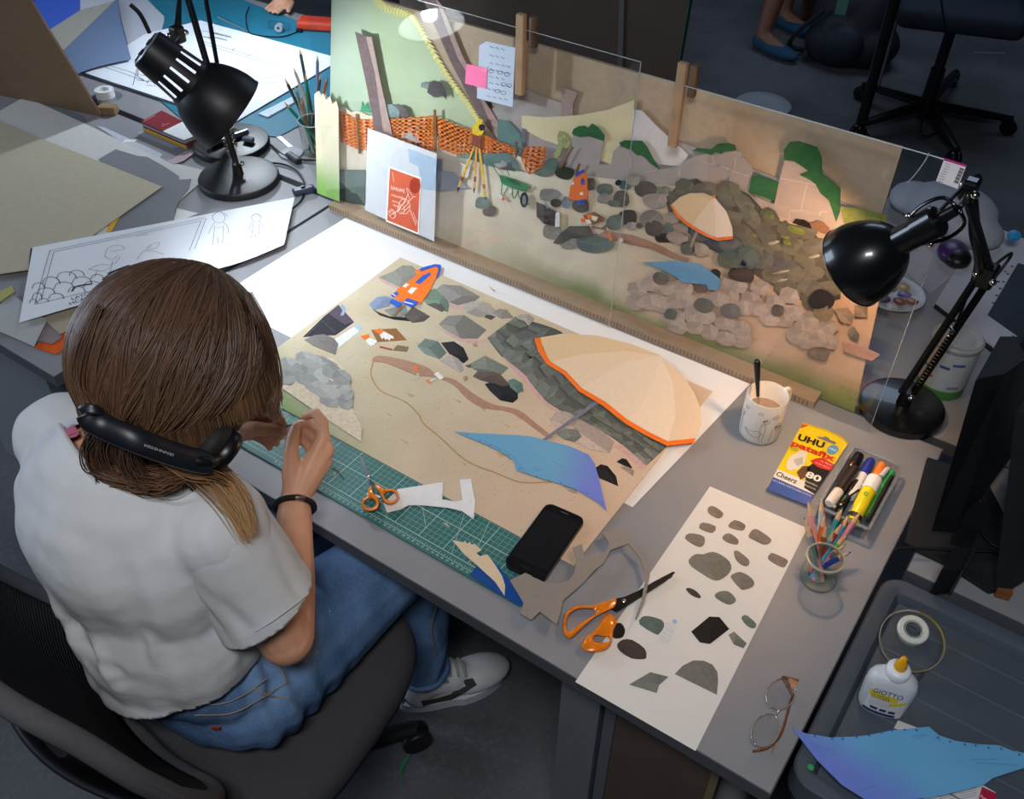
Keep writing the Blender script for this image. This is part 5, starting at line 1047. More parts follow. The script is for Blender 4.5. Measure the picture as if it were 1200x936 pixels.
bpatch('blue_box', -.018, -.008, .020, .026, '22346f', .001); bpatch('blue_box', -.005, .004, .020, .026, '22346f', .001); bpatch('blue_box', .007, .016, .020, .026, '22346f', .001); bpatch('yellow_swash', .004, .024, .034, .042, 'e6d03a', .0009, .5)
nrm_ = np.array([sa, -ca, 0])
for s, u0, u1, z0_, h, hg in (('GIOTTO', -.024, .016, .0615, '2a3768', .0095), ('LA COLLE', -.024, .0, .0545, '5a5520', .004), ('VINYLIQUE', -.024, .002, .049, '4a4a50', .0035), ('- - - - - - -', -.022, .004, .043, 'c05a70', .0022), ('- - - - - - - -', -.022, .006, .0385, '5aa0b8', .0022), ('- - - - - - -', -.022, .004, .034, '6a6a75', .0022)):
    fp = lambda u, z: bcn+np.array([u*ca+.0199*sa, u*sa-.0199*ca, z])
    text('lettering', s, fp(u0, z0_), fp(u1, z0_), nrm_, mat(h, .5, var=0), t, height=hg, lift=.0020)
# tape ring
tn = np.array([.02, -.42, .90]); tn /= np.linalg.norm(tn); tcn = Zp(1069, 750, TZ+.032)
t = thing('tape_ring', 'clear round tape dispenser with yellow inner ring leaning on the tray', 'tape', Zp(1069, 760, TZ))
mk('clear_ring', lathe(tcn, tn, [(.0448, -.005), (.0468, -.005), (.0468, .005), (.0448, .005)], 48, True), glassy('tape_clear', (1, 1, .97), .85, .05, 1.5), t, smooth=50)
mk('grey_ring_edge', lathe(tcn, tn, [(.0450, -.0062), (.0466, -.0062), (.0466, -.0040), (.0450, -.0040)], 48, True), mat('b0a99a', .4, var=.05), t, smooth=50)
u2, v2, a2 = frame(tn)
yr = [tcn+0.0440*(math.cos(a)*u2+math.sin(a)*v2) for a in np.linspace(math.radians(-35), math.radians(190), 40)]
V = []; F = []
for p in yr: V += [p-a2*.0045, p+a2*.0045]
for i in range(len(yr)-1): F.append((2*i, 2*i+2, 2*i+3, 2*i+1))
mk('yellow_band', (V, F), mat('b9a61a', .5, var=.05), t)
hp = catmull([tcn+u2*.036+v2*.032, tcn+u2*.056+v2*.026, tcn+u2*.068+v2*.008, tcn+u2*.062-v2*.010, tcn+u2*.048-v2*.004], 6)
mk('clear_tab', tube(hp, .0028, 8, flat=.4), glassy('tape_clear'), t, smooth=60)
rc = Zp(1067, 737, TZ+.006); rn = np.array([.06, -.25, 1.])
t = thing('tape_roll', 'white roll of adhesive tape inside the clear ring on the tray', 'tape', Zp(1067, 742, TZ))
mk('roll_wall', lathe(Zp(1067, 742, TZ+.001), rn, [(.0135, 0), (.0220, 0), (.0232, .002), (.0232, .017), (.0215, .019), (.0150, .019), (.0135, .017)], 36, True), mat('cfd2cc', .35, var=.02), t, smooth=40)
mk('roll_core', lathe(Zp(1067, 742, TZ+.001), rn, [(.0115, .001), (.0134, .001), (.0134, .0175), (.0115, .0175)], 30, True), mat('8b8f8c', .3, var=.02), t, smooth=40)
# blue tarp cut-out on tray
tq = [(383, 517), (430, 538), (520, 553), (600, 550), (650, 545), (740, 527), (865, 515), (900, 545), (960, 565), (1040, 577), (1110, 580), (1160, 600), (1215, 610), (1215, 655), (1160, 672), (1090, 695), (1060, 718), (1000, 735), (870, 765), (700, 775), (640, 770), (560, 720), (470, 630)]
tm = tarp_mat('tarp_light', '63a4cf', '6a7ed0', (-1.2, -5., .20, .62))
V3 = []; 
for x, y in tq: p = f3(x, y, zt+.006+.010*max(0, (x-600)/600)); V3.append(p)
o = mk('tarp_cutout', prism(V3, UPN, .001), tm); tag(o, 'wide light blue tarp cut-out resting across the tray edge', 'cut-out')
for x, y in ((465, 547), (525, 557), (562, 557), (612, 550), (656, 545), (698, 535), (736, 527), (780, 525), (822, 526), (898, 552), (940, 566), (992, 577), (1030, 580), (1075, 588), (1120, 592), (1183, 612)):
    p = f3(x, y, zt+.0072+.010*max(0, (x-600)/600)); mk('eyelet', lathe(p, UPN, [(.0016, 0), (.0016, .0003)], 10), mat('2c5fae', .5, var=0), o)
strokes('crease', [zp('R800', l) for l in ([(450, 570), (520, 600), (610, 640)], [(540, 640), (575, 655)], [(805, 550), (850, 540)], [(810, 562), (860, 542)], [(880, 550), (910, 565)], [(1010, 630), (1110, 628)], [(1030, 640), (1180, 650)], [(620, 740), (680, 720)])], lambda x, y: Zp(x, y, zt+.0075+.010*max(0, ((x-800)*3-600)/600)), UPN, .0006, mat('3f74b4', .6, var=0), o)
o = flat('paper_slip', zp('R800', [(742, 520), (757, 492), (830, 520), (820, 540)]), TZ+.001, paper('c9c9c4'), None, .0005); tag(o, 'white paper corner peeking from behind the tarp cut-out', 'paper')
t = thing('delivery_note', 'white printed slip with a red label under the tarp cut-out', 'paper', f3(1000, 765, TZ))
flat('slip_sheet', zp('R800', [(830, 790), (870, 740), (1030, 705), (1100, 745), (1090, 800), (900, 820)]), TZ+.0004, paper('cfcfd2'), t, .0004)
flat('red_label', zp('R800', [(1040, 770), (1052, 725), (1105, 750), (1095, 800)]), TZ+.0009, paper('b02044'), t, .0003)
text('lettering', 'fon', f3(1045, 762, TZ+.0010), f3(1068, 775, TZ+.0010), UPN, mat('f0e0e4', .5, var=0), t, lift=.0004)
strokes('printed_lines', [zp('R800', [(900+i*8, 760-i*2+k*9), (960+i*8, 745-i*2+k*9)]) for k in range(4) for i in (0, 9)], lambda x, y: Zp(x, y, TZ+.0009), UPN, .0006, mat('77777c', .6, var=0), t, smooth=0)
# ------------------------------------------------------------------ lamps
BLK = mat('0e0f11', .28, var=.05, coat=.4); BLM = mat('141518', .45, var=.05); CORD = mat('0c0c0d', .5, var=0)
def lamp(label, base, rb, elbow, mount, head, n, rs, sc, color, power, warm, vent=False, gloss=True, rod=.0075, spring=True, group=None):
    base, elbow, mount, head = (np.array(q, float) for q in (base, elbow, mount, head)); n = np.array(n, float); n /= np.linalg.norm(n)
    t = thing('desk_lamp', label, 'lamp', base, group)
    M = BLK if gloss else BLM
    mk('lamp_base', lathe(base, UPN, [(.001, .0006), (rb*.97, .0006), (rb, .003), (rb, .014), (rb*.97, .019), (rb*.9, .0205), (.001, .022)], 48), M, t, smooth=40)
    foot = base+np.array([0, 0, .022])
    d_ = elbow-foot; d_ /= np.linalg.norm(d_); sd = np.cross(d_, [0, 0, 1.]); sd /= np.linalg.norm(sd)
    fwd = np.cross(sd, d_)
    mk('base_socket', cyl(foot-np.array([0, 0, .002]), foot+np.array([0, 0, .03]), .014, .011, 16), M, t, smooth=40)
    f2 = foot+np.array([0, 0, .025])
    for s in (-1, 1):
        mk('lower_arm', tube([f2+fwd*s*.013, elbow+fwd*s*.013], rod, 6), M, t)
        mk('upper_arm', tube([elbow+fwd*s*.012, mount+np.array([0, 0, s*.011])], rod, 6), M, t)
    mk('elbow_joint', rbox(elbow, (.035, .035, .04), .006), M, t); mk('head_joint', rbox(mount, (.024, .024, .034), .005), M, t)
    for p in (elbow+sd*.022, elbow+fwd*.02, mount+sd*.016, mount-sd*.016, f2+sd*.014): mk('wing_nut', ellipsoid(p, (.007, .007, .006), n=10, m=6), chrome(), t, smooth=60)
    if spring:
        for s in (-1, 1):
            a0 = f2+d_*.03+sd*s*.011; a1 = f2+d_*.15+sd*s*.011; pts = []
            for k in range(120): a = k/119; pts.append(a0*(1-a)+a1*a+.0038*(math.cos(k*.9)*sd+math.sin(k*.9)*fwd))
            mk('spring', tube(pts, .0009, 4), chrome('c9b9a0', .25), t, smooth=60)
        mk('spring_bar', tube([f2+d_*.155-sd*.016, f2+d_*.155+sd*.016], .0025, 6), chrome(), t)
    # shade: open bowl, dark outside and white inside
    out = [(rs*.30, -rs*1.00), (rs*.52, -rs*.86), (rs*.74, -rs*.62), (rs*.90, -rs*.30), (rs*.985, .02*rs), (rs, rs*.32)]
    out = [(float(p[0]), float(p[1])) for p in catmull(out, 5)]
    inn = [(r-.0015, z+.0012) for r, z in out[::-1]]
    sh = mk('lamp_shade', lathe(head, n, out, 48), M, t, smooth=50)
    # drop the caps so that the bowl is open
    bm = bmesh.new(); bm.from_mesh(sh.data); bmesh.ops.delete(bm, geom=[f for f in bm.faces if len(f.verts) > 8], context='FACES_ONLY'); bm.to_mesh(sh.data); bm.free()
    li = mk('shade_lining', lathe(head, n, inn, 48), mat('efeee9', .5, var=.02), t, smooth=50)
    bm = bmesh.new(); bm.from_mesh(li.data); bmesh.ops.delete(bm, geom=[f for f in bm.faces if len(f.verts) > 8 and (f.calc_center_median()-Vector(tuple((head+n*rs*.32)-ORG[li.name]))).length < rs*.5], context='FACES_ONLY'); bm.to_mesh(li.data); bm.free()
    mk('shade_rim', lathe(head, n, [(rs-.002, rs*.315), (rs+.001, rs*.315), (rs+.001, rs*.335), (rs-.002, rs*.335)], 48, True), M, t, smooth=50)
    if vent:
        vl = rs*1.95
        mk('vent_housing', lathe(head, n, [(rs*.60, -rs*.72), (rs*.60, -rs*.80), (rs*.50, -vl+.01), (rs*.48, -vl), (rs*.1, -vl-.001)], 36), M, t, smooth=40)
        mk('vent_cap', lathe(head-n*(vl+.001), -n, [(rs*.45, 0), (rs*.43, .002), (.001, .003)], 30), mat('8f98a3', .35, metal=.4, var=.1), t, smooth=50)
        u2, v2, _ = frame(n)
        for k in range(6):
            a = k*math.pi/3; p = head-n*(vl+.0045)+rs*.28*(math.cos(a)*u2+math.sin(a)*v2)
            mk('cap_slot', box(p, (rs*.22, rs*.07, .002), np.column_stack((math.cos(a)*u2+math.sin(a)*v2, -math.sin(a)*u2+math.cos(a)*v2, n))), mat('0a0a0b', .6, var=0), t)
        for k in range(14):
            a = k*2*math.pi/14; rad = math.cos(a)*u2+math.sin(a)*v2; tg = -math.sin(a)*u2+math.cos(a)*v2
            p = head-n*(rs*1.15)+rad*rs*.555; nn = n*.99+rad*.13; nn /= np.linalg.norm(nn); r2 = np.cross(tg, nn)
            mk('vent_slot', rbox(p, (rs*.065, .004, rs*.50), .0015, np.column_stack((tg, r2, nn))), emit('dfe9f5', .8), t)  # solid glowing bars imitate lamp light coming through the vent openings
        mk('socket_knob', tube(catmull([head-n*vl*.9+np.array([0, 0, rs*.5]), head-n*vl*.98+np.array([0, 0, rs*.8]), head-n*vl*1.1+np.array([0, 0, rs*.85])], 4), .004, 8), M, t, smooth=60)
        bk = head-n*rs*1.3+np.array([0, 0, rs*.5])
    else:
        mk('bulb_socket', lathe(head, n, [(.021, -rs*.98), (.021, -rs*1.45), (.023, -rs*1.47), (.023, -rs*1.95), (.020, -rs*2.0), (.009, -rs*2.03), (.008, -rs*2.4), (.002, -rs*2.42)], 28), M, t, smooth=35)
        bk = head-n*rs*1.5
        u2, v2, _ = frame(n); s_ = np.cross(n, [0, 0, 1.]); s_ /= np.linalg.norm(s_); w_ = np.cross(s_, n)
        for s in (-1, 1): mk('yoke', tube(catmull([bk+w_*s*.024, head-n*rs*1.9+w_*s*.03, head-n*rs*2.35+w_*s*.024, head-n*rs*2.5, mount], 5), .0028, 6), chrome('4a4a4c', .25), t, smooth=60); mk('yoke_screw', ellipsoid(bk+w_*s*.026, (.005, .005, .005), n=10, m=6), chrome(), t, smooth=60)
    if vent: mk('yoke', tube([bk, mount], .006, 8), M, t, smooth=60)
    mk('bulb', ellipsoid(head-n*rs*.48, (rs*.22, rs*.22, rs*.22), n=20, m=12), emit('ffd9a8' if warm else 'f2f7ff', 9 if warm else 12), t, smooth=60)
    l = bpy.data.lights.new('lamp_light', 'POINT'); l.energy = power; l.color = color; l.shadow_soft_size = rs*.22
    lo = bpy.data.objects.new('lamp_light', l); COL.objects.link(lo); lo.location = tuple(head-n*rs*.02)
    return t
Hr = Tp(1012, 306, 1.44); nR = -.55*rt+.35*dn+.76*fw
rb_ = Zp(1055, 482, DZ)
er = Yp(1155, 322, .88); mr_ = Yp(1136, 222, .735)
lamp('glossy black desk lamp with warm bulb at the board end', (rb_[0], rb_[1], DZ), .078, er, mr_, Hr, nR, .064, 1, (1.0, .62, .34), 3.6, True)
tl = bpy.data.objects['desk_lamp']
mk('lamp_cord', join(tube(catmull([Hr-nR/np.linalg.norm(nR)*.155, Tp(1100, 250, 1.36), Tp(1120, 228, 1.40), Tp(1143, 206, 1.44), Tp(1149, 212, 1.46), mr_+np.array([.004, .01, -.01]), mr_*.5+er*.5+np.array([-.012, .0, 0]), er+np.array([-.02, .01, 0]), er*.6+np.array(list(rb_))*.4+np.array([.005, .02, 0])], 6), .0028, 8),
                   tube(catmull([er+np.array([.01, 0, .0]), Tp(1165, 312, 1.62), Tp(1184, 297, 1.62), Tp(1182, 304, 1.64), er+np.array([.012, .02, -.02])], 6), .0026, 8)), CORD, tl, smooth=60)
Hl = Tp(258, 124, 1.83); nL = np.array([.555, .426, -.714])
bF = Zp(281, 213, DZ); eL = Tp(212, -30, 2.2); mL = Tp(208, 40, 1.92)
lamp('matt black vented desk lamp shining cold light at the board', (bF[0], bF[1], DZ), .100, eL, mL, Hl, nL, .080, 1, (.84, .92, 1.0), 8.5, False, vent=True, gloss=False, rod=.005)
bB = Zp(272, 172, DZ); e2 = Tp(229, -70, 2.35); m2 = e2+np.array([-.10, .22, .04]); h2 = m2+np.array([-.10, .06, -.06])
lamp('black desk lamp standing behind, arm raised over the far desk', (bB[0], bB[1], DZ), .100, e2, m2, h2, np.array([-.05, -.22, -.95]), .080, 1, (.80, .90, 1.0), 13, False, vent=True, gloss=False, rod=.005)

# ------------------------------------------------------------------ left desk: cardboard, sheets, storyboard strip
def card(name, k, pts, z, h, label, cat='card', th=.0012): return tag(flat(name, zp(k, pts), z, paper(h), None, th), label, cat)
card('white_card_sheet', 'L0', [(0, 180), (130, 105), (420, 235), (700, 370), (900, 450), (1110, 500), (930, 655), (700, 640), (300, 420), (0, 275)], DZ+.002, 'c6c6c2', 'long off-white card sheet under the tan cardboard')
card('torn_grey_card', 'L0', [(515, 432), (605, 380), (720, 415), (770, 420), (850, 465), (935, 520), (935, 540), (1000, 535), (985, 590), (940, 640), (915, 700), (910, 755), (570, 835), (400, 800), (600, 600)], DZ+.0045, '7b7e83', 'grey card sheet with a torn ragged edge')
card('tan_cardboard', 'L0', [(-60, 210), (0, 235), (150, 300), (500, 437), (848, 577), (700, 680), (480, 835), (160, 900), (150, 1010), (-60, 1040)], DZ+.008, 'b3ab96', 'large tan cardboard sheet covering the side desk', th=.002)
card('grey_offcut', 'L0', [(170, 130), (175, 108), (420, 200), (445, 235), (400, 228)], DZ+.0005, '6f7278', 'narrow grey offcut behind the leaning brown cardboard')
card('pale_strip', 'L0', [(505, 258), (545, 265), (850, 405), (835, 428), (640, 345)], DZ+.0005, 'b6bbc2', 'pale paper strip running towards the swatch booklet')
card('white_strip', 'L0', [(640, 345), (655, 328), (718, 330), (700, 342)], DZ+.0012, 'e0e2e4', 'small curled white paper scrap on the pale strip')
card('pink_strip', 'L0', [(860, 435), (900, 432), (1000, 370), (1060, 335), (1100, 340), (1040, 385), (960, 440), (910, 458)], DZ+.003, 'b7a5a8', 'pinkish paper strip curling towards the lamp foot')
card('white_corner', 'L0', [(925, 688), (1037, 715), (905, 765)], DZ+.0008, 'd9dad8', 'white paper corner beneath the torn grey card')
card('yellow_sliver', 'L0', [(553, 812), (590, 745), (626, 730), (600, 780), (578, 812)], DZ+.0066, 'd6a52c', 'yellow paper sliver peeking out under tan cardboard')
card('white_sliver', 'L0', [(500, 825), (560, 780), (590, 800), (560, 832)], DZ+.0061, 'c9c9c4', 'white paper sliver beside the yellow one')
card('orange_card', 'Z4', [(118, 380), (225, 320), (345, 262), (380, 230), (385, 280), (300, 350), (195, 406)], DZ+.0012, 'd8591a', 'bright orange card sheet at the side desk corner')
card('mauve_card', 'Z4', [(128, 358), (165, 293), (220, 345), (185, 370)], DZ+.0032, '86797b', 'mauve folded card piece on the orange card')
card('beige_card', 'Z4', [(150, 278), (400, 190), (395, 235), (300, 290), (212, 336)], DZ+.0052, 'a59c88', 'beige card strip under the storyboard strip')
card('white_card', 'Z4', [(-30, 330), (-10, 250), (35, 188), (165, 288), (120, 379), (0, 326)], DZ+.0072, 'a8abab', 'white card square at the side desk front edge')
card('green_strip', 'Z4', [(-20, 215), (-20, 195), (42, 165), (52, 186), (0, 222)], DZ+.0125, 'a9a763', 'olive yellow paper strip on the tan cardboard')
# storyboard strip
SZ = DZ+.016
sq = [np.array(q, float) for q in zp('S0', [(75, 527), (1110, 222), (1150, 38), (128, 233)])]
t = thing('storyboard_strip', 'long white storyboard strip with line-drawn figures behind the head', 'drawing', Zp(190, 300, DZ))
SF = lambda x, y: Zp(x, y, SZ+.001)
V = []; F = []
for i in range(21):
    a = i/20
    for j in range(2):
        p = (sq[0]*(1-a)+sq[1]*a) if j == 0 else (sq[3]*(1-a)+sq[2]*a)
        if j == 0 and a > .6: p = p+np.array([0, 6*math.sin((a-.6)/.4*math.pi)])
        V.append(Zp(p[0], p[1], SZ))
for i in range(20): F.append((2*i, 2*i+2, 2*i+3, 2*i+1))
V2 = [np.array(v)+np.array([0, 0, .0005]) for v in V]; n = len(V)
mk('strip_paper', (V+V2, F+[tuple(n+q for q in f[::-1]) for f in F]+[(0, 1, n+1, n), (40, 41, n+41, n+40)]+[(2*i, 2*i+2, n+2*i+2, n+2*i) for i in range(20)]+[(2*i+1, 2*i+3, n+2*i+3, n+2*i+1) for i in range(20)]), paper('dfe3ea', .015), t)
INK = mat('2a2c30', .6, var=0); PEN = mat('4d545f', .7, var=0)
S = lambda l: zp('S0', l)
strokes('frame_lines', [S([(195, 245), (800, 118)]), S([(210, 250), (785, 130)]), S([(195, 245), (135, 455)]), S([(210, 250), (160, 440)]), S([(805, 120), (760, 240)]), S([(785, 130), (740, 245)]), S([(135, 455), (450, 380)]), S([(530, 190), (580, 180)])], SF, UPN, .0011, INK, t, smooth=0)
fig = []
def figure(cx, cy, s):
    L = []
    L.append([(cx+s*.42*math.cos(a), cy-s*.75+s*.36*math.sin(a)) for a in np.linspace(0, 6.28, 12)]); L.append([(cx-s*.45, cy-s*.85), (cx, cy-s*1.15), (cx+s*.5, cy-s*.95), (cx+s*.55, cy-s*.8)])
    L.append([(cx-s*.3, cy-s*.4), (cx-s*.55, cy), (cx-s*.7, cy+s*.35)]); L.append([(cx+s*.3, cy-s*.45), (cx+s*.6, cy-s*.1), (cx+s*.65, cy+s*.3)])
    L.append([(cx-s*.28, cy-s*.2), (cx-s*.35, cy+s*.5), (cx-s*.45, cy+s*1.1)]); L.append([(cx+s*.3, cy-s*.2), (cx+s*.3, cy+s*.5), (cx+s*.2, cy+s*1.0)]); L.append([(cx-.1*s, cy+s*.55), (cx-.02*s, cy+s*1.05)]); L.append([(cx-s*.15, cy-s*.05), (cx+s*.2, cy-s*.1)])
    return L
for cx, cy, s in ((855, 160, 58), (1000, 150, 42)): fig += figure(cx, cy, s)
L2 = [[(345, 318), (390, 300), (440, 300), (470, 270)], [(345, 318), (400, 325), (430, 310)], [(410, 250), (430, 230), (470, 225), (485, 240), (430, 248)], [(415, 250), (412, 270), (440, 280), (460, 262)], [(440, 285), (430, 330)], [(380, 320), (370, 350)], [(570, 235), (600, 218), (622, 215), (610, 235), (560, 245)], [(535, 280), (560, 250), (600, 248), (640, 260)], [(590, 225), (575, 240)]]
fig += L2
strokes('figure_lines', [S(l) for l in fig], SF, UPN, .0009, INK, t)
rk = []
for cx, cy, w_, h_ in ((150, 385, 50, 28), (200, 365, 70, 34), (260, 345, 80, 34), (300, 335, 60, 26), (180, 405, 70, 30), (250, 385, 80, 34), (320, 365, 80, 36), (220, 425, 60, 26), (300, 400, 70, 30), (360, 380, 70, 30), (145, 425, 40, 30), (130, 445, 30, 20), (380, 350, 50, 24), (170, 440, 40, 16)):
    rk.append([(cx-w_/2, cy+h_*.3), (cx-w_*.35, cy-h_*.3), (cx, cy-h_*.5), (cx+w_*.35, cy-h_*.3), (cx+w_/2, cy+h_*.3)])
strokes('stone_lines', [S(l) for l in rk], SF, UPN, .0015, INK, t)
strokes('tool_line', [S([(400, 360), (440, 330), (510, 305)]), S([(420, 335), (470, 315), (505, 302)]), S([(280, 405), (300, 385), (360, 375)])], SF, UPN, .0042, INK, t)
text('lettering', 'LAYOUT', SF(*S([(282, 438)])[0])-np.array([0, 0, .0008]), SF(*S([(390, 405)])[0])-np.array([0, 0, .0008]), UPN, INK, t, lift=.0012)
text('lettering', 'HCAM-1 REC', SF(*S([(275, 458)])[0])-np.array([0, 0, .0008]), SF(*S([(440, 400)])[0])-np.array([0, 0, .0008]), UPN, INK, t, lift=.0012)
# leaning brown cardboard
A_, B_ = Zp(8, 112, DZ), Zp(121, 136, DZ); vv = (Tp(38, 0, 2.33)-B_)*1.25; nb = np.cross(B_-A_, vv); nb /= np.linalg.norm(nb)
t = thing('leaning_cardboard', 'large brown cardboard sheet leaning upright on the side desk', 'cardboard', (A_+B_)/2)
A2 = A_+(A_-B_)*2.2
mk('cardboard_face', prism([A2, B_, B_+vv, A2+vv], nb, .006), mat('7a6248', .8, var=.06, scale=30), t)
mk('cardboard_spacer', rbox(B_+np.array([.0, .02, .012]), (.05, .03, .024), .003, rotz(.5)), mat('8a7052', .8, var=.1), t)
A3 = Zp(14, 111, DZ); fl_ = Zp(-60, 40, DZ)
# swatch booklet
zs = DZ+.030; qd = [Zp(*q, zs) for q in zp('L0', [(735, 237), (845, 178), (1065, 290), (962, 333)])]
t = thing('swatch_booklet', 'dark red and white swatch booklet of coloured card beside the lamp', 'booklet', sum(qd)/4*np.array([1, 1, 0])+np.array([0, 0, DZ]))
cols = ['7b3138', 'c9a227', '2f6f74', 'd9b13a', '24324f', '8b2f3a', 'c8c8cc', '7b7f8a']
for k, h in enumerate(cols): mk('colour_card', prism([q*np.array([1, 1, 0])+np.array([.0025*(k % 3)+.003, -.002*(k % 2), DZ+.004+.003*k]) for q in qd[0:4]][::1], UPN, .0026), paper(h), t)
md = [qd[0]*.48+qd[3]*.52, qd[1]*.48+qd[2]*.52]
mk('red_cover', prism([qd[0], qd[1], md[1], md[0]], UPN, .0015), paper('73232b'), t); mk('white_cover', prism([md[0], md[1], qd[2], qd[3]], UPN, .0015), paper('d9dadc'), t)
strokes('cover_print', [[tuple((md[0]*.75+qd[0]*.25+(md[1]-md[0])*(.22+.04*i)+np.array([0, 0, .0]))+np.array([0, .0025*(-1) ** i, 0])) for i in range(10)], [tuple((md[0]*.65+qd[0]*.35+(md[1]-md[0])*(.34+.03*i))+np.array([.001*(-1)**i, .003*(-1) ** i, 0])) for i in range(4)], [tuple((qd[0]*.93+md[0]*.07+(qd[1]-qd[0])*(.08+.06*i))) for i in range(10)]], lambda x, y, z: np.array([x, y, z+.0016]), UPN, .0014, mat('d9c4c4', .6, var=0), t, smooth=0)
mk('binding_loop', tube([qd[2]*.75+qd[3]*.25+np.array([0, -.004, -.012])+.014*np.array([0, math.cos(a), math.sin(a)]) for a in np.linspace(0, 6.28, 16)], .0016, 6), plastic('dfe0e2'), t, smooth=60)
card('grey_envelope', 'L0', [(720, 298), (780, 262), (930, 340), (1000, 362), (905, 375)], DZ+.0005, '9aa0ad', 'pale grey sheet lying under the swatch booklet')
# tape roll on left desk
tp_ = Zp(124, 113, DZ+.001); t = thing('tape_roll', 'small white tape roll in a clear holder on the side desk', 'tape', tp_)
mk('tape_wall', lathe(tp_, UPN, [(.014, 0), (.026, 0), (.026, .022), (.014, .022)], 32, True), mat('d9dde0', .4, var=.02), t, smooth=40); mk('clear_holder', lathe(tp_+np.array([.006, 0, 0]), UPN, [(.001, -.0006), (.042, -.0006), (.042, .0002)], 32), glassy('clear_styrene'), t)

# ------------------------------------------------------------------ far-left desk
o = flat('teal_mat', [(225, 150), (326, 161), (398, 122), (399, 44), (262, -8), (150, -8), (120, 60)], DZ+.001, mat('1f6d86', .6, var=.04, scale=20), None, .002); tag(o, 'large teal cutting mat on the far desk under a storyboard', 'cutting mat')
t = thing('storyboard_sheet', 'big white storyboard sheet with pencil lines on the teal mat', 'drawing', Zp(240, 90, DZ))
FZ = DZ+.0036
flat('sheet_backing', [(96, 87.5), (274, 146), (389, 78), (389, 66), (235, 24), (170, 40)], FZ-.0003, paper('2c343c'), t, .0012)
flat('sheet_paper', [(98, 85), (275, 143.5), (389, 76), (389, 66), (235, 24), (170, 40)], FZ+.001, paper('dfe4ec', .015), t, .0006)
FF = lambda x, y: Zp(x, y, FZ+.0018)
strokes('pencil_lines', [zp('U160', l) for l in ([(20, 345), (5, 450)], [(0, 470), (200, 490)], [(60, 490), (100, 430), (150, 405), (190, 420), (210, 480)], [(60, 500), (190, 510)], [(380, 240), (620, 310), (810, 375), (690, 445)], [(380, 255), (600, 322), (780, 378)], [(690, 310), (640, 330)], [(450, 190), (555, 215)], [(420, 215), (530, 235)], [(380, 180), (480, 195)], [(700, 470), (860, 440)], [(690, 490), (840, 480)], [(560, 300), (575, 280)])]
        + [zp('V0', l) for l in ([(640, 410), (760, 450), (900, 500)], [(680, 405), (800, 440), (880, 490)], [(850, 360), (810, 520)], [(830, 450), (960, 480)])], FF, UPN, .0022, PEN, t, smooth=0)
strokes('hand_lettering', [zp('U160', zig(*q)) for q in (((450, 195), (556, 220), 6, 26), ((390, 215), (432, 224), 5, 12), ((448, 215), (530, 238), 5, 18))], FF, UPN, .0016, PEN, t, smooth=2)
for i, (pts, h, lab) in enumerate((([(720, 0), (715, -20), (880, -20), (1000, 100), (1000, 130), (940, 340), (800, 355), (740, 120)], 'aeb3bf', 'pale grey paper sheet next to the lamp on the far desk'), ([(210, 30), (205, -20), (490, -20), (490, 65), (300, 185)], '4468cf', 'bright blue paper sheet on the far desk'), ([(490, 65), (488, -20), (720, -20), (700, 5)], 'c3c8d2', 'white paper sheet above the bright blue one'),
                                   ([(295, 188), (490, 62), (705, 2), (380, 325)], 'aaa69b', 'beige paper strip between blue and slate sheets'), ([(372, 322), (702, 2), (718, -10), (735, 120), (760, 220), (800, 360), (600, 405), (458, 452)], '6a7c9a', 'slate blue paper sheet overlapping the storyboard corner'))):
    card('paper_sheet', 'V0', pts, DZ+.004+.0025*i, h, lab, 'paper', th=.0006)
# cup of pencils half behind the board
pc_ = Zp(371, 178, DZ); t = thing('pencil_cup', 'clear cup of pencils beside the board edge', 'cup', pc_)
mk('cup_wall', lathe(pc_, UPN, [(.034, .0008), (.036, .004), (.038, .09)], 32), glassy('jar_glass'), t, smooth=60); mk('cup_rim', lathe(pc_, UPN, [(.0365, .088), (.039, .088), (.039, .0905), (.0365, .0905)], 32, True), mat('c9d0d4', .2, var=.02, trans=.4), t, smooth=60)
for tip, tz, ft, h, lab in (((351, 57), .20, (.01, .0), '1f3d36', 'dark green pencil, tallest in the clear cup'), ((372, 65), .19, (-.005, .01), '6f7f92', 'grey-blue pencil in the clear cup'), ((344, 79), .17, (.015, .012), 'b8a48c', 'beige pencil in the clear cup'), ((334, 92), .16, (.02, -.008), '20302b', 'black-green pencil leaning out of the clear cup'), ((358, 86), .165, (.0, -.015), '2f7a5f', 'green pencil in the clear cup'), ((345, 100), .15, (.01, -.02), '6f8a80', 'sage pencil in the clear cup'), ((352, 112), .14, (-.012, .0), 'b0643a', 'orange-brown pencil in the clear cup'), ((333, 119), .13, (.024, .01), '1f7a5c', 'emerald pencil leaning low out of the clear cup'), ((376, 86), .16, (-.015, -.01), '33415a', 'navy pencil in the clear cup'), ((384, 88), .16, (-.02, .005), 'c06a2a', 'orange pencil by the board in the clear cup')):
    tip3 = Zp(*tip, DZ+tz*.8); f_ = pc_+np.array([ft[0], ft[1], .006]); d_ = tip3-f_; L = np.linalg.norm(d_)
    q = thing('colour_pencil', lab, 'pencil', f_, 'pencils in the clear cup')
    mk('pencil_shaft', lathe(f_, d_, [(.0042, 0), (.0042, L-.022)], 6), plastic(h), q); mk('sharpened_wood', lathe(f_, d_, [(.0042, L-.022), (.0005, L)], 8), mat('c0936a', .7, var=.1), q)
o = flat('scale_ruler', zp('U160', [(715, 672), (770, 692), (935, 600), (930, 565)]), DZ+.004, plastic('c3d3dc'), None, .004); tag(o, 'white plastic scale ruler on the teal mat', 'ruler')
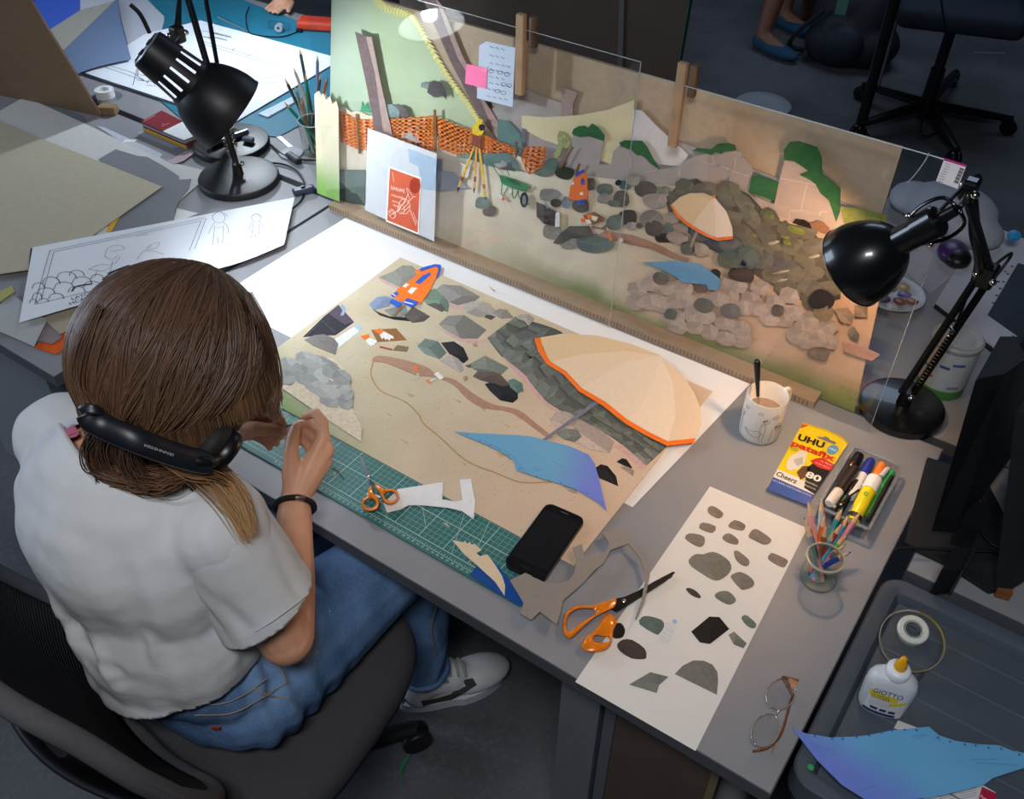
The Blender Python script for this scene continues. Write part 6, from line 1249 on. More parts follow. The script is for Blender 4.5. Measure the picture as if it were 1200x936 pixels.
o = mk('scalpel', tube([Zp(*q, DZ+.006) for q in zp('U160', [(480, 100), (655, 185)])], [.0035, .0025], 8), chrome('a0a8b0', .3), smooth=60); tag(o, 'slim steel scalpel on the teal mat', 'scalpel')
o = mk('black_cable', tube([Zp(x, y, DZ+.006) for x, y in catmull(zp('U160', [(660, 40), (640, 100), (655, 180), (700, 205), (850, 215), (960, 180)]), 6)], .002, 6), CORD, smooth=60); tag(o, 'thin black cable looping on the teal mat', 'cable'); mk('cable_plug', rbox(Zp(*zp('U160', [(955, 178)])[0], DZ+.009), (.022, .012, .010), .002), CORD, o)
td = Zp(328, 35, DZ+.004); t = thing('tape_dispenser', 'small clear tape dispenser on the teal mat', 'tape', td)
mk('dispenser_shell', rbox(td+np.array([0, 0, .014]), (.075, .022, .026), .006, rotz(.4)), glassy('clear_styrene'), t); mk('tape_core', lathe(td+np.array([.012, -.008, .016]), (.39, -.92, 0), [(.006, 0), (.013, 0), (.013, .016), (.006, .016)], 24, True), mat('aab9c4', .3, var=.02, trans=.3), t, smooth=40)
# switches and cords near the lamp feet
def cord(label, px, z, r=.0028): o = mk('power_cord', tube([Zp(x, y, z) for x, y in catmull(px, 6)], r, 8), CORD, smooth=60); return tag(o, label, 'cord')
o = cord('black lamp cord with an inline switch curving past the front foot', [(268, 193), (300, 191), (330, 192), (348, 200), (357, 214), (358, 222), (352, 236), (340, 246), (330, 250)], DZ+.005)
mk('switch_body', rbox(Zp(356, 223, DZ+.009), (.024, .055, .016), .005, rotz(-.5)), mat('232b3d', .4, var=.05), o); mk('switch_button', lathe(Zp(355, 219, DZ+.017), UPN, [(.006, 0), (.006, .002), (.001, .003)], 14), mat('0c0c10', .3, var=0), o, smooth=50)
o = cord('black lamp cord with a slim switch reaching the board', [(290, 148), (300, 155), (318, 170), (330, 180), (345, 186), (372, 188)], DZ+.006)
mk('switch_body', rbox(Zp(344, 185, DZ+.009), (.058, .02, .016), .006, rotz(-.25)), CORD, o)
wm = Zp(341, 180, DZ+.002); o = mk('white_coaster', lathe(wm, UPN, [(.001, 0), (.030, 0), (.031, .003), (.028, .005), (.001, .006)], 30), plastic('c9ced4'), smooth=50); tag(o, 'small white round coaster beneath the slim cord switch', 'coaster')
o = mk('metal_ruler', box(Zp(330, 163, DZ+.002), (.18, .012, .0015), rotz(-.35)), chrome('a9aeb4', .3)); tag(o, 'narrow steel rod lying between lamp foot and pencil cup', 'rod')
o = mk('silver_marker', tube([Zp(245, 171, DZ+.030), Zp(290, 154, DZ+.030)], .008, 12), chrome('9aa2ab', .3), smooth=40); tag(o, 'silver marker lying on the rear lamp foot', 'marker')
o = mk('grey_eraser', rbox(Zp(291, 163, DZ+.030), (.03, .016, .012), .003, rotz(.3)), mat('5d6a75', .7, var=.1)); tag(o, 'small grey eraser on the rear lamp foot', 'eraser')

# ------------------------------------------------------------------ right: tin, palette, sketchbook, screens
tc_ = Zp(1100, 452, DZ); t = thing('paint_tin', 'white ribbed paint tin with green base behind the lamp', 'tin', tc_)
prof = [(.042, .001), (.044, .003), (.044, .012)]; z = .012
mk('tin_green_band', lathe(tc_, UPN, [(.001, .0008), (.0435, .0008), (.0445, .003), (.0445, .022), (.001, .022)], 40), mat('4c8a3c', .4, var=.05), t, smooth=40)
pr = [(.0445, .022)]
for k in range(24): pr.append((.0445+(.0008 if k % 2 else 0), .024+k*.0038))
mk('tin_body', lathe(tc_, UPN, pr, 40), mat('b4b7b9', .35, var=.06), t, smooth=30); mk('tin_lid', lathe(tc_, UPN, [(.0465, .112), (.0475, .114), (.0475, .120), (.044, .123), (.040, .121), (.030, .121), (.029, .122), (.001, .122)], 40), mat('9c9c9a', .4, var=.03), t, smooth=35)
for u0, u1, z0_, h in ((-2.3, -1.9, .045, 'b03038'), (-1.75, -1.35, .075, '33508a'), (-2.45, -2.2, .060, '2f7f9a'), (-1.2, -.7, .03, '6f8a9a'), (-1.3, -.8, .085, '44608f')):
    V = []; F = []
    for i in range(7):
        a = u0+(u1-u0)*i/6
        for zz_ in (z0_, z0_+.006): V.append(tc_+np.array([math.cos(a)*.0458, math.sin(a)*.0458, zz_]))
    for i in range(6): F.append((2*i, 2*i+2, 2*i+3, 2*i+1))
    mk('tin_print', (V, F), mat(h, .5, var=0), t)
pp = Zp(1044, 348, DZ); t = thing('paint_palette', 'white round palette smeared with mixed paint', 'palette', pp)
mk('palette_dish', lathe(pp, UPN, [(.001, .001), (.05, .001), (.068, .012), (.07, .013), (.066, .014), (.05, .005), (.001, .005)], 40), mat('b4b4b6', .3, var=.03), t, smooth=50)
for k, h in enumerate(('8e4a2a', '5a4aa0', 'b08a3a', '7a2f4a', '3b4a8e', 'a85f3a', '6f6a78', '4b3a5a', 'c9c3bd', '9a3a30')):
    a = k*.63; r_ = .028 if k % 2 else .045; rock('paint_smear', [tuple(q) for q in catmull(blob(0, 0, 1, 1, 7, .2), 2, True)], 'z', 0, h) if False else mk('paint_smear', ellipsoid(pp+np.array([math.cos(a)*r_, math.sin(a)*r_, .0075]), (.016, .013, .003), rotz(a), 10, 6), mat(h, .3, var=.2, scale=80), t, smooth=60)
t = thing('sketchbook', 'open sketchbook with a dark blue picture and colour test dots', 'sketchbook', Zp(1160, 350, DZ))
flat('book_cover', [(1094, 360), (1135, 292), (1153, 262), (1225, 292), (1225, 445), (1190, 434), (1142, 398)], DZ+.001, paper('1d2126'), t, .003)
flat('book_page', [(1096, 356), (1135, 292), (1153, 262), (1225, 292), (1225, 440), (1192, 428), (1143, 392)], DZ+.004, paper('b5b8c4', .03), t, .004)
flat('dark_picture', [(1157, 369), (1193, 308), (1225, 318), (1225, 412), (1198, 398)], DZ+.0081, mat('17222e', .5, var=.4, scale=25), t, .0003)
for k, (x, y, h) in enumerate(((1186, 312, '7a3a3a'), (1181, 321, '3a5a8a'), (1176, 330, '8a5a3a'), (1172, 338, '2a4a7a'), (1168, 346, '6a3a4a'), (1164, 355, '2a5a5a'), (1178, 318, '8a6a4a'), (1170, 330, '2f3f6f'))): mk('colour_dot', lathe(Zp(x, y, DZ+.0081), UPN, [(.0035, 0), (.0035, .0004)], 10), mat(h, .6, var=.2), t)
bg = Zp(1108, 262, DZ); o = mk('white_pouch', remesh(join(ellipsoid(bg+np.array([0, 0, .04]), (.11, .10, .05)), ellipsoid(bg+np.array([.07, -.05, .03]), (.07, .06, .035)), ellipsoid(bg+np.array([-.09, .02, .03]), (.06, .07, .03))), .008, 6)[:2], mat('9a9eaa', .7, var=.06, bump=.4, bscale=14), smooth=180); tag(o, 'crumpled white pouch lying behind the desk lamp', 'pouch')
o = mk('blue_disc', lathe(Zp(1188, 277, DZ+.06), (0, -.3, 1), [(.001, 0), (.014, 0), (.014, .006), (.001, .008)], 20), plastic('2a8ac0'), smooth=50); tag(o, 'small bright blue disc by the sketchbook', 'disc')
card('printed_page', 'P', [(1060, 300), (1075, 290), (1115, 283), (1150, 296), (1090, 345), (1062, 318)], DZ+.0005, 'a9a7b0', 'printed page lying between the palette and sketchbook', 'paper', .0006)
pb = Zp(1114, 304, DZ); t = thing('computer_mouse', 'purple and black rounded mouse behind the lamp arm', 'mouse', pb)
mk('mouse_shell', ellipsoid(pb+np.array([0, 0, .021]), (.034, .045, .020), rotz(.3)), mat('3d2258', .35, var=.05), t, smooth=60); mk('mouse_front', ellipsoid(pb+np.array([.014, -.016, .020]), (.030, .036, .0195), rotz(.3)), mat('121014', .4, var=.05), t, smooth=60)
# first screen, seen edge-on
SC = mat('101114', .45, var=.05); SC2 = mat('1a1b1e', .5, var=.05)
s0 = np.array([.066, .555, .80]); t = thing('thin_monitor', 'black monitor turned edge-on beside the desk end', 'monitor', (.075, .60, DZ))
def slab(p0, dx, dy, dz, vx, vy, vz): 
    P0 = np.array(p0, float); return P0, np.array(vx)*dx, np.array(vy)*dy, np.array(vz)*dz
nb_ = Zp(1092, 622, .79); nb2 = Zp(1120, 624, .79); nt1 = Zp(1143, 446, 1.06); nt2 = Zp(1177, 440, 1.06); ft1 = Zp(1172, 394, 1.06)
dpt = np.array([.045, .33, 0])
V = [nb_, nb2, nb2+dpt, nb_+dpt, nt1, nt2, ft1+np.array([.03, .02, 0]), ft1]
mk('monitor_housing', (V, [(0, 1, 2, 3), (4, 7, 6, 5), (0, 4, 5, 1), (1, 5, 6, 2), (2, 6, 7, 3), (3, 7, 4, 0)]), SC, t)
mk('monitor_bulge', prism([nt1+(nt2-nt1)*.1, nt2, nt2*.4+ft1*.6+np.array([.035, 0, 0]), ft1+np.array([.016, .01, 0])], UPN, .004), SC2, t)
mk('stand_plate', prism([Zp(*q, DZ+.001) for q in ((1058, 640), (1085, 540), (1150, 560), (1192, 640), (1172, 694), (1158, 696), (1105, 662))], UPN, .010), SC2, t)
mk('stand_neck', box((nb_[0]*.5+nb2[0]*.5+.03, nb_[1]+.06, .775), (.03, .06, .06)), SC, t)
q0 = Zp(1166, 688, DZ+.02); t = thing('wide_monitor', 'large black monitor beside the edge-on one, cut by the frame', 'monitor', (q0[0]+.1, q0[1]+.1, DZ))
tl1 = Zp(1190, 484, 1.02); tl2 = Zp(1215, 486, 1.02)
V = [q0, Zp(1186, 690, DZ+.02), Zp(1186, 690, DZ+.02)+np.array([.10, .22, 0]), q0+np.array([.02, .25, 0]), tl1, tl2, tl2+np.array([.10, .22, 0]), tl1+np.array([.02, .25, 0])]
mk('monitor_housing', (V, [(0, 1, 2, 3), (4, 7, 6, 5), (0, 4, 5, 1), (1, 5, 6, 2), (2, 6, 7, 3), (3, 7, 4, 0)]), SC2, t)
mk('cardboard_foot', box(Zp(1176, 692, DZ+.010), (.022, .02, .018), rotz(.2)), mat('7a4a28', .8, var=.1), t)
mk('stand_plate', box((q0[0]+.11, q0[1]+.16, DZ+.006), (.14, .12, .010)), SC, t)
for px, lab in (([(1160, 500), (1172, 505), (1178, 520), (1165, 528), (1148, 520)], 'black cable coil between the two monitors'), ([(1140, 543), (1158, 548), (1172, 535), (1175, 520)], 'thick black cable bending behind the edge-on monitor'), ([(1143, 568), (1150, 590), (1146, 615), (1160, 635), (1172, 642)], 'black cable arching over the monitor stand'), ([(1050, 643), (1070, 642), (1110, 644), (1165, 646)], 'black cable running flat from desk edge to monitors')):
    cord(lab, px, DZ+.018)
hb = Zp(1123, 700, .735); t = thing('small_speaker', 'small black speaker with a chrome edge between tray and monitors', 'speaker', (hb[0], hb[1]+.03, DZ))
sA, sB, sC = Zp(1103, 668, .80), Zp(1126, 668, .80), Zp(1141, 641, .80)
dv = np.array([0, 0, -.058]); bk_ = sC-sB
mk('speaker_body', ([sA, sB, sC, sA+bk_, sA+dv, sB+dv, sC+dv, sA+bk_+dv], [(0, 1, 2, 3), (4, 7, 6, 5), (0, 4, 5, 1), (1, 5, 6, 2), (2, 6, 7, 3), (3, 7, 4, 0)]), SC, t)
mk('chrome_edge', ([sB+np.array([.001, -.001, .001]), sC+np.array([.001, -.001, .001]), sC+dv+np.array([.001, -.001, 0]), sB+dv+np.array([.001, -.001, 0]), sB+np.array([.004, -.002, .001]), sC+np.array([.004, -.002, .001]), sC+dv+np.array([.004, -.002, 0]), sB+dv+np.array([.004, -.002, 0])], [(0, 1, 2, 3), (4, 7, 6, 5), (0, 4, 5, 1), (1, 5, 6, 2), (2, 6, 7, 3), (3, 7, 4, 0)]), chrome('77797e', .35), t)

# ------------------------------------------------------------------ far room behind the board
t = thing('portfolio_case', 'dark brown portfolio panel standing behind the board', 'panel', (-1.2, 1.55, DZ))
pn = [Yp(*q, 1.50) for q in ((787, 0), (803, 92))]; px1 = pn[0][0]; zt_ = 1.32
mk('panel_board', prism([(-1.86, 1.52, DZ+.002), (-.955, 1.52, DZ+.002), (-.965, 1.60, zt_), (-1.9, 1.60, zt_)], FRN, .012), mat('3b2f26', .7, var=.1, scale=6), t)
mk('panel_edge', prism([(-.954, 1.518, DZ+.002), (-.948, 1.518, DZ+.002), (-.958, 1.598, zt_), (-.964, 1.598, zt_)], FRN, .016), mat('1c3a2c', .6, var=.05), t)
mk('panel_strap', prism([(-1.10, 1.506, DZ+.01), (-1.085, 1.506, DZ+.01), (-1.17, 1.586, zt_), (-1.185, 1.586, zt_)], FRN, .003), mat('4a4744', .6, var=.05), t)
o = mk('round_base_plate', lathe(Zp(894, 124, .0), UPN, [(.001, .001), (.125, .001), (.128, .008), (.12, .014), (.06, .02), (.055, .019), (.001, .02)], 48), mat('8d939a', .5, var=.04), smooth=40); tag(o, 'round white base plate on the floor behind the board', 'base plate')
# bare legs with blue slippers
def legs_person():
    t = thing('person', 'seated person in blue slippers with bare legs on the dark floor', 'person', (-1.64, 3.95, 0))
    g = []
    for ax, ay, kx in ((-1.63, 4.02, -1.62), (-1.66, 4.36, -1.70)):
        a = np.array([ax, ay, .07]); k = np.array([kx+.02, ay+.10, .50]); h = np.array([-1.55, 4.54, .53]) if ay < 4.2 else np.array([-1.42, 4.78, .53])
        g += [capsule(a, a*.45+k*.55, .036, .052), capsule(a*.45+k*.55, k, .052, .058), capsule(k, h, .062, .085), capsule(a, a+np.array([.15, -.05, -.035]), .035, .028)]
    hd_ = np.array([-1.50, 4.64, 1.24])
    g += [ellipsoid((-1.47, 4.68, .82), (.13, .12, .26)), capsule((-1.48, 4.67, 1.02), hd_-np.array([0, 0, .06]), .055, .05), ellipsoid(hd_, (.078, .092, .11)), ellipsoid(hd_+np.array([-.05, -.078, -.02]), (.013, .016, .02)), ellipsoid(hd_+np.array([-.07, .02, -.01]), (.012, .02, .03)), ellipsoid(hd_+np.array([.065, -.02, -.01]), (.012, .02, .03)), ellipsoid((-1.47, 4.68, .56), (.17, .16, .10))]
    for s0, s1, s2 in (((-1.58, 4.56, 1.0), (-1.66, 4.44, .76), (-1.60, 4.28, .62)), ((-1.38, 4.82, 1.0), (-1.40, 4.72, .76), (-1.56, 4.56, .64))): g += [capsule(s0, (-1.47, 4.68, 1.0), .05, .06), capsule(s0, s1, .046, .038), capsule(s1, s2, .038, .027), capsule(s2, np.array(s2)+np.array([-.03, -.08, -.015]), .026, .016)]
    v, f, _ = remesh(join(*g), .010, 4); mk('body', (v, f), mat('7a5240', .6, var=.06), t, smooth=180)
    v, f, _ = remesh(join(ellipsoid((-1.47, 4.68, .80), (.165, .15, .27)), capsule((-1.58, 4.56, .99), (-1.38, 4.82, .99), .072, .072), capsule((-1.58, 4.56, .99), (-1.63, 4.48, .86), .066, .062), capsule((-1.38, 4.82, .99), (-1.395, 4.75, .86), .066, .062)), .012, 5); mk('dark_top', (v, f), mat('161a22', .85, var=.1), t, smooth=180)
    v, f, _ = remesh(join(ellipsoid((-1.47, 4.69, .57), (.18, .17, .11)), capsule((-1.54, 4.55, .53), (-1.57, 4.30, .52), .100, .088), capsule((-1.43, 4.78, .53), (-1.58, 4.58, .52), .100, .088)), .012, 4); mk('shorts', (v, f), mat('1c2740', .85, var=.1), t, smooth=180)
    v, f, _ = remesh(join(ellipsoid(hd_+np.array([.012, .02, .025]), (.09, .10, .105))), .01, 2); mk('hair', (v, f), mat('1f1712', .6, var=.2), t, smooth=180)
    for e_ in ((-.068, -.055), (-.018, -.086)): mk('eye', ellipsoid(hd_+np.array([e_[0], e_[1], .012]), (.009, .009, .007), n=10, m=6), mat('15110f', .3, var=0), t, smooth=60)
    mk('mouth', ellipsoid(hd_+np.array([-.046, -.074, -.058]), (.016, .012, .005), rotz(-.55), 10, 6), mat('6a3a34', .5, var=0), t, smooth=60)
    st = thing('wooden_stool', 'low round stool under the person in blue slippers', 'stool', (-1.46, 4.70, 0))
    mk('stool_seat', lathe((-1.46, 4.70, .43), UPN, [(.001, 0), (.18, 0), (.19, .015), (.18, .03), (.001, .03)], 30), mat('4a3524', .6, var=.15), st, smooth=40)
    for k in range(4): a_ = k*math.pi/2+.4; mk('leg', cyl((-1.46+.17*math.cos(a_), 4.70+.17*math.sin(a_), .001), (-1.46+.13*math.cos(a_), 4.70+.13*math.sin(a_), .43), .016, n=10), mat('4a3524', .6, var=.15), st, smooth=40)
    for px in ((-1.60, 3.97), (-1.63, 4.31)):
        g = [ellipsoid((px[0]+.07, px[1]+.02, .034), (.052, .135, .034), rotz(-1.9)), ellipsoid((px[0]-.02, px[1]+.05, .042), (.048, .065, .042), rotz(-1.9))]
        v, f, _ = remesh(join(*g), .008, 5); mk('slipper', (v, f), mat('0c3d56', .8, var=.08), t, smooth=180)
legs_person()
bp_ = Zp(985, 70, 0); t = thing('backpack', 'dark blue backpack slumped on the floor beside a chair', 'backpack', bp_)
v, f, _ = remesh(join(ellipsoid(bp_+np.array([0, .05, .17]), (.21, .16, .20)), ellipsoid(bp_+np.array([-.02, -.08, .11]), (.16, .10, .12)), ellipsoid(bp_+np.array([.1, .02, .10]), (.16, .16, .11))), .015, 6)
mk('bag_body', (v, f), mat('0f141d', .7, var=.2, scale=9, bump=.3, bscale=20), t, smooth=180); mk('bag_pocket', ellipsoid(bp_+np.array([.02, -.13, .13]), (.11, .06, .09)), mat('141c2a', .7, var=.1), t, smooth=60)
mk('bag_tag', box(bp_+np.array([-.02, -.13, .30]), (.05, .01, .08), rotz(.3)), mat('4a7a6a', .6, var=.1), t); mk('bag_strap', tube(catmull([bp_+np.array(q) for q in ((-.18, -.05, .02), (-.24, -.10, .05), (-.20, -.14, .14), (-.10, -.12, .26))], 5), .012, 6), mat('0c0f16', .8, var=.1), t, smooth=60)
o = mk('brown_crate', rbox(Zp(940, 30, 0)+np.array([0, .22, .16]), (.10, .3, .32), .008), mat('3b2114', .6, var=.15)); tag(o, 'reddish brown wooden box standing behind the backpack', 'box')
pl = Zp(1005, 160, 0); t = thing('black_post', 'slim black metal post rising from the floor beside the chair base', 'post', pl)
mk('post_tube', cyl(pl, pl+np.array([0, 0, 1.25]), .022, n=16), mat('0d0e10', .4, var=.05), t, smooth=40); mk('post_foot', lathe(pl, UPN, [(.05, 0.001), (.05, .01), (.02, .02)], 20), SC, t, smooth=40)
o = mk('drawing_board', box(pl+np.array([-.12, .55, .45]), (.06, .03, .9)), mat('5f6672', .6, var=.04)); tag(o, 'grey-white upright board behind the black post', 'board')
def office_chair(name, label, hub, zs, seatc, arms, m_, seatm, back=None, castor=True):
    t = thing(name, label, 'chair', (hub[0], hub[1], 0))
    mk('column', cyl((hub[0], hub[1], .06), (hub[0], hub[1], zs-.05), .022, n=14), m_, t, smooth=40); mk('column_sleeve', cyl((hub[0], hub[1], .06), (hub[0], hub[1], zs*.55), .033, .03, n=14), m_, t, smooth=40)
    for ax, ay in arms:
        e = np.array([ax, ay, .072]); h = np.array([hub[0], hub[1], .115])
        mk('base_arm', tube([h, h*.4+e*.6, e], [.030, .024, .019], 8, flat=.7), m_, t, smooth=50)
        c = e+np.array([0, 0, -.038]); dv_ = np.array([ay-hub[1], -(ax-hub[0]), 0]); dv_ /= np.linalg.norm(dv_)
        mk('castor', join(lathe(c-dv_*.022, dv_, [(.012, 0), (.031, .002), (.033, .008), (.033, .014), (.031, .018), (.012, .019)], 20), lathe(c+dv_*.003, dv_, [(.012, 0), (.031, .002), (.033, .008), (.033, .014), (.031, .018), (.012, .019)], 20), cyl(c, c+np.array([0, 0, .05]), .009, n=8)), m_, t, smooth=40)
    return t
hub = Zp(1085, 128, .09)
t = office_chair('office_chair', 'empty black swivel chair with star base behind the board', hub, .50, None, [tuple(Zp(*q, .07)[:2]) for q in ((1008, 146), (1121, 176), (1185, 140), (1012, 100), (1120, 85))], mat('0b0c0e', .35, var=.05), None)
mk('seat', rbox((hub[0]-.02, hub[1]+.12, .50), (.50, .48, .09), .04, rotz(.3), 4), mat('14202f', .8, var=.08), t, smooth=60)
mk('backrest', rbox((hub[0]+.02, hub[1]+.38, .85), (.46, .07, .5), .03, rotz(.3), 4), mat('14202f', .8, var=.08), t, smooth=60)
mk('back_support', box((hub[0]+.01, hub[1]+.40, .58), (.08, .03, .24)), SC, t)
o = mk('hanging_cable', tube(catmull([Zp(1111, 150, .003), (hub[0]+.05, hub[1]-.25, .10), Yp(1107, 60, hub[1]-.35), Yp(1103, 0, hub[1]-.4), Yp(1100, -60, hub[1]-.4)], 6), .004, 6), CORD, smooth=60); tag(o, 'thin black cable hanging in front of the empty chair', 'cable')
o = mk('grey_stool_seat', lathe((Zp(1165, 40, 0)[0]+.1, Zp(1165, 40, 0)[1]+.5, .42), UPN, [(.001, 0), (.22, 0), (.24, .02), (.23, .05), (.001, .06)], 36), mat('5c5f60', .6, var=.05), smooth=40); tag(o, 'grey round stool seat at the far right', 'stool')
mk('stool_leg', cyl((Zp(1165, 40, 0)[0]+.1, Zp(1165, 40, 0)[1]+.5, .001), (Zp(1165, 40, 0)[0]+.1, Zp(1165, 40, 0)[1]+.5, .42), .03, n=12), SC, o, smooth=40)
o = mk('floor_tape', box(Zp(1160, 62, .001), (.16, .02, .001), rotz(.55)), mat('6a6c70', .7, var=.1)); tag(o, 'short pale tape strip stuck on the dark floor', 'tape')
o = mk('green_ribbon', prism([Zp(*q, .001) for q in ((484, 878), (478, 890), (470, 905), (474, 922), (472, 918), (468, 905), (471, 893))], UPN, .001), mat('1d6b4a', .6, var=.1)); tag(o, 'curly green plastic scrap on the floor by the chair castor', 'scrap')
# second person at the far desk, hand only in view
hp_ = Zp(327, 4, DZ+.03); t = thing('person', 'person in black at the far desk with one hand on the mat', 'person', (hp_[0], hp_[1]+.5, 0))
g = [ellipsoid((hp_[0]+.08, 2.02, .86), (.24, .15, .34)), capsule((hp_[0]-.16, 1.98, 1.10), (hp_[0]-.20, 1.80, .84), .055, .045), capsule((hp_[0]-.20, 1.80, .84), (hp_[0]-.02, hp_[1]+.06, DZ+.04), .045, .032), capsule((hp_[0]+.30, 1.98, 1.10), (hp_[0]+.40, 1.80, .84), .055, .045), capsule((hp_[0]+.40, 1.80, .84), (hp_[0]+.28, 1.66, DZ+.05), .045, .034)]
v, f, _ = remesh(join(*g), .012, 5); mk('black_top', (v, f), mat('0e0f12', .85, var=.15, scale=10), t, smooth=180)
g = [capsule((hp_[0]-.02, hp_[1]+.06, DZ+.04), (hp_[0], hp_[1]+.01, DZ+.034), .028, .022)]
for k in range(4): g.append(capsule((hp_[0]-.022+k*.016, hp_[1]+.01, DZ+.032), (hp_[0]-.026+k*.018, hp_[1]-.045+.006*abs(k-1.5), DZ+.016), .0085, .007))
g.append(capsule((hp_[0]+.03, hp_[1]+.03, DZ+.03), (hp_[0]+.05, hp_[1]-.01, DZ+.018), .010, .008))
g += [capsule((hp_[0]-.20, 1.80, .84), (hp_[0]-.02, hp_[1]+.06, DZ+.04), .035, .026), capsule((hp_[0]-.20, 1.80, .84), (hp_[0]-.16, 1.98, 1.10), .035, .04), capsule((hp_[0]-.16, 1.98, 1.10), (hp_[0]+.08, 2.0, 1.14), .04, .05), capsule((hp_[0]+.08, 2.0, 1.14), (hp_[0]+.08, 1.96, 1.24), .055, .05), ellipsoid((hp_[0]+.08, 1.92, 1.32), (.078, .095, .112)), ellipsoid((hp_[0]+.08, 1.822, 1.30), (.012, .016, .02)), ellipsoid((hp_[0]+.0, 1.93, 1.31), (.011, .02, .03)), ellipsoid((hp_[0]+.16, 1.93, 1.31), (.011, .02, .03))]
v, f, _ = remesh(join(*g), .005, 3); mk('body', (v, f), mat('b98a6e', .55, var=.05), t, smooth=180)
for e_ in (-.032, .032): mk('eye', ellipsoid((hp_[0]+.08+e_, 1.832, 1.332), (.009, .007, .006), n=10, m=6), mat('15110f', .3, var=0), t, smooth=60)
mk('mouth', ellipsoid((hp_[0]+.08, 1.836, 1.262), (.02, .008, .005), n=10, m=6), mat('8a4a42', .5, var=0), t, smooth=60)
v, f, _ = remesh(ellipsoid((hp_[0]+.08, 1.95, 1.355), (.09, .098, .105)), .01, 2); mk('hair', (v, f), mat('1f1712', .6, var=.2), t, smooth=180)
o = mk('red_pouch', rbox(Zp(378, 28, DZ+.02), (.16, .06, .03), .008, rotz(.45)), mat('a8341f', .5, var=.25, scale=20)); tag(o, 'orange-red pencil pouch at the far desk edge', 'pouch')
# ------------------------------------------------------------------ the swivel chair she sits on
CB = mat('17181b', .5, var=.06); FAB = mat('3d3d40', .9, var=.06, scale=90, bump=.25, bscale=700); RIMF = mat('4d4d51', .85, var=.06, scale=90, bump=.25, bscale=700)
hx, hy = -.86, -.17
cast = Zp(486, 856, .06)
ang0 = math.atan2(cast[1]-hy, cast[0]-hx); Lb = math.hypot(cast[0]-hx, cast[1]-hy)
t = office_chair('office_chair', 'dark grey swivel chair with mesh back under the woman', (hx, hy), .46, None, [(hx+Lb*math.cos(ang0+k*2*math.pi/5), hy+Lb*math.sin(ang0+k*2*math.pi/5)) for k in range(5)], CB, FAB)
def seatgeo():
    V = []; F = []; n = 48; prof = [(.90, .425), (1.0, .44), (1.02, .465), (1.0, .488), (.93, .502), (.7, .508), (.35, .505), (.02, .503)]
    for s, z in prof:
        for k in range(n):
            a = 2*math.pi*k/n; e = .62; x = math.copysign(abs(math.cos(a))**e, math.cos(a))*.255*s; y = math.copysign(abs(math.sin(a))**e, math.sin(a))*.250*s
            ta = .12; V.append((hx+.01+x*math.cos(ta)-y*math.sin(ta), hy+.0+x*math.sin(ta)+y*math.cos(ta), z-.012*max(0, y/.25)**2))
    for i in range(len(prof)-1):
        for k in range(n): F.append((i*n+k, i*n+(k+1) % n, (i+1)*n+(k+1) % n, (i+1)*n+k))
    F.append(tuple(range(n))[::-1]); F.append(tuple((len(prof)-1)*n+k for k in range(n)))
    return V, F
mk('seat', seatgeo(), FAB, t, smooth=60)
mk('seat_pan', rbox((hx, hy, .42), (.36, .36, .03), .01), CB, t)
mk('tilt_lever', tube(catmull([(hx+.06, hy-.02, .40), (hx+.16, hy-.02, .385), (hx+.22, hy-.01, .37)], 4), .008, 8), CB, t, smooth=60)
def bp3(u, v):   # backrest surface: u across -1..1, v up 0..1
    wv = .205+.045*math.sin(math.pi*min(1, v*1.1))
    return np.array([-.885+u*wv+.02*v, -.375+.060*u*u-.042*u-.150*v-.02*math.sin(v*3.1), .555+.445*v-.030*u*u*v])
nu, nv = 24, 18
V = []; F = []
for i in range(nu+1):
    for j in range(nv+1): V.append(bp3(-.93+1.86*i/nu, .05+.90*j/nv))
for i in range(nu):
    for j in range(nv): a = i*(nv+1)+j; F.append((a, a+nv+1, a+nv+2, a+1))
m, nt, b = nodes_mat('chair_mesh', .8, .2); vec, X_, Y_, Z_ = coords(nt)
wvn = nt.nodes.new('ShaderNodeTexWave'); wvn.wave_type = 'BANDS'; wvn.bands_direction = 'Z'; wvn.inputs['Scale'].default_value = 48; wvn.inputs['Distortion'].default_value = .6; nt.links.new(vec, wvn.inputs['Vector'])
nt.links.new(mixc(nt, wvn.outputs['Fac'], lin('121315'), lin('2c2d30')), b.inputs['Base Color'])
bpn = nt.nodes.new('ShaderNodeBump'); bpn.inputs['Strength'].default_value = .6; bpn.inputs['Distance'].default_value = .003; nt.links.new(wvn.outputs['Fac'], bpn.inputs['Height']); nt.links.new(bpn.outputs['Normal'], b.inputs['Normal'])
o = mk('back_mesh', (V, F), m, t, smooth=180); so = o.modifiers.new('thickness', 'SOLIDIFY'); so.thickness = .006
loop = []
for k in range(72):
    a = 2*math.pi*k/72; e = .38; u = math.copysign(abs(math.cos(a))**e, math.cos(a)); v = .5+.5*math.copysign(abs(math.sin(a))**e, math.sin(a)); loop.append(bp3(u, v))
loop.append(loop[0]); loop.append(loop[1])
mk('back_frame', tube(loop, .0150, 10, caps=False), RIMF, t, smooth=60)
mk('back_shell', tube([bp3(0, .35)+np.array([0, -.035, 0]), bp3(0, .1)+np.array([0, -.05, 0]), np.array([hx, hy-.20, .45]), np.array([hx, hy-.05, .41])], [.03, .035, .032, .03], 10, flat=1.8), CB, t, smooth=60)
V = []; F = []
for i in range(17):
    for j in range(9): V.append(bp3(-.8+1.6*i/16, .02+.42*j/8)+np.array([0, -.032-.02*math.sin(math.pi*i/16), -.01]))
for i in range(16):
    for j in range(8): a = i*9+j; F.append((a, a+9, a+10, a+1))
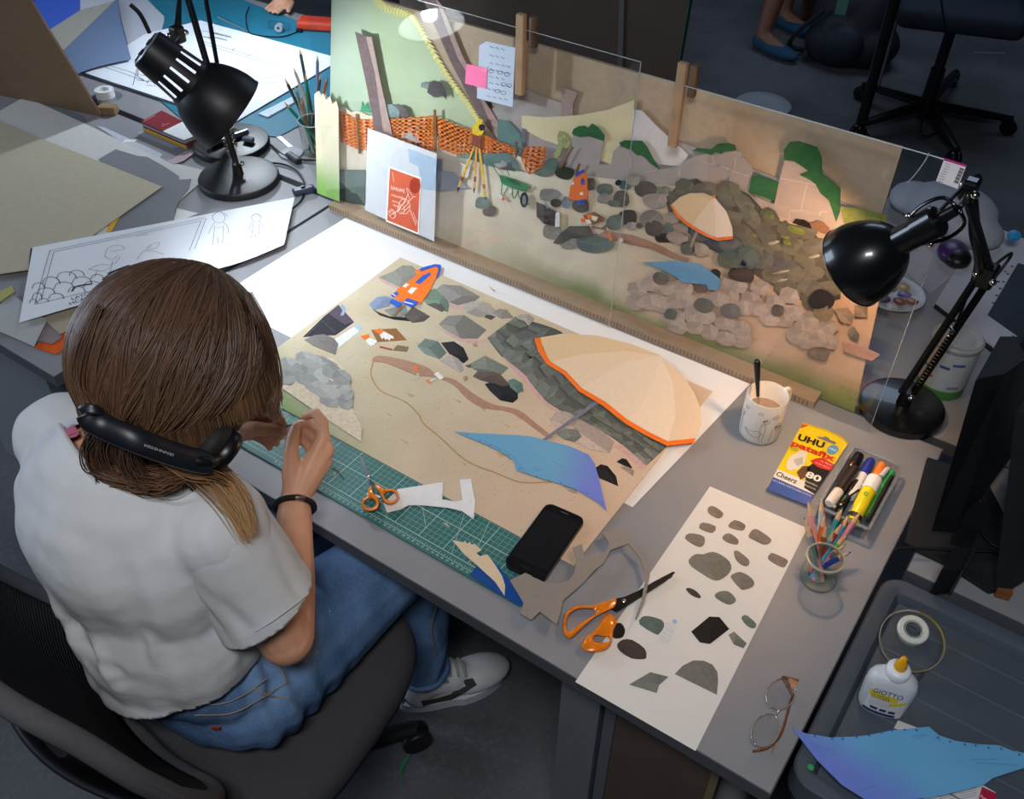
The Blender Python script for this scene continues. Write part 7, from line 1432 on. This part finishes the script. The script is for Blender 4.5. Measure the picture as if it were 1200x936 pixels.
o = mk('lumbar_shell', (V, F), mat('14161c', .5, var=.06), t, smooth=180); so = o.modifiers.new('thickness', 'SOLIDIFY'); so.thickness = .008

# ------------------------------------------------------------------ the woman at the desk
A3 = lambda *q: np.array(q, float)
pel = A3(-.875, -.245, .60); chest = A3(-.895, -.25, .90); nkb = A3(-.885, -.205, 1.045); hc = A3(-.845, -.135, 1.175)
SR, SL = A3(-.745, -.215, .985), A3(-1.045, -.225, .985)
ER, EL = A3(-.676, -.200, .77), A3(-1.12, -.10, .80)
D0 = 1.535
WR = Tp(346, 586, D0); WL = Tp(262, 505, D0+.03)
HR, HL = A3(-.80, -.215, .588), A3(-.965, -.215, .588)
KR, KL = A3(-.745, .17, .575), A3(-1.00, .16, .575)
AR, AL = A3(-.752, .165, .10), A3(-1.03, .24, .10)
girl = thing('person', 'woman in white t-shirt and jeans bent over the desk cutting paper', 'person', (-.87, -.22, 0))
H = lambda px, py, dz: Tp(px, py, D0+dz)
g = [ellipsoid(chest, (.145, .095, .19)), ellipsoid(pel+A3(0, 0, .03), (.15, .11, .13)), ellipsoid((chest+pel)/2, (.12, .09, .16)),
     capsule(chest+A3(0, .02, .12), nkb, .065, .055), capsule(nkb, hc-A3(0, .02, .05), .052, .05), capsule(SL, SR, .06, .06),
     ellipsoid(hc, (.074, .092, .105), None), ellipsoid(hc+A3(0, .06, -.055), (.05, .045, .05)), ellipsoid(hc+A3(0, .105, -.03), (.012, .018, .018)),
     ellipsoid(hc+A3(-.076, .0, -.02), (.01, .02, .03)), ellipsoid(hc+A3(.076, .0, -.02), (.01, .02, .03)),
     capsule(SR, ER, .052, .040), capsule(ER, ER*.65+WR*.35, .041, .039), capsule(ER*.65+WR*.35, WR, .039, .025), capsule(SL, EL, .052, .040), capsule(EL, WL, .040, .026),
     capsule(HR, KR, .085, .062), capsule(HL, KL, .085, .062), capsule(KR, KR*.6+AR*.4, .058, .056), capsule(KR*.6+AR*.4, AR, .056, .035), capsule(KL, AL, .058, .036), capsule(AR, AR+A3(.0, .0, -.045), .034, .03), capsule(AR+A3(0, 0, -.045), AR+A3(.05, .10, -.062), .03, .022), capsule(AL, AL+A3(0, 0, -.045), .034, .03), capsule(AL+A3(0, 0, -.045), AL+A3(.0, .12, -.062), .03, .022)]
def chain(pts, rads): return [capsule(pts[i], pts[i+1], rads[i], rads[i+1], 10) for i in range(len(pts)-1)]
# right hand: palm, thumb and four fingers closing on the slip
for px, py, dz, r in ((378, 514, .0, .0125), (383, 527, .004, .0125), (381, 541, .010, .012), (374, 554, .016, .011)): g += [capsule(WR, H(px, py, dz), .021, r, 12)]
g += [capsule(WR, H(342, 553, -.004), .020, .0165, 12), capsule(H(342, 553, -.004), H(374, 540, .006), .015, .0125, 12)]
g += chain([H(342, 553, -.006), H(341, 531, -.012), H(344, 512, -.010), H(347.5, 499, -.006)], [.0155, .0125, .0105, .0078])
g += chain([H(378, 514, 0), H(378, 494, -.002), H(370, 484, .006), H(357, 488, .014)], [.0115, .0095, .0085, .0068])
g += chain([H(383, 527, .004), H(379, 506, .020), H(365, 496, .030), H(350, 497, .030)], [.0115, .0095, .0085, .0070])
g += chain([H(381, 541, .010), H(374, 519, .028), H(360, 507, .036), H(347, 507, .034)], [.011, .0092, .0082, .0068])
g += chain([H(374, 554, .016), H(366, 529, .034), H(355, 517, .038), H(345, 515, .036)], [.010, .0082, .0074, .0062])
# left hand entering from under the hair
for px, py, dz, r in ((300, 480, .02, .0125), (301, 489, .03, .0125), (300, 499, .04, .012), (297, 508, .048, .011)): g += [capsule(WL, H(px, py, dz), .021, r, 12)]
g += chain([H(282, 505, .015), H(300, 502, .006), H(317, 503, .004), H(331, 506, .006)], [.0155, .0125, .0105, .0078])
g += chain([H(300, 480, .02), H(318, 483, .012), H(328, 491, .012), H(333, 500, .012)], [.0115, .0095, .0085, .0068])
g += chain([H(301, 489, .03), H(318, 495, .028), H(327, 504, .024), H(329, 511, .020)], [.0112, .0092, .0084, .0068])
g += chain([H(300, 499, .04), H(313, 507, .036), H(321, 514, .030), H(324, 519, .026)], [.0108, .009, .0082, .0066])
g += chain([H(297, 508, .048), H(307, 514, .040), H(313, 519, .036), H(316, 524, .032)], [.010, .0082, .0074, .006])
v, f, _ = remesh(join(*g), .0031, 2, .5)
SKIN = mat('d69f80', .48, var=.06, scale=30, bump=.05, bscale=300)
mk('body', (v, f), SKIN, girl, smooth=180)
# nails
NAIL = mat('cfa08c', .3, var=.02)
for p, d_, r in ((H(347.2, 501, -.0135), H(347.5, 497, -.010)-H(344, 512, -.010), .0052), (H(329, 505, -.001), H(331, 506, .006)-H(317, 503, .004), .005)):
    u2, v2, a2 = frame(d_); tc2 = CAM-p; tc2 /= np.linalg.norm(tc2); n2_ = tc2-a2*(tc2@a2); n2_ /= np.linalg.norm(n2_); mk('thumb_nail', ellipsoid(p, (r, r*1.25, .0012), np.column_stack((np.cross(a2, n2_), a2, n2_)), 12, 6), NAIL, girl, smooth=60)
# jeans
JE = None
m, nt, b = nodes_mat('denim', .85, .2); vec, X_, Y_, Z_ = coords(nt)
n1 = noisef(nt, vec, 6, 5); n2 = noisef(nt, vec, 700, 2); n3 = noisef(nt, vec, 40, 4)
c0 = mixc(nt, ramp(nt, n1, .35, .7), lin('3a587f'), lin('6a8db8')); c0 = mixc(nt, ramp(nt, n2, .4, .7, 0, .35), c0, lin('8aa6c8')); nt.links.new(c0, b.inputs['Base Color'])
bpn = nt.nodes.new('ShaderNodeBump'); bpn.inputs['Strength'].default_value = .5; bpn.inputs['Distance'].default_value = .004; nt.links.new(n3, bpn.inputs['Height']); nt.links.new(bpn.outputs['Normal'], b.inputs['Normal'])
DEN = m
g = [ellipsoid(pel+A3(.022, .01, -.01), (.195, .115, .108)), ellipsoid(pel+A3(.02, -.005, .06), (.165, .112, .09)), capsule(HR+A3(.025, .01, .0), HR*.4+KR*.6+A3(.01, 0, 0), .112, .088), capsule(HR*.4+KR*.6+A3(.01, 0, 0), KR, .088, .075), capsule(HL, KL, .100, .074), capsule(KR, AR+A3(0, 0, .05), .073, .052), capsule(KL, AL+A3(0, 0, .05), .073, .052)]
v, f, nn = remesh(join(*g), .006, 5)
for i in range(len(v)):   # creases at hip and knee
    p = v[i]; a = p-HR; s = (KR-HR); tpar = (a@s)/(s@s)
    k = math.exp(-((tpar-.05)/.28)**2)+.6*math.exp(-((tpar-.95)/.15)**2)
    v[i] += nn[i]*(.0045*k*math.sin(p[1]*120+p[0]*60+4*mnoise.noise(Vector(p*8)))+.003*mnoise.noise(Vector(p*14)))
je = mk('jeans', (v, f), DEN, girl, smooth=180)
mk('jeans_cuff', tube([AR+A3(0, 0, .045)+A3(math.cos(a)*.052, math.sin(a)*.054, 0) for a in np.linspace(0, 6.2832, 28)], .0065, 8), DEN, je, smooth=60)
def on_surface(pxs, V, lift, dmax=9.):   # points of a drawn line dropped on the nearest visible surface point
    R_ = V-CAM; dpt_ = R_@fw; xs = 600+FPX*(R_@rt)/dpt_; ys = 468+FPX*(R_@dn)/dpt_; out = []
    for x, y in pxs:
        d2 = (xs-x)**2+(ys-y)**2; idx = np.argsort(d2)[:24]; idx = idx[d2[idx] < max(36, d2[idx[0]]*1.5+1)]; j = idx[np.argmin(dpt_[idx])]
        out.append(Tp(x, y, dpt_[j]-lift))
    return out
STI = mat('8d8168', .7, var=.1)
gs = [tube(on_surface([tuple(q) for q in catmull(l, 5)], v, .003), .0011, 5) for l in ([(232, 826), (262, 824), (290, 812), (312, 795)], [(228, 838), (270, 836), (300, 822), (335, 800)], [(296, 806), (316, 815), (340, 818)], [(515, 700), (506, 735), (512, 770)], [(318, 772), (330, 785), (336, 800)])]
for q in gs: mk('stitch_line', q, STI, je, smooth=60)
tg_ = on_surface([(253, 853)], v, .004)[0]; mk('red_tab', box(tg_, (.012, .003, .006), rotz(.6)), mat('8e2a2c', .7, var=0), je)
# t-shirt
m, nt, b = nodes_mat('white_cotton', .9, .15); vec, X_, Y_, Z_ = coords(nt)
b.inputs['Base Color'].default_value = (*lin('cfd1d3'), 1); n3 = noisef(nt, vec, 22, 5); n4 = noisef(nt, vec, 1400, 2)
nt.links.new(mixc(nt, n4, lin('c6c8cb'), lin('d0d2d4')), b.inputs['Base Color'])
bpn = nt.nodes.new('ShaderNodeBump'); bpn.inputs['Strength'].default_value = .35; bpn.inputs['Distance'].default_value = .006; nt.links.new(n3, bpn.inputs['Height']); nt.links.new(bpn.outputs['Normal'], b.inputs['Normal'])
TEE = m
sv = ER-SR; svL = EL-SL; hemL = SL+svL*.66
g = [ellipsoid(chest+A3(.0, -.01, .0), (.178, .122, .20)), ellipsoid(A3(-.875, -.268, .74), (.172, .125, .20)), ellipsoid(A3(-.865, -.268, .655), (.178, .128, .10)), capsule(SL+A3(.02, 0, .0), SR-A3(.02, 0, 0), .074, .074), capsule(nkb-A3(0, .02, .08), nkb-A3(0, .005, .02), .11, .075),
     ellipsoid(A3(-.89, -.315, .93), (.13, .07, .12)), capsule(SR, SR+sv*.12, .071, .069), capsule(SL, SL+svL*.12, .071, .069)]
v, f, nn = remesh(join(*g), .006, 8)
def ridge(p, a, c, w_, amp):   # a drawn-out fold between two points
    a = A3(*a); c = A3(*c); d_ = c-a; tt_ = np.clip(((p-a)@d_)/(d_@d_), 0, 1); q = a+np.outer(tt_, d_); r = np.linalg.norm(p-q, axis=1)
    return amp*np.exp(-(r/w_)**2)*np.sin(np.pi*np.clip(tt_, .03, .97))
def sleeve(S0, S1, hem, nh, folds):
    d_ = S1-S0
    sv_, sf, sn = remesh(join(capsule(S0+d_*.06, S0+d_*.5, .0705, .073), capsule(S0+d_*.45, S0+d_*1.05, .072, .083)), .005, 6)
    dd = np.zeros(len(sv_))
    for q in folds: dd += ridge(sv_, *q)
    dd += np.array([.004*mnoise.noise(Vector((p_[0]*14, p_[1]*14, p_[2]*8))) for p_ in sv_]); sv_ = sv_+sn*dd[:, None]
    bm_ = bmesh.new(); me_ = bpy.data.meshes.new('tmp'); me_.from_pydata(sv_.tolist(), [], sf); bm_.from_mesh(me_)
    bmesh.ops.bisect_plane(bm_, geom=list(bm_.verts)+list(bm_.edges)+list(bm_.faces), plane_co=Vector(tuple(hem)), plane_no=Vector(tuple(nh)), clear_outer=True)
    bmesh.ops.remove_doubles(bm_, verts=list(bm_.verts), dist=.0018); bm_.to_mesh(me_); bm_.free(); a_ = np.array([tuple(q.co) for q in me_.vertices]); b_ = [list(q.vertices) for q in me_.polygons]; bpy.data.meshes.remove(me_)
    return a_, b_
disp = np.zeros(len(v))
for a, c, w_, am in (((-.74, -.25, .95), (-.83, -.385, .73), .013, .013), ((-.76, -.28, .95), (-.90, -.39, .76), .012, -.012), ((-.735, -.24, .90), (-.77, -.36, .73), .011, -.012), ((-.73, -.22, .86), (-.72, -.29, .73), .011, .013), ((-.93, -.37, .92), (-.87, -.39, .73), .012, .012), ((-.99, -.34, .94), (-.94, -.38, .73), .012, -.011),
                     ((-1.03, -.29, .96), (-1.01, -.33, .73), .013, .011), ((-.86, -.385, .88), (-.82, -.385, .73), .011, .011), ((-.80, -.34, .98), (-.92, -.37, .99), .012, -.007), ((-1.03, -.27, 1.03), (-.95, -.34, .90), .012, -.011), ((-.74, -.30, .80), (-.83, -.39, .76), .010, -.011), ((-.71, -.27, .77), (-.79, -.37, .74), .009, .011),
                     ((-1.0, -.30, 1.01), (-.90, -.38, .84), .010, .009), ((-.97, -.33, .98), (-.86, -.385, .80), .010, -.009), ((-1.04, -.27, .90), (-.97, -.36, .76), .010, .009), ((-.90, -.37, .82), (-.80, -.38, .78), .010, -.009), ((-.78, -.33, .88), (-.76, -.36, .80), .009, .009)):
    disp += ridge(v, a, c, w_, am)
disp += np.array([.006*mnoise.noise(Vector((p[0]*11, p[1]*11, p[2]*4)))+.004*mnoise.noise(Vector((p[0]*30, p[1]*30, p[2]*9))) for p in v])
v = v+nn*disp[:, None]
me = bpy.data.meshes.new('t_shirt'); me.from_pydata(v.tolist(), [], f); bm = bmesh.new(); bm.from_mesh(me)
def cut(co, no, test):
    ge = [x for x in bm.faces if test(x.calc_center_median())]; vs_ = {q for x in ge for q in x.verts}; es = {q for x in ge for q in x.edges}
    bmesh.ops.bisect_plane(bm, geom=list(vs_)+list(es)+ge, plane_co=Vector(tuple(co)), plane_no=Vector(tuple(no)), clear_outer=True)
cut(A3(-.74, -.27, .705), A3(.36, .05, -1.), lambda c: c.z < .80 and abs(c.x+.87) < .3 and not (c.x > -.72 and c.y > -.21 and c.z > .68 and False))
nR_ = sv/np.linalg.norm(sv); nR_ = nR_+A3(.22, .10, 0); nR_ /= np.linalg.norm(nR_); nL_ = svL/np.linalg.norm(svL)
nkn = A3(.1, .45, .9); cut(nkb+A3(0, -.008, .018), nkn, lambda c: (Vector(tuple(nkb))-c).length < .122 and c.z > 1.0)
bmesh.ops.remove_doubles(bm, verts=list(bm.verts), dist=.0022); bm.to_mesh(me); bm.free(); vv_ = np.array([tuple(q.co) for q in me.vertices]); ff = [list(q.vertices) for q in me.polygons]; bpy.data.meshes.remove(me)
shirt = mk('t_shirt', (vv_, ff), TEE, girl, smooth=180); so = shirt.modifiers.new('thickness', 'SOLIDIFY'); so.thickness = .003
for S0_, S1_, hm_, nh_, fo in ((SR, ER, SR+sv*.70, nR_, (((-.72, -.27, .96), (-.66, -.26, .86), .012, -.008), ((-.70, -.25, .93), (-.62, -.22, .83), .010, .007), ((-.73, -.28, .92), (-.69, -.27, .82), .010, -.007), ((-.68, -.20, .97), (-.62, -.18, .85), .012, -.006))), (SL, EL, hemL, nL_, ())):
    sg_ = sleeve(S0_, S1_, hm_, nh_, fo); so = mk('sleeve', sg_, TEE, shirt, smooth=180).modifiers.new('thickness', 'SOLIDIFY'); so.thickness = .003
    if S0_ is SR: vv_ = np.vstack((vv_, sg_[0]))
gs = [tube(on_surface([tuple(q) for q in catmull(l, 6)], vv_, .0005), .0009, 5) for l in ([(268, 605), (254, 640), (248, 680), (252, 715)], [(362, 695), (340, 712), (318, 728), (298, 740)])]
for q in gs[1:]: mk('seam', q, TEE, shirt, smooth=60)
# neckband and care label, pink strap
nb3 = on_surface([tuple(q) for q in catmull([(68, 498), (80, 520), (100, 545), (125, 556), (160, 562), (200, 558)], 5)], vv_, .006)
mk('neckband', tube(nb3, .005, 8, flat=.5), TEE, shirt, smooth=60)
lb = on_surface([(108, 552)], vv_, .004)[0]; mk('care_label', prism([lb+A3(-.012, 0, .004), lb+A3(.010, -.004, .0), lb+A3(.010, -.006, -.012), lb+A3(-.012, -.002, -.008)], (.3, -.8, .5), .0008), mat('dfe6ee', .8, var=0), shirt)
sp_ = on_surface([(82, 502), (86, 510), (92, 518)], vv_, .006); mk('pink_strap', tube(sp_, .007, 8, flat=.35), mat('b0607e', .8, var=.05), girl, smooth=60)
# bracelet
fa = WR-ER; fa /= np.linalg.norm(fa); bc_ = WR-fa*.012; u2, v2, _ = frame(fa)
br = mk('bracelet', tube([bc_+.0305*(math.cos(a)*u2+math.sin(a)*v2) for a in np.linspace(0, 6.2832, 36)], .0048, 8), mat('101012', .8, var=.1), girl, smooth=60)
tc2 = CAM-bc_; tc2 -= fa*(tc2@fa); tc2 /= np.linalg.norm(tc2); sd2 = np.cross(fa, tc2)
mk('bracelet_clasp', tube([bc_+.0312*(math.cos(a)*tc2+math.sin(a)*sd2) for a in np.linspace(.0, .45, 6)], .0052, 8), chrome('9a8a84', .35), br, smooth=60)
# shoes
def shoe(heel, toe, vis=True):
    heel = A3(*heel); toe = A3(*toe); ax = toe-heel; L = np.linalg.norm(ax); ax /= L; sd = A3(ax[1], -ax[0], 0); P = lambda a, s, z: heel+ax*a*L+sd*s+A3(0, 0, z)
    sh = thing('sneaker', 'white sneaker with dark olive side stripe on the foot', 'sneaker', heel) if False else None
    g = [ellipsoid(P(.16, 0, .055), (.038, .042, .05), None), ellipsoid(P(.42, 0, .05), (.042, .075, .045), rotz(math.atan2(ax[1], ax[0])-math.pi/2)), ellipsoid(P(.72, 0, .042), (.046, .085, .036), rotz(math.atan2(ax[1], ax[0])-math.pi/2)), capsule(P(.14, 0, .06), P(.2, 0, .100), .040, .042), capsule(P(.22, 0, .088), P(.46, 0, .066), .042, .040)]
    v, f, _ = remesh(join(*g), .005, 4); v[:, 2] = np.maximum(v[:, 2], .02)
    o = mk('shoe_upper', (v, f), mat('c4c6ca', .6, var=.04), girl, smooth=180)
    out = []
    for a in np.linspace(0, 2*math.pi, 40)[:-1]:
        cx = .48+.53*math.cos(a); w_ = (.039+.010*max(0, math.cos(a-.2)))*1.0; out.append(P(cx, w_*math.sin(a)*(1.08 if cx > .5 else .95), .001))
    mk('shoe_sole', prism(out, UPN, .026), mat('b9bcc4', .6, var=.04), o)
    if vis:
        ol = mat('3a4038', .7, var=.06)
        s_ = 1 if (sd@(CAM-heel)) > 0 else -1
        def skinpt(a, z): q = P(a, 0, z); d2 = np.where(((v-q)@sd)*s_ > 0, np.linalg.norm((v-q)-np.outer((v-q)@sd, sd), axis=1), 9); j = np.argmin(d2); return v[j]+sd*s_*.0025
        top = [skinpt(a, z) for a, z in ((.12, .074), (.28, .060), (.42, .064), (.58, .076), (.66, .072))]; bot = [skinpt(a, z) for a, z in ((.14, .046), (.28, .038), (.42, .036), (.56, .048), (.68, .060))]
        mk('side_stripe', (top+bot, [(i, i+1, 6+i, 5+i) for i in range(4)]), ol, o); mk('heel_tab', prism([P(.04, -.02, .075), P(.04, .02, .075), P(-.03, .02, .045), P(-.03, -.02, .045)], ax*-1*.3+A3(0, 0, .9), .006), ol, o)
        for k in range(4):
            a = .36+k*.075; z = .124-k*.011; mk('lace', tube(catmull([P(a, -.026, z-.010), P(a+.02, 0, z+.003), P(a+.01, .026, z-.010)], 5), .0036, 6), mat('8d8d8b', .8, var=.1), o, smooth=60)
        mk('lace_bow', tube(catmull([P(.33, 0, .126), P(.30, -.03, .128), P(.38, -.038, .108), P(.34, 0, .126), P(.32, .03, .128), P(.40, .036, .106), P(.34, 0, .126)], 5), .0026, 6), mat('9a9a98', .8, var=.1), o, smooth=60)
    return o
hl = Zp(474, 822, .02); toe_ = Zp(588, 782, .03)
shoe((hl[0], hl[1], 0), (toe_[0], toe_[1], 0)); shoe((-1.05, .18, 0), (-1.02, .44, 0), False)
# slip of paper in the fingers
o = mk('paper_slip', prism([H(331, 503, .008), H(345, 497, .008), H(348, 503, .004), H(347, 515, .0), H(340, 538, .004), H(334, 522, .006)], fw*-1, .0005), paper('dcdde4')); tag(o, 'small white paper slip with black edge held in the fingers', 'paper')
mk('black_edge', tube([H(331, 502.5, .007), H(337, 499, .007), H(345, 496.5, .007)], .0012, 6), mat('18181a', .6, var=0), o, smooth=60)

# hair: dense strands over a hull
hcc = hc+A3(-.002, -.012, .012); pole = A3(-.06, .72, .69); pole /= np.linalg.norm(pole)
e1 = np.cross(pole, A3(1, 0, 0)); e1 /= np.linalg.norm(e1); e2_ = np.cross(pole, e1)
# e1 points roughly down the back, e2_ along the ears
def hair_surface(phi, th, s=1.):
    rx, ry, rz = .116*s, .126*s, .118*s
    d_ = math.sin(th)*(math.cos(phi)*e1+math.sin(phi)*e2_)+math.cos(th)*pole
    return hcc+np.array([d_[0]*rx, d_[1]*ry, d_[2]*rz])
if (e1@A3(0, -1, 0)) < 0: e1 = -e1
g = [ellipsoid(hcc, (.110, .119, .112)), ellipsoid(hcc+A3(-.005, -.045, -.07), (.10, .075, .085)), ellipsoid(hcc+A3(-.02, -.075, -.125), (.075, .05, .05)), ellipsoid(hcc+A3(.045, .0, -.06), (.05, .06, .07)), ellipsoid(hcc+A3(-.07, .01, -.075), (.045, .07, .07))]
v, f, _ = remesh(join(*g), .008, 4)
m, nt, b = nodes_mat('hair_brown', .42, .5)
at_ = nt.nodes.new('ShaderNodeAttribute'); at_.attribute_name = 'tint'; nt.links.new(at_.outputs['Color'], b.inputs['Base Color']); HAIR = m
hull = mk('hair_mass', (v, f), mat('24170f', .7, var=.3, scale=60), girl, smooth=180)
SV = []; SFc = []; SC_ = []
dark = np.array(lin('483429')); mid = np.array(lin('7d5b43')); gold = np.array(lin('b8905e'))
def add_strand(pts, r0, col0, col1):
    n0 = len(SV); m_ = len(pts); u = None
    for i in range(m_):
        tt_ = pts[min(i+1, m_-1)]-pts[max(i-1, 0)]; tt_ = tt_/(np.linalg.norm(tt_)+1e-9)
        if u is None: u, w_, _ = frame(tt_)
        else: u = u-tt_*(u@tt_); u /= (np.linalg.norm(u)+1e-9); w_ = np.cross(tt_, u)
        r = r0*(1-.75*(i/(m_-1))**2)
        c = col0+(col1-col0)*max(0, (i/(m_-1)-.35)/.65)
        for k in range(3): a = 2.094*k; SV.append(pts[i]+r*(math.cos(a)*u+math.sin(a)*w_)); SC_.append((*c, 1))
    for i in range(m_-1):
        for k in range(3): SFc.append((n0+i*3+k, n0+i*3+(k+1) % 3, n0+(i+1)*3+(k+1) % 3, n0+(i+1)*3+k))
hr = np.random.default_rng(3)
for q in range(6500):
    phi = hr.uniform(-math.pi, math.pi)
    if abs(phi) > 2.5: continue
    th0 = hr.uniform(.0, .5) if hr.random() < .6 else hr.uniform(.3, 1.3)
    lock = mnoise.noise(Vector((phi*3.2, 1.7, 0))); lock2 = mnoise.noise(Vector((phi*9., 4.7, 0))); s = 1.0+.025*lock+.012*lock2+hr.uniform(-.03, .015)
    back = math.cos(phi); tw = .22*mnoise.noise(Vector((phi*1.3, 5., 0)))+.05*lock2; pts = []
    th = th0; i = 0
    while th < 2.9:
        p = hair_surface(phi+tw*(th/2.2)**2+.05*math.sin(th*2.5+lock*6)+.03*math.sin(th*5.+lock2*9)+hr.normal(0, .006), th, s); pts.append(p); th += .17
        if p[2] < hcc[2]-.02 and len(pts) > 3: break
    zt2 = hcc[2]-(.150 if back > .2 else .165)-.02*lock+hr.normal(0, .012); p = pts[-1].copy(); inw = hcc-p; inw[2] = 0; inw /= np.linalg.norm(inw); L = max(.02, p[2]-zt2)
    for i in range(1, 8):
        a = i/7; pts.append(p+A3(0, 0, -L*a)+inw*(.028*a*a*(1 if back > .2 else .5)-.006*math.sin(a*3.14))+A3(.010, .004, 0)*math.sin(a*4+lock*9)*a)
    q_ = np.array(pts)-CAM; dq = q_@fw; xq = 600+FPX*(q_@rt)/dq; yq = 468+FPX*(q_@dn)/dq
    bad = (xq > 268) & (yq > 505-(xq-268)*.45)+0
    if bad.any():
        pts = pts[:max(4, int(np.argmax(bad)))]
    k_ = hr.random()**1.4; kk = .5+.5*lock2; c0 = dark*(1-k_*.5)+mid*k_*.5; c1 = mid*(1-.55*k_*kk)+gold*.55*k_*kk
    add_strand(pts, hr.uniform(.0006, .0013), c0, c1)
# gathered ends over the shirt, and the fair lock over the right shoulder
SURF = None
def near_depth(x, y, V, rad=7.):
    R_ = V-CAM; dp_ = R_@fw; xs = 600+FPX*(R_@rt)/dp_; ys = 468+FPX*(R_@dn)/dp_; d2 = (xs-x)**2+(ys-y)**2; k = d2 < rad*rad
    return dp_[k].min() if k.any() else None
SURF = np.vstack((np.array(SV), vv_))
def lockpath(px, n, spread, r, c0, c1, lift=.010):
    base = []
    for x, y, d_ in px:
        nd = near_depth(x, y, SURF); base.append(Tp(x, y, (nd-lift) if nd else d_))
    for q in range(n):
        off = hr.normal(0, 1, 3)*spread; sw = hr.normal(0, 1, 3)*spread
        pts = [b_+off*(.5+.5*i/len(base))+sw*math.sin(i*1.1)*.5 for i, b_ in enumerate(base)]
        add_strand([np.array(x) for x in catmull(pts, 4)], r, c0+(c1-c0)*hr.random()*.3, c1*(.7+.5*hr.random()))
lockpath([(120, 500, 1.30), (112, 525, 1.285), (120, 550, 1.27), (150, 562, 1.255), (185, 566, 1.245), (212, 556, 1.24)], 150, .009, .0012, dark, mid*1.1)
lockpath([(150, 505, 1.28), (150, 530, 1.265), (165, 555, 1.25), (195, 560, 1.24)], 120, .010, .0012, dark, mid)
lockpath([(185, 530, 1.25), (215, 548, 1.235), (245, 552, 1.235), (268, 565, 1.245), (285, 590, 1.26), (294, 622, 1.275)], 170, .0065, .0011, mid, gold*1.15)
lockpath([(200, 540, 1.245), (235, 560, 1.235), (262, 585, 1.245), (290, 630, 1.27)], 60, .007, .0010, mid, gold*1.2)
lockpath([(290, 345, 1.24), (308, 385, 1.24), (320, 425, 1.25), (325, 455, 1.27), (319, 474, 1.29), (326, 490, 1.30)], 60, .0040, .0008, dark*1.2, mid*1.3, .002)
lockpath([(118, 360, 1.28), (100, 400, 1.30), (92, 440, 1.31), (100, 468, 1.32), (112, 488, 1.32)], 45, .0045, .0008, dark*1.2, mid*1.2, .002)
hairo = mk('hair_strands', (SV, SFc), HAIR, girl, smooth=180); hairo['kind'] = 'stuff'
ca_ = hairo.data.color_attributes.new('tint', 'FLOAT_COLOR', 'POINT'); ca_.data.foreach_set('color', np.array(SC_, dtype=np.float32).ravel())

# headphones round the neck
t = thing('headphones', 'black headphones hanging around the neck over the hair', 'headphones', Tp(170, 520, 1.1950))
SURF = np.array(SV)
def over(x, y, d_): nd = near_depth(x, y, SURF, 6.); return Tp(x, y, min(d_, nd-.010) if nd else d_)
hb_ = catmull([over(108, 474, 1.2700), over(106, 488, 1.2400), over(122, 500, 1.2100), over(160, 516, 1.1800), over(200, 531, 1.1700), over(236, 541, 1.1770), over(250, 540, 1.1950)], 8)
def bandgeo(path, h, w_):
    V = []; F = []; n = 12
    for i in range(len(path)):
        tt_ = path[min(i+1, len(path)-1)]-path[max(i-1, 0)]; tt_ /= np.linalg.norm(tt_); s_ = -dn-tt_*(-dn@tt_); s_ /= np.linalg.norm(s_); q = np.cross(tt_, s_)
        e = min(1, .55+min(i, len(path)-1-i)*.12)
        for k in range(n): a = 2*math.pi*k/n; V.append(path[i]+e*h*math.cos(a)*s_+w_*math.sin(a)*q)
    for i in range(len(path)-1):
        for k in range(n): F.append((i*n+k, i*n+(k+1) % n, (i+1)*n+(k+1) % n, (i+1)*n+k))
    F.append(tuple(range(n))[::-1]); F.append(tuple((len(path)-1)*n+k for k in range(n)))
    return V, F
mk('headband', bandgeo(hb_, .0150, .0085), mat('181b22', .4, var=.05), t, smooth=60)
mk('band_slider', bandgeo([over(226, 538, 1.167), over(238, 542, 1.169), over(250, 541, 1.183), over(262, 534, 1.205)], .011, .006), mat('0e0f12', .35, var=.05), t, smooth=60)
ec = Tp(258, 526, 1.2170); ea = np.array(rt)*.55+np.array(dn)*.5+np.array(fw)*.35
mk('ear_cup', lathe(ec-ea*.012, ea, [(.001, 0), (.022, .001), (.029, .006), (.031, .014), (.031, .020), (.027, .024)], 30), mat('0d0e10', .35, var=.05), t, smooth=50); mk('ear_cushion', lathe(ec, -ea, [(.030, .006), (.034, .012), (.034, .022), (.028, .028), (.018, .026), (.018, .012)], 30), mat('141416', .7, var=.08), t, smooth=50)
ec2 = Tp(112, 468, 1.2950); mk('ear_cup', lathe(ec2, A3(-.7, .6, -.2), [(.001, 0), (.022, .001), (.029, .006), (.031, .014), (.027, .024)], 30), mat('0d0e10', .35, var=.05), t, smooth=50)
def on_band(x): q = min(hb_, key=lambda p: abs(600+FPX*((p-CAM)@rt)/((p-CAM)@fw)-x)); return q-dn*.0030-fw*.0155
text('lettering', 'SENNHEISER', on_band(212), on_band(174), fw*-1, mat('b9bcc2', .4, var=0), t, height=.0042)
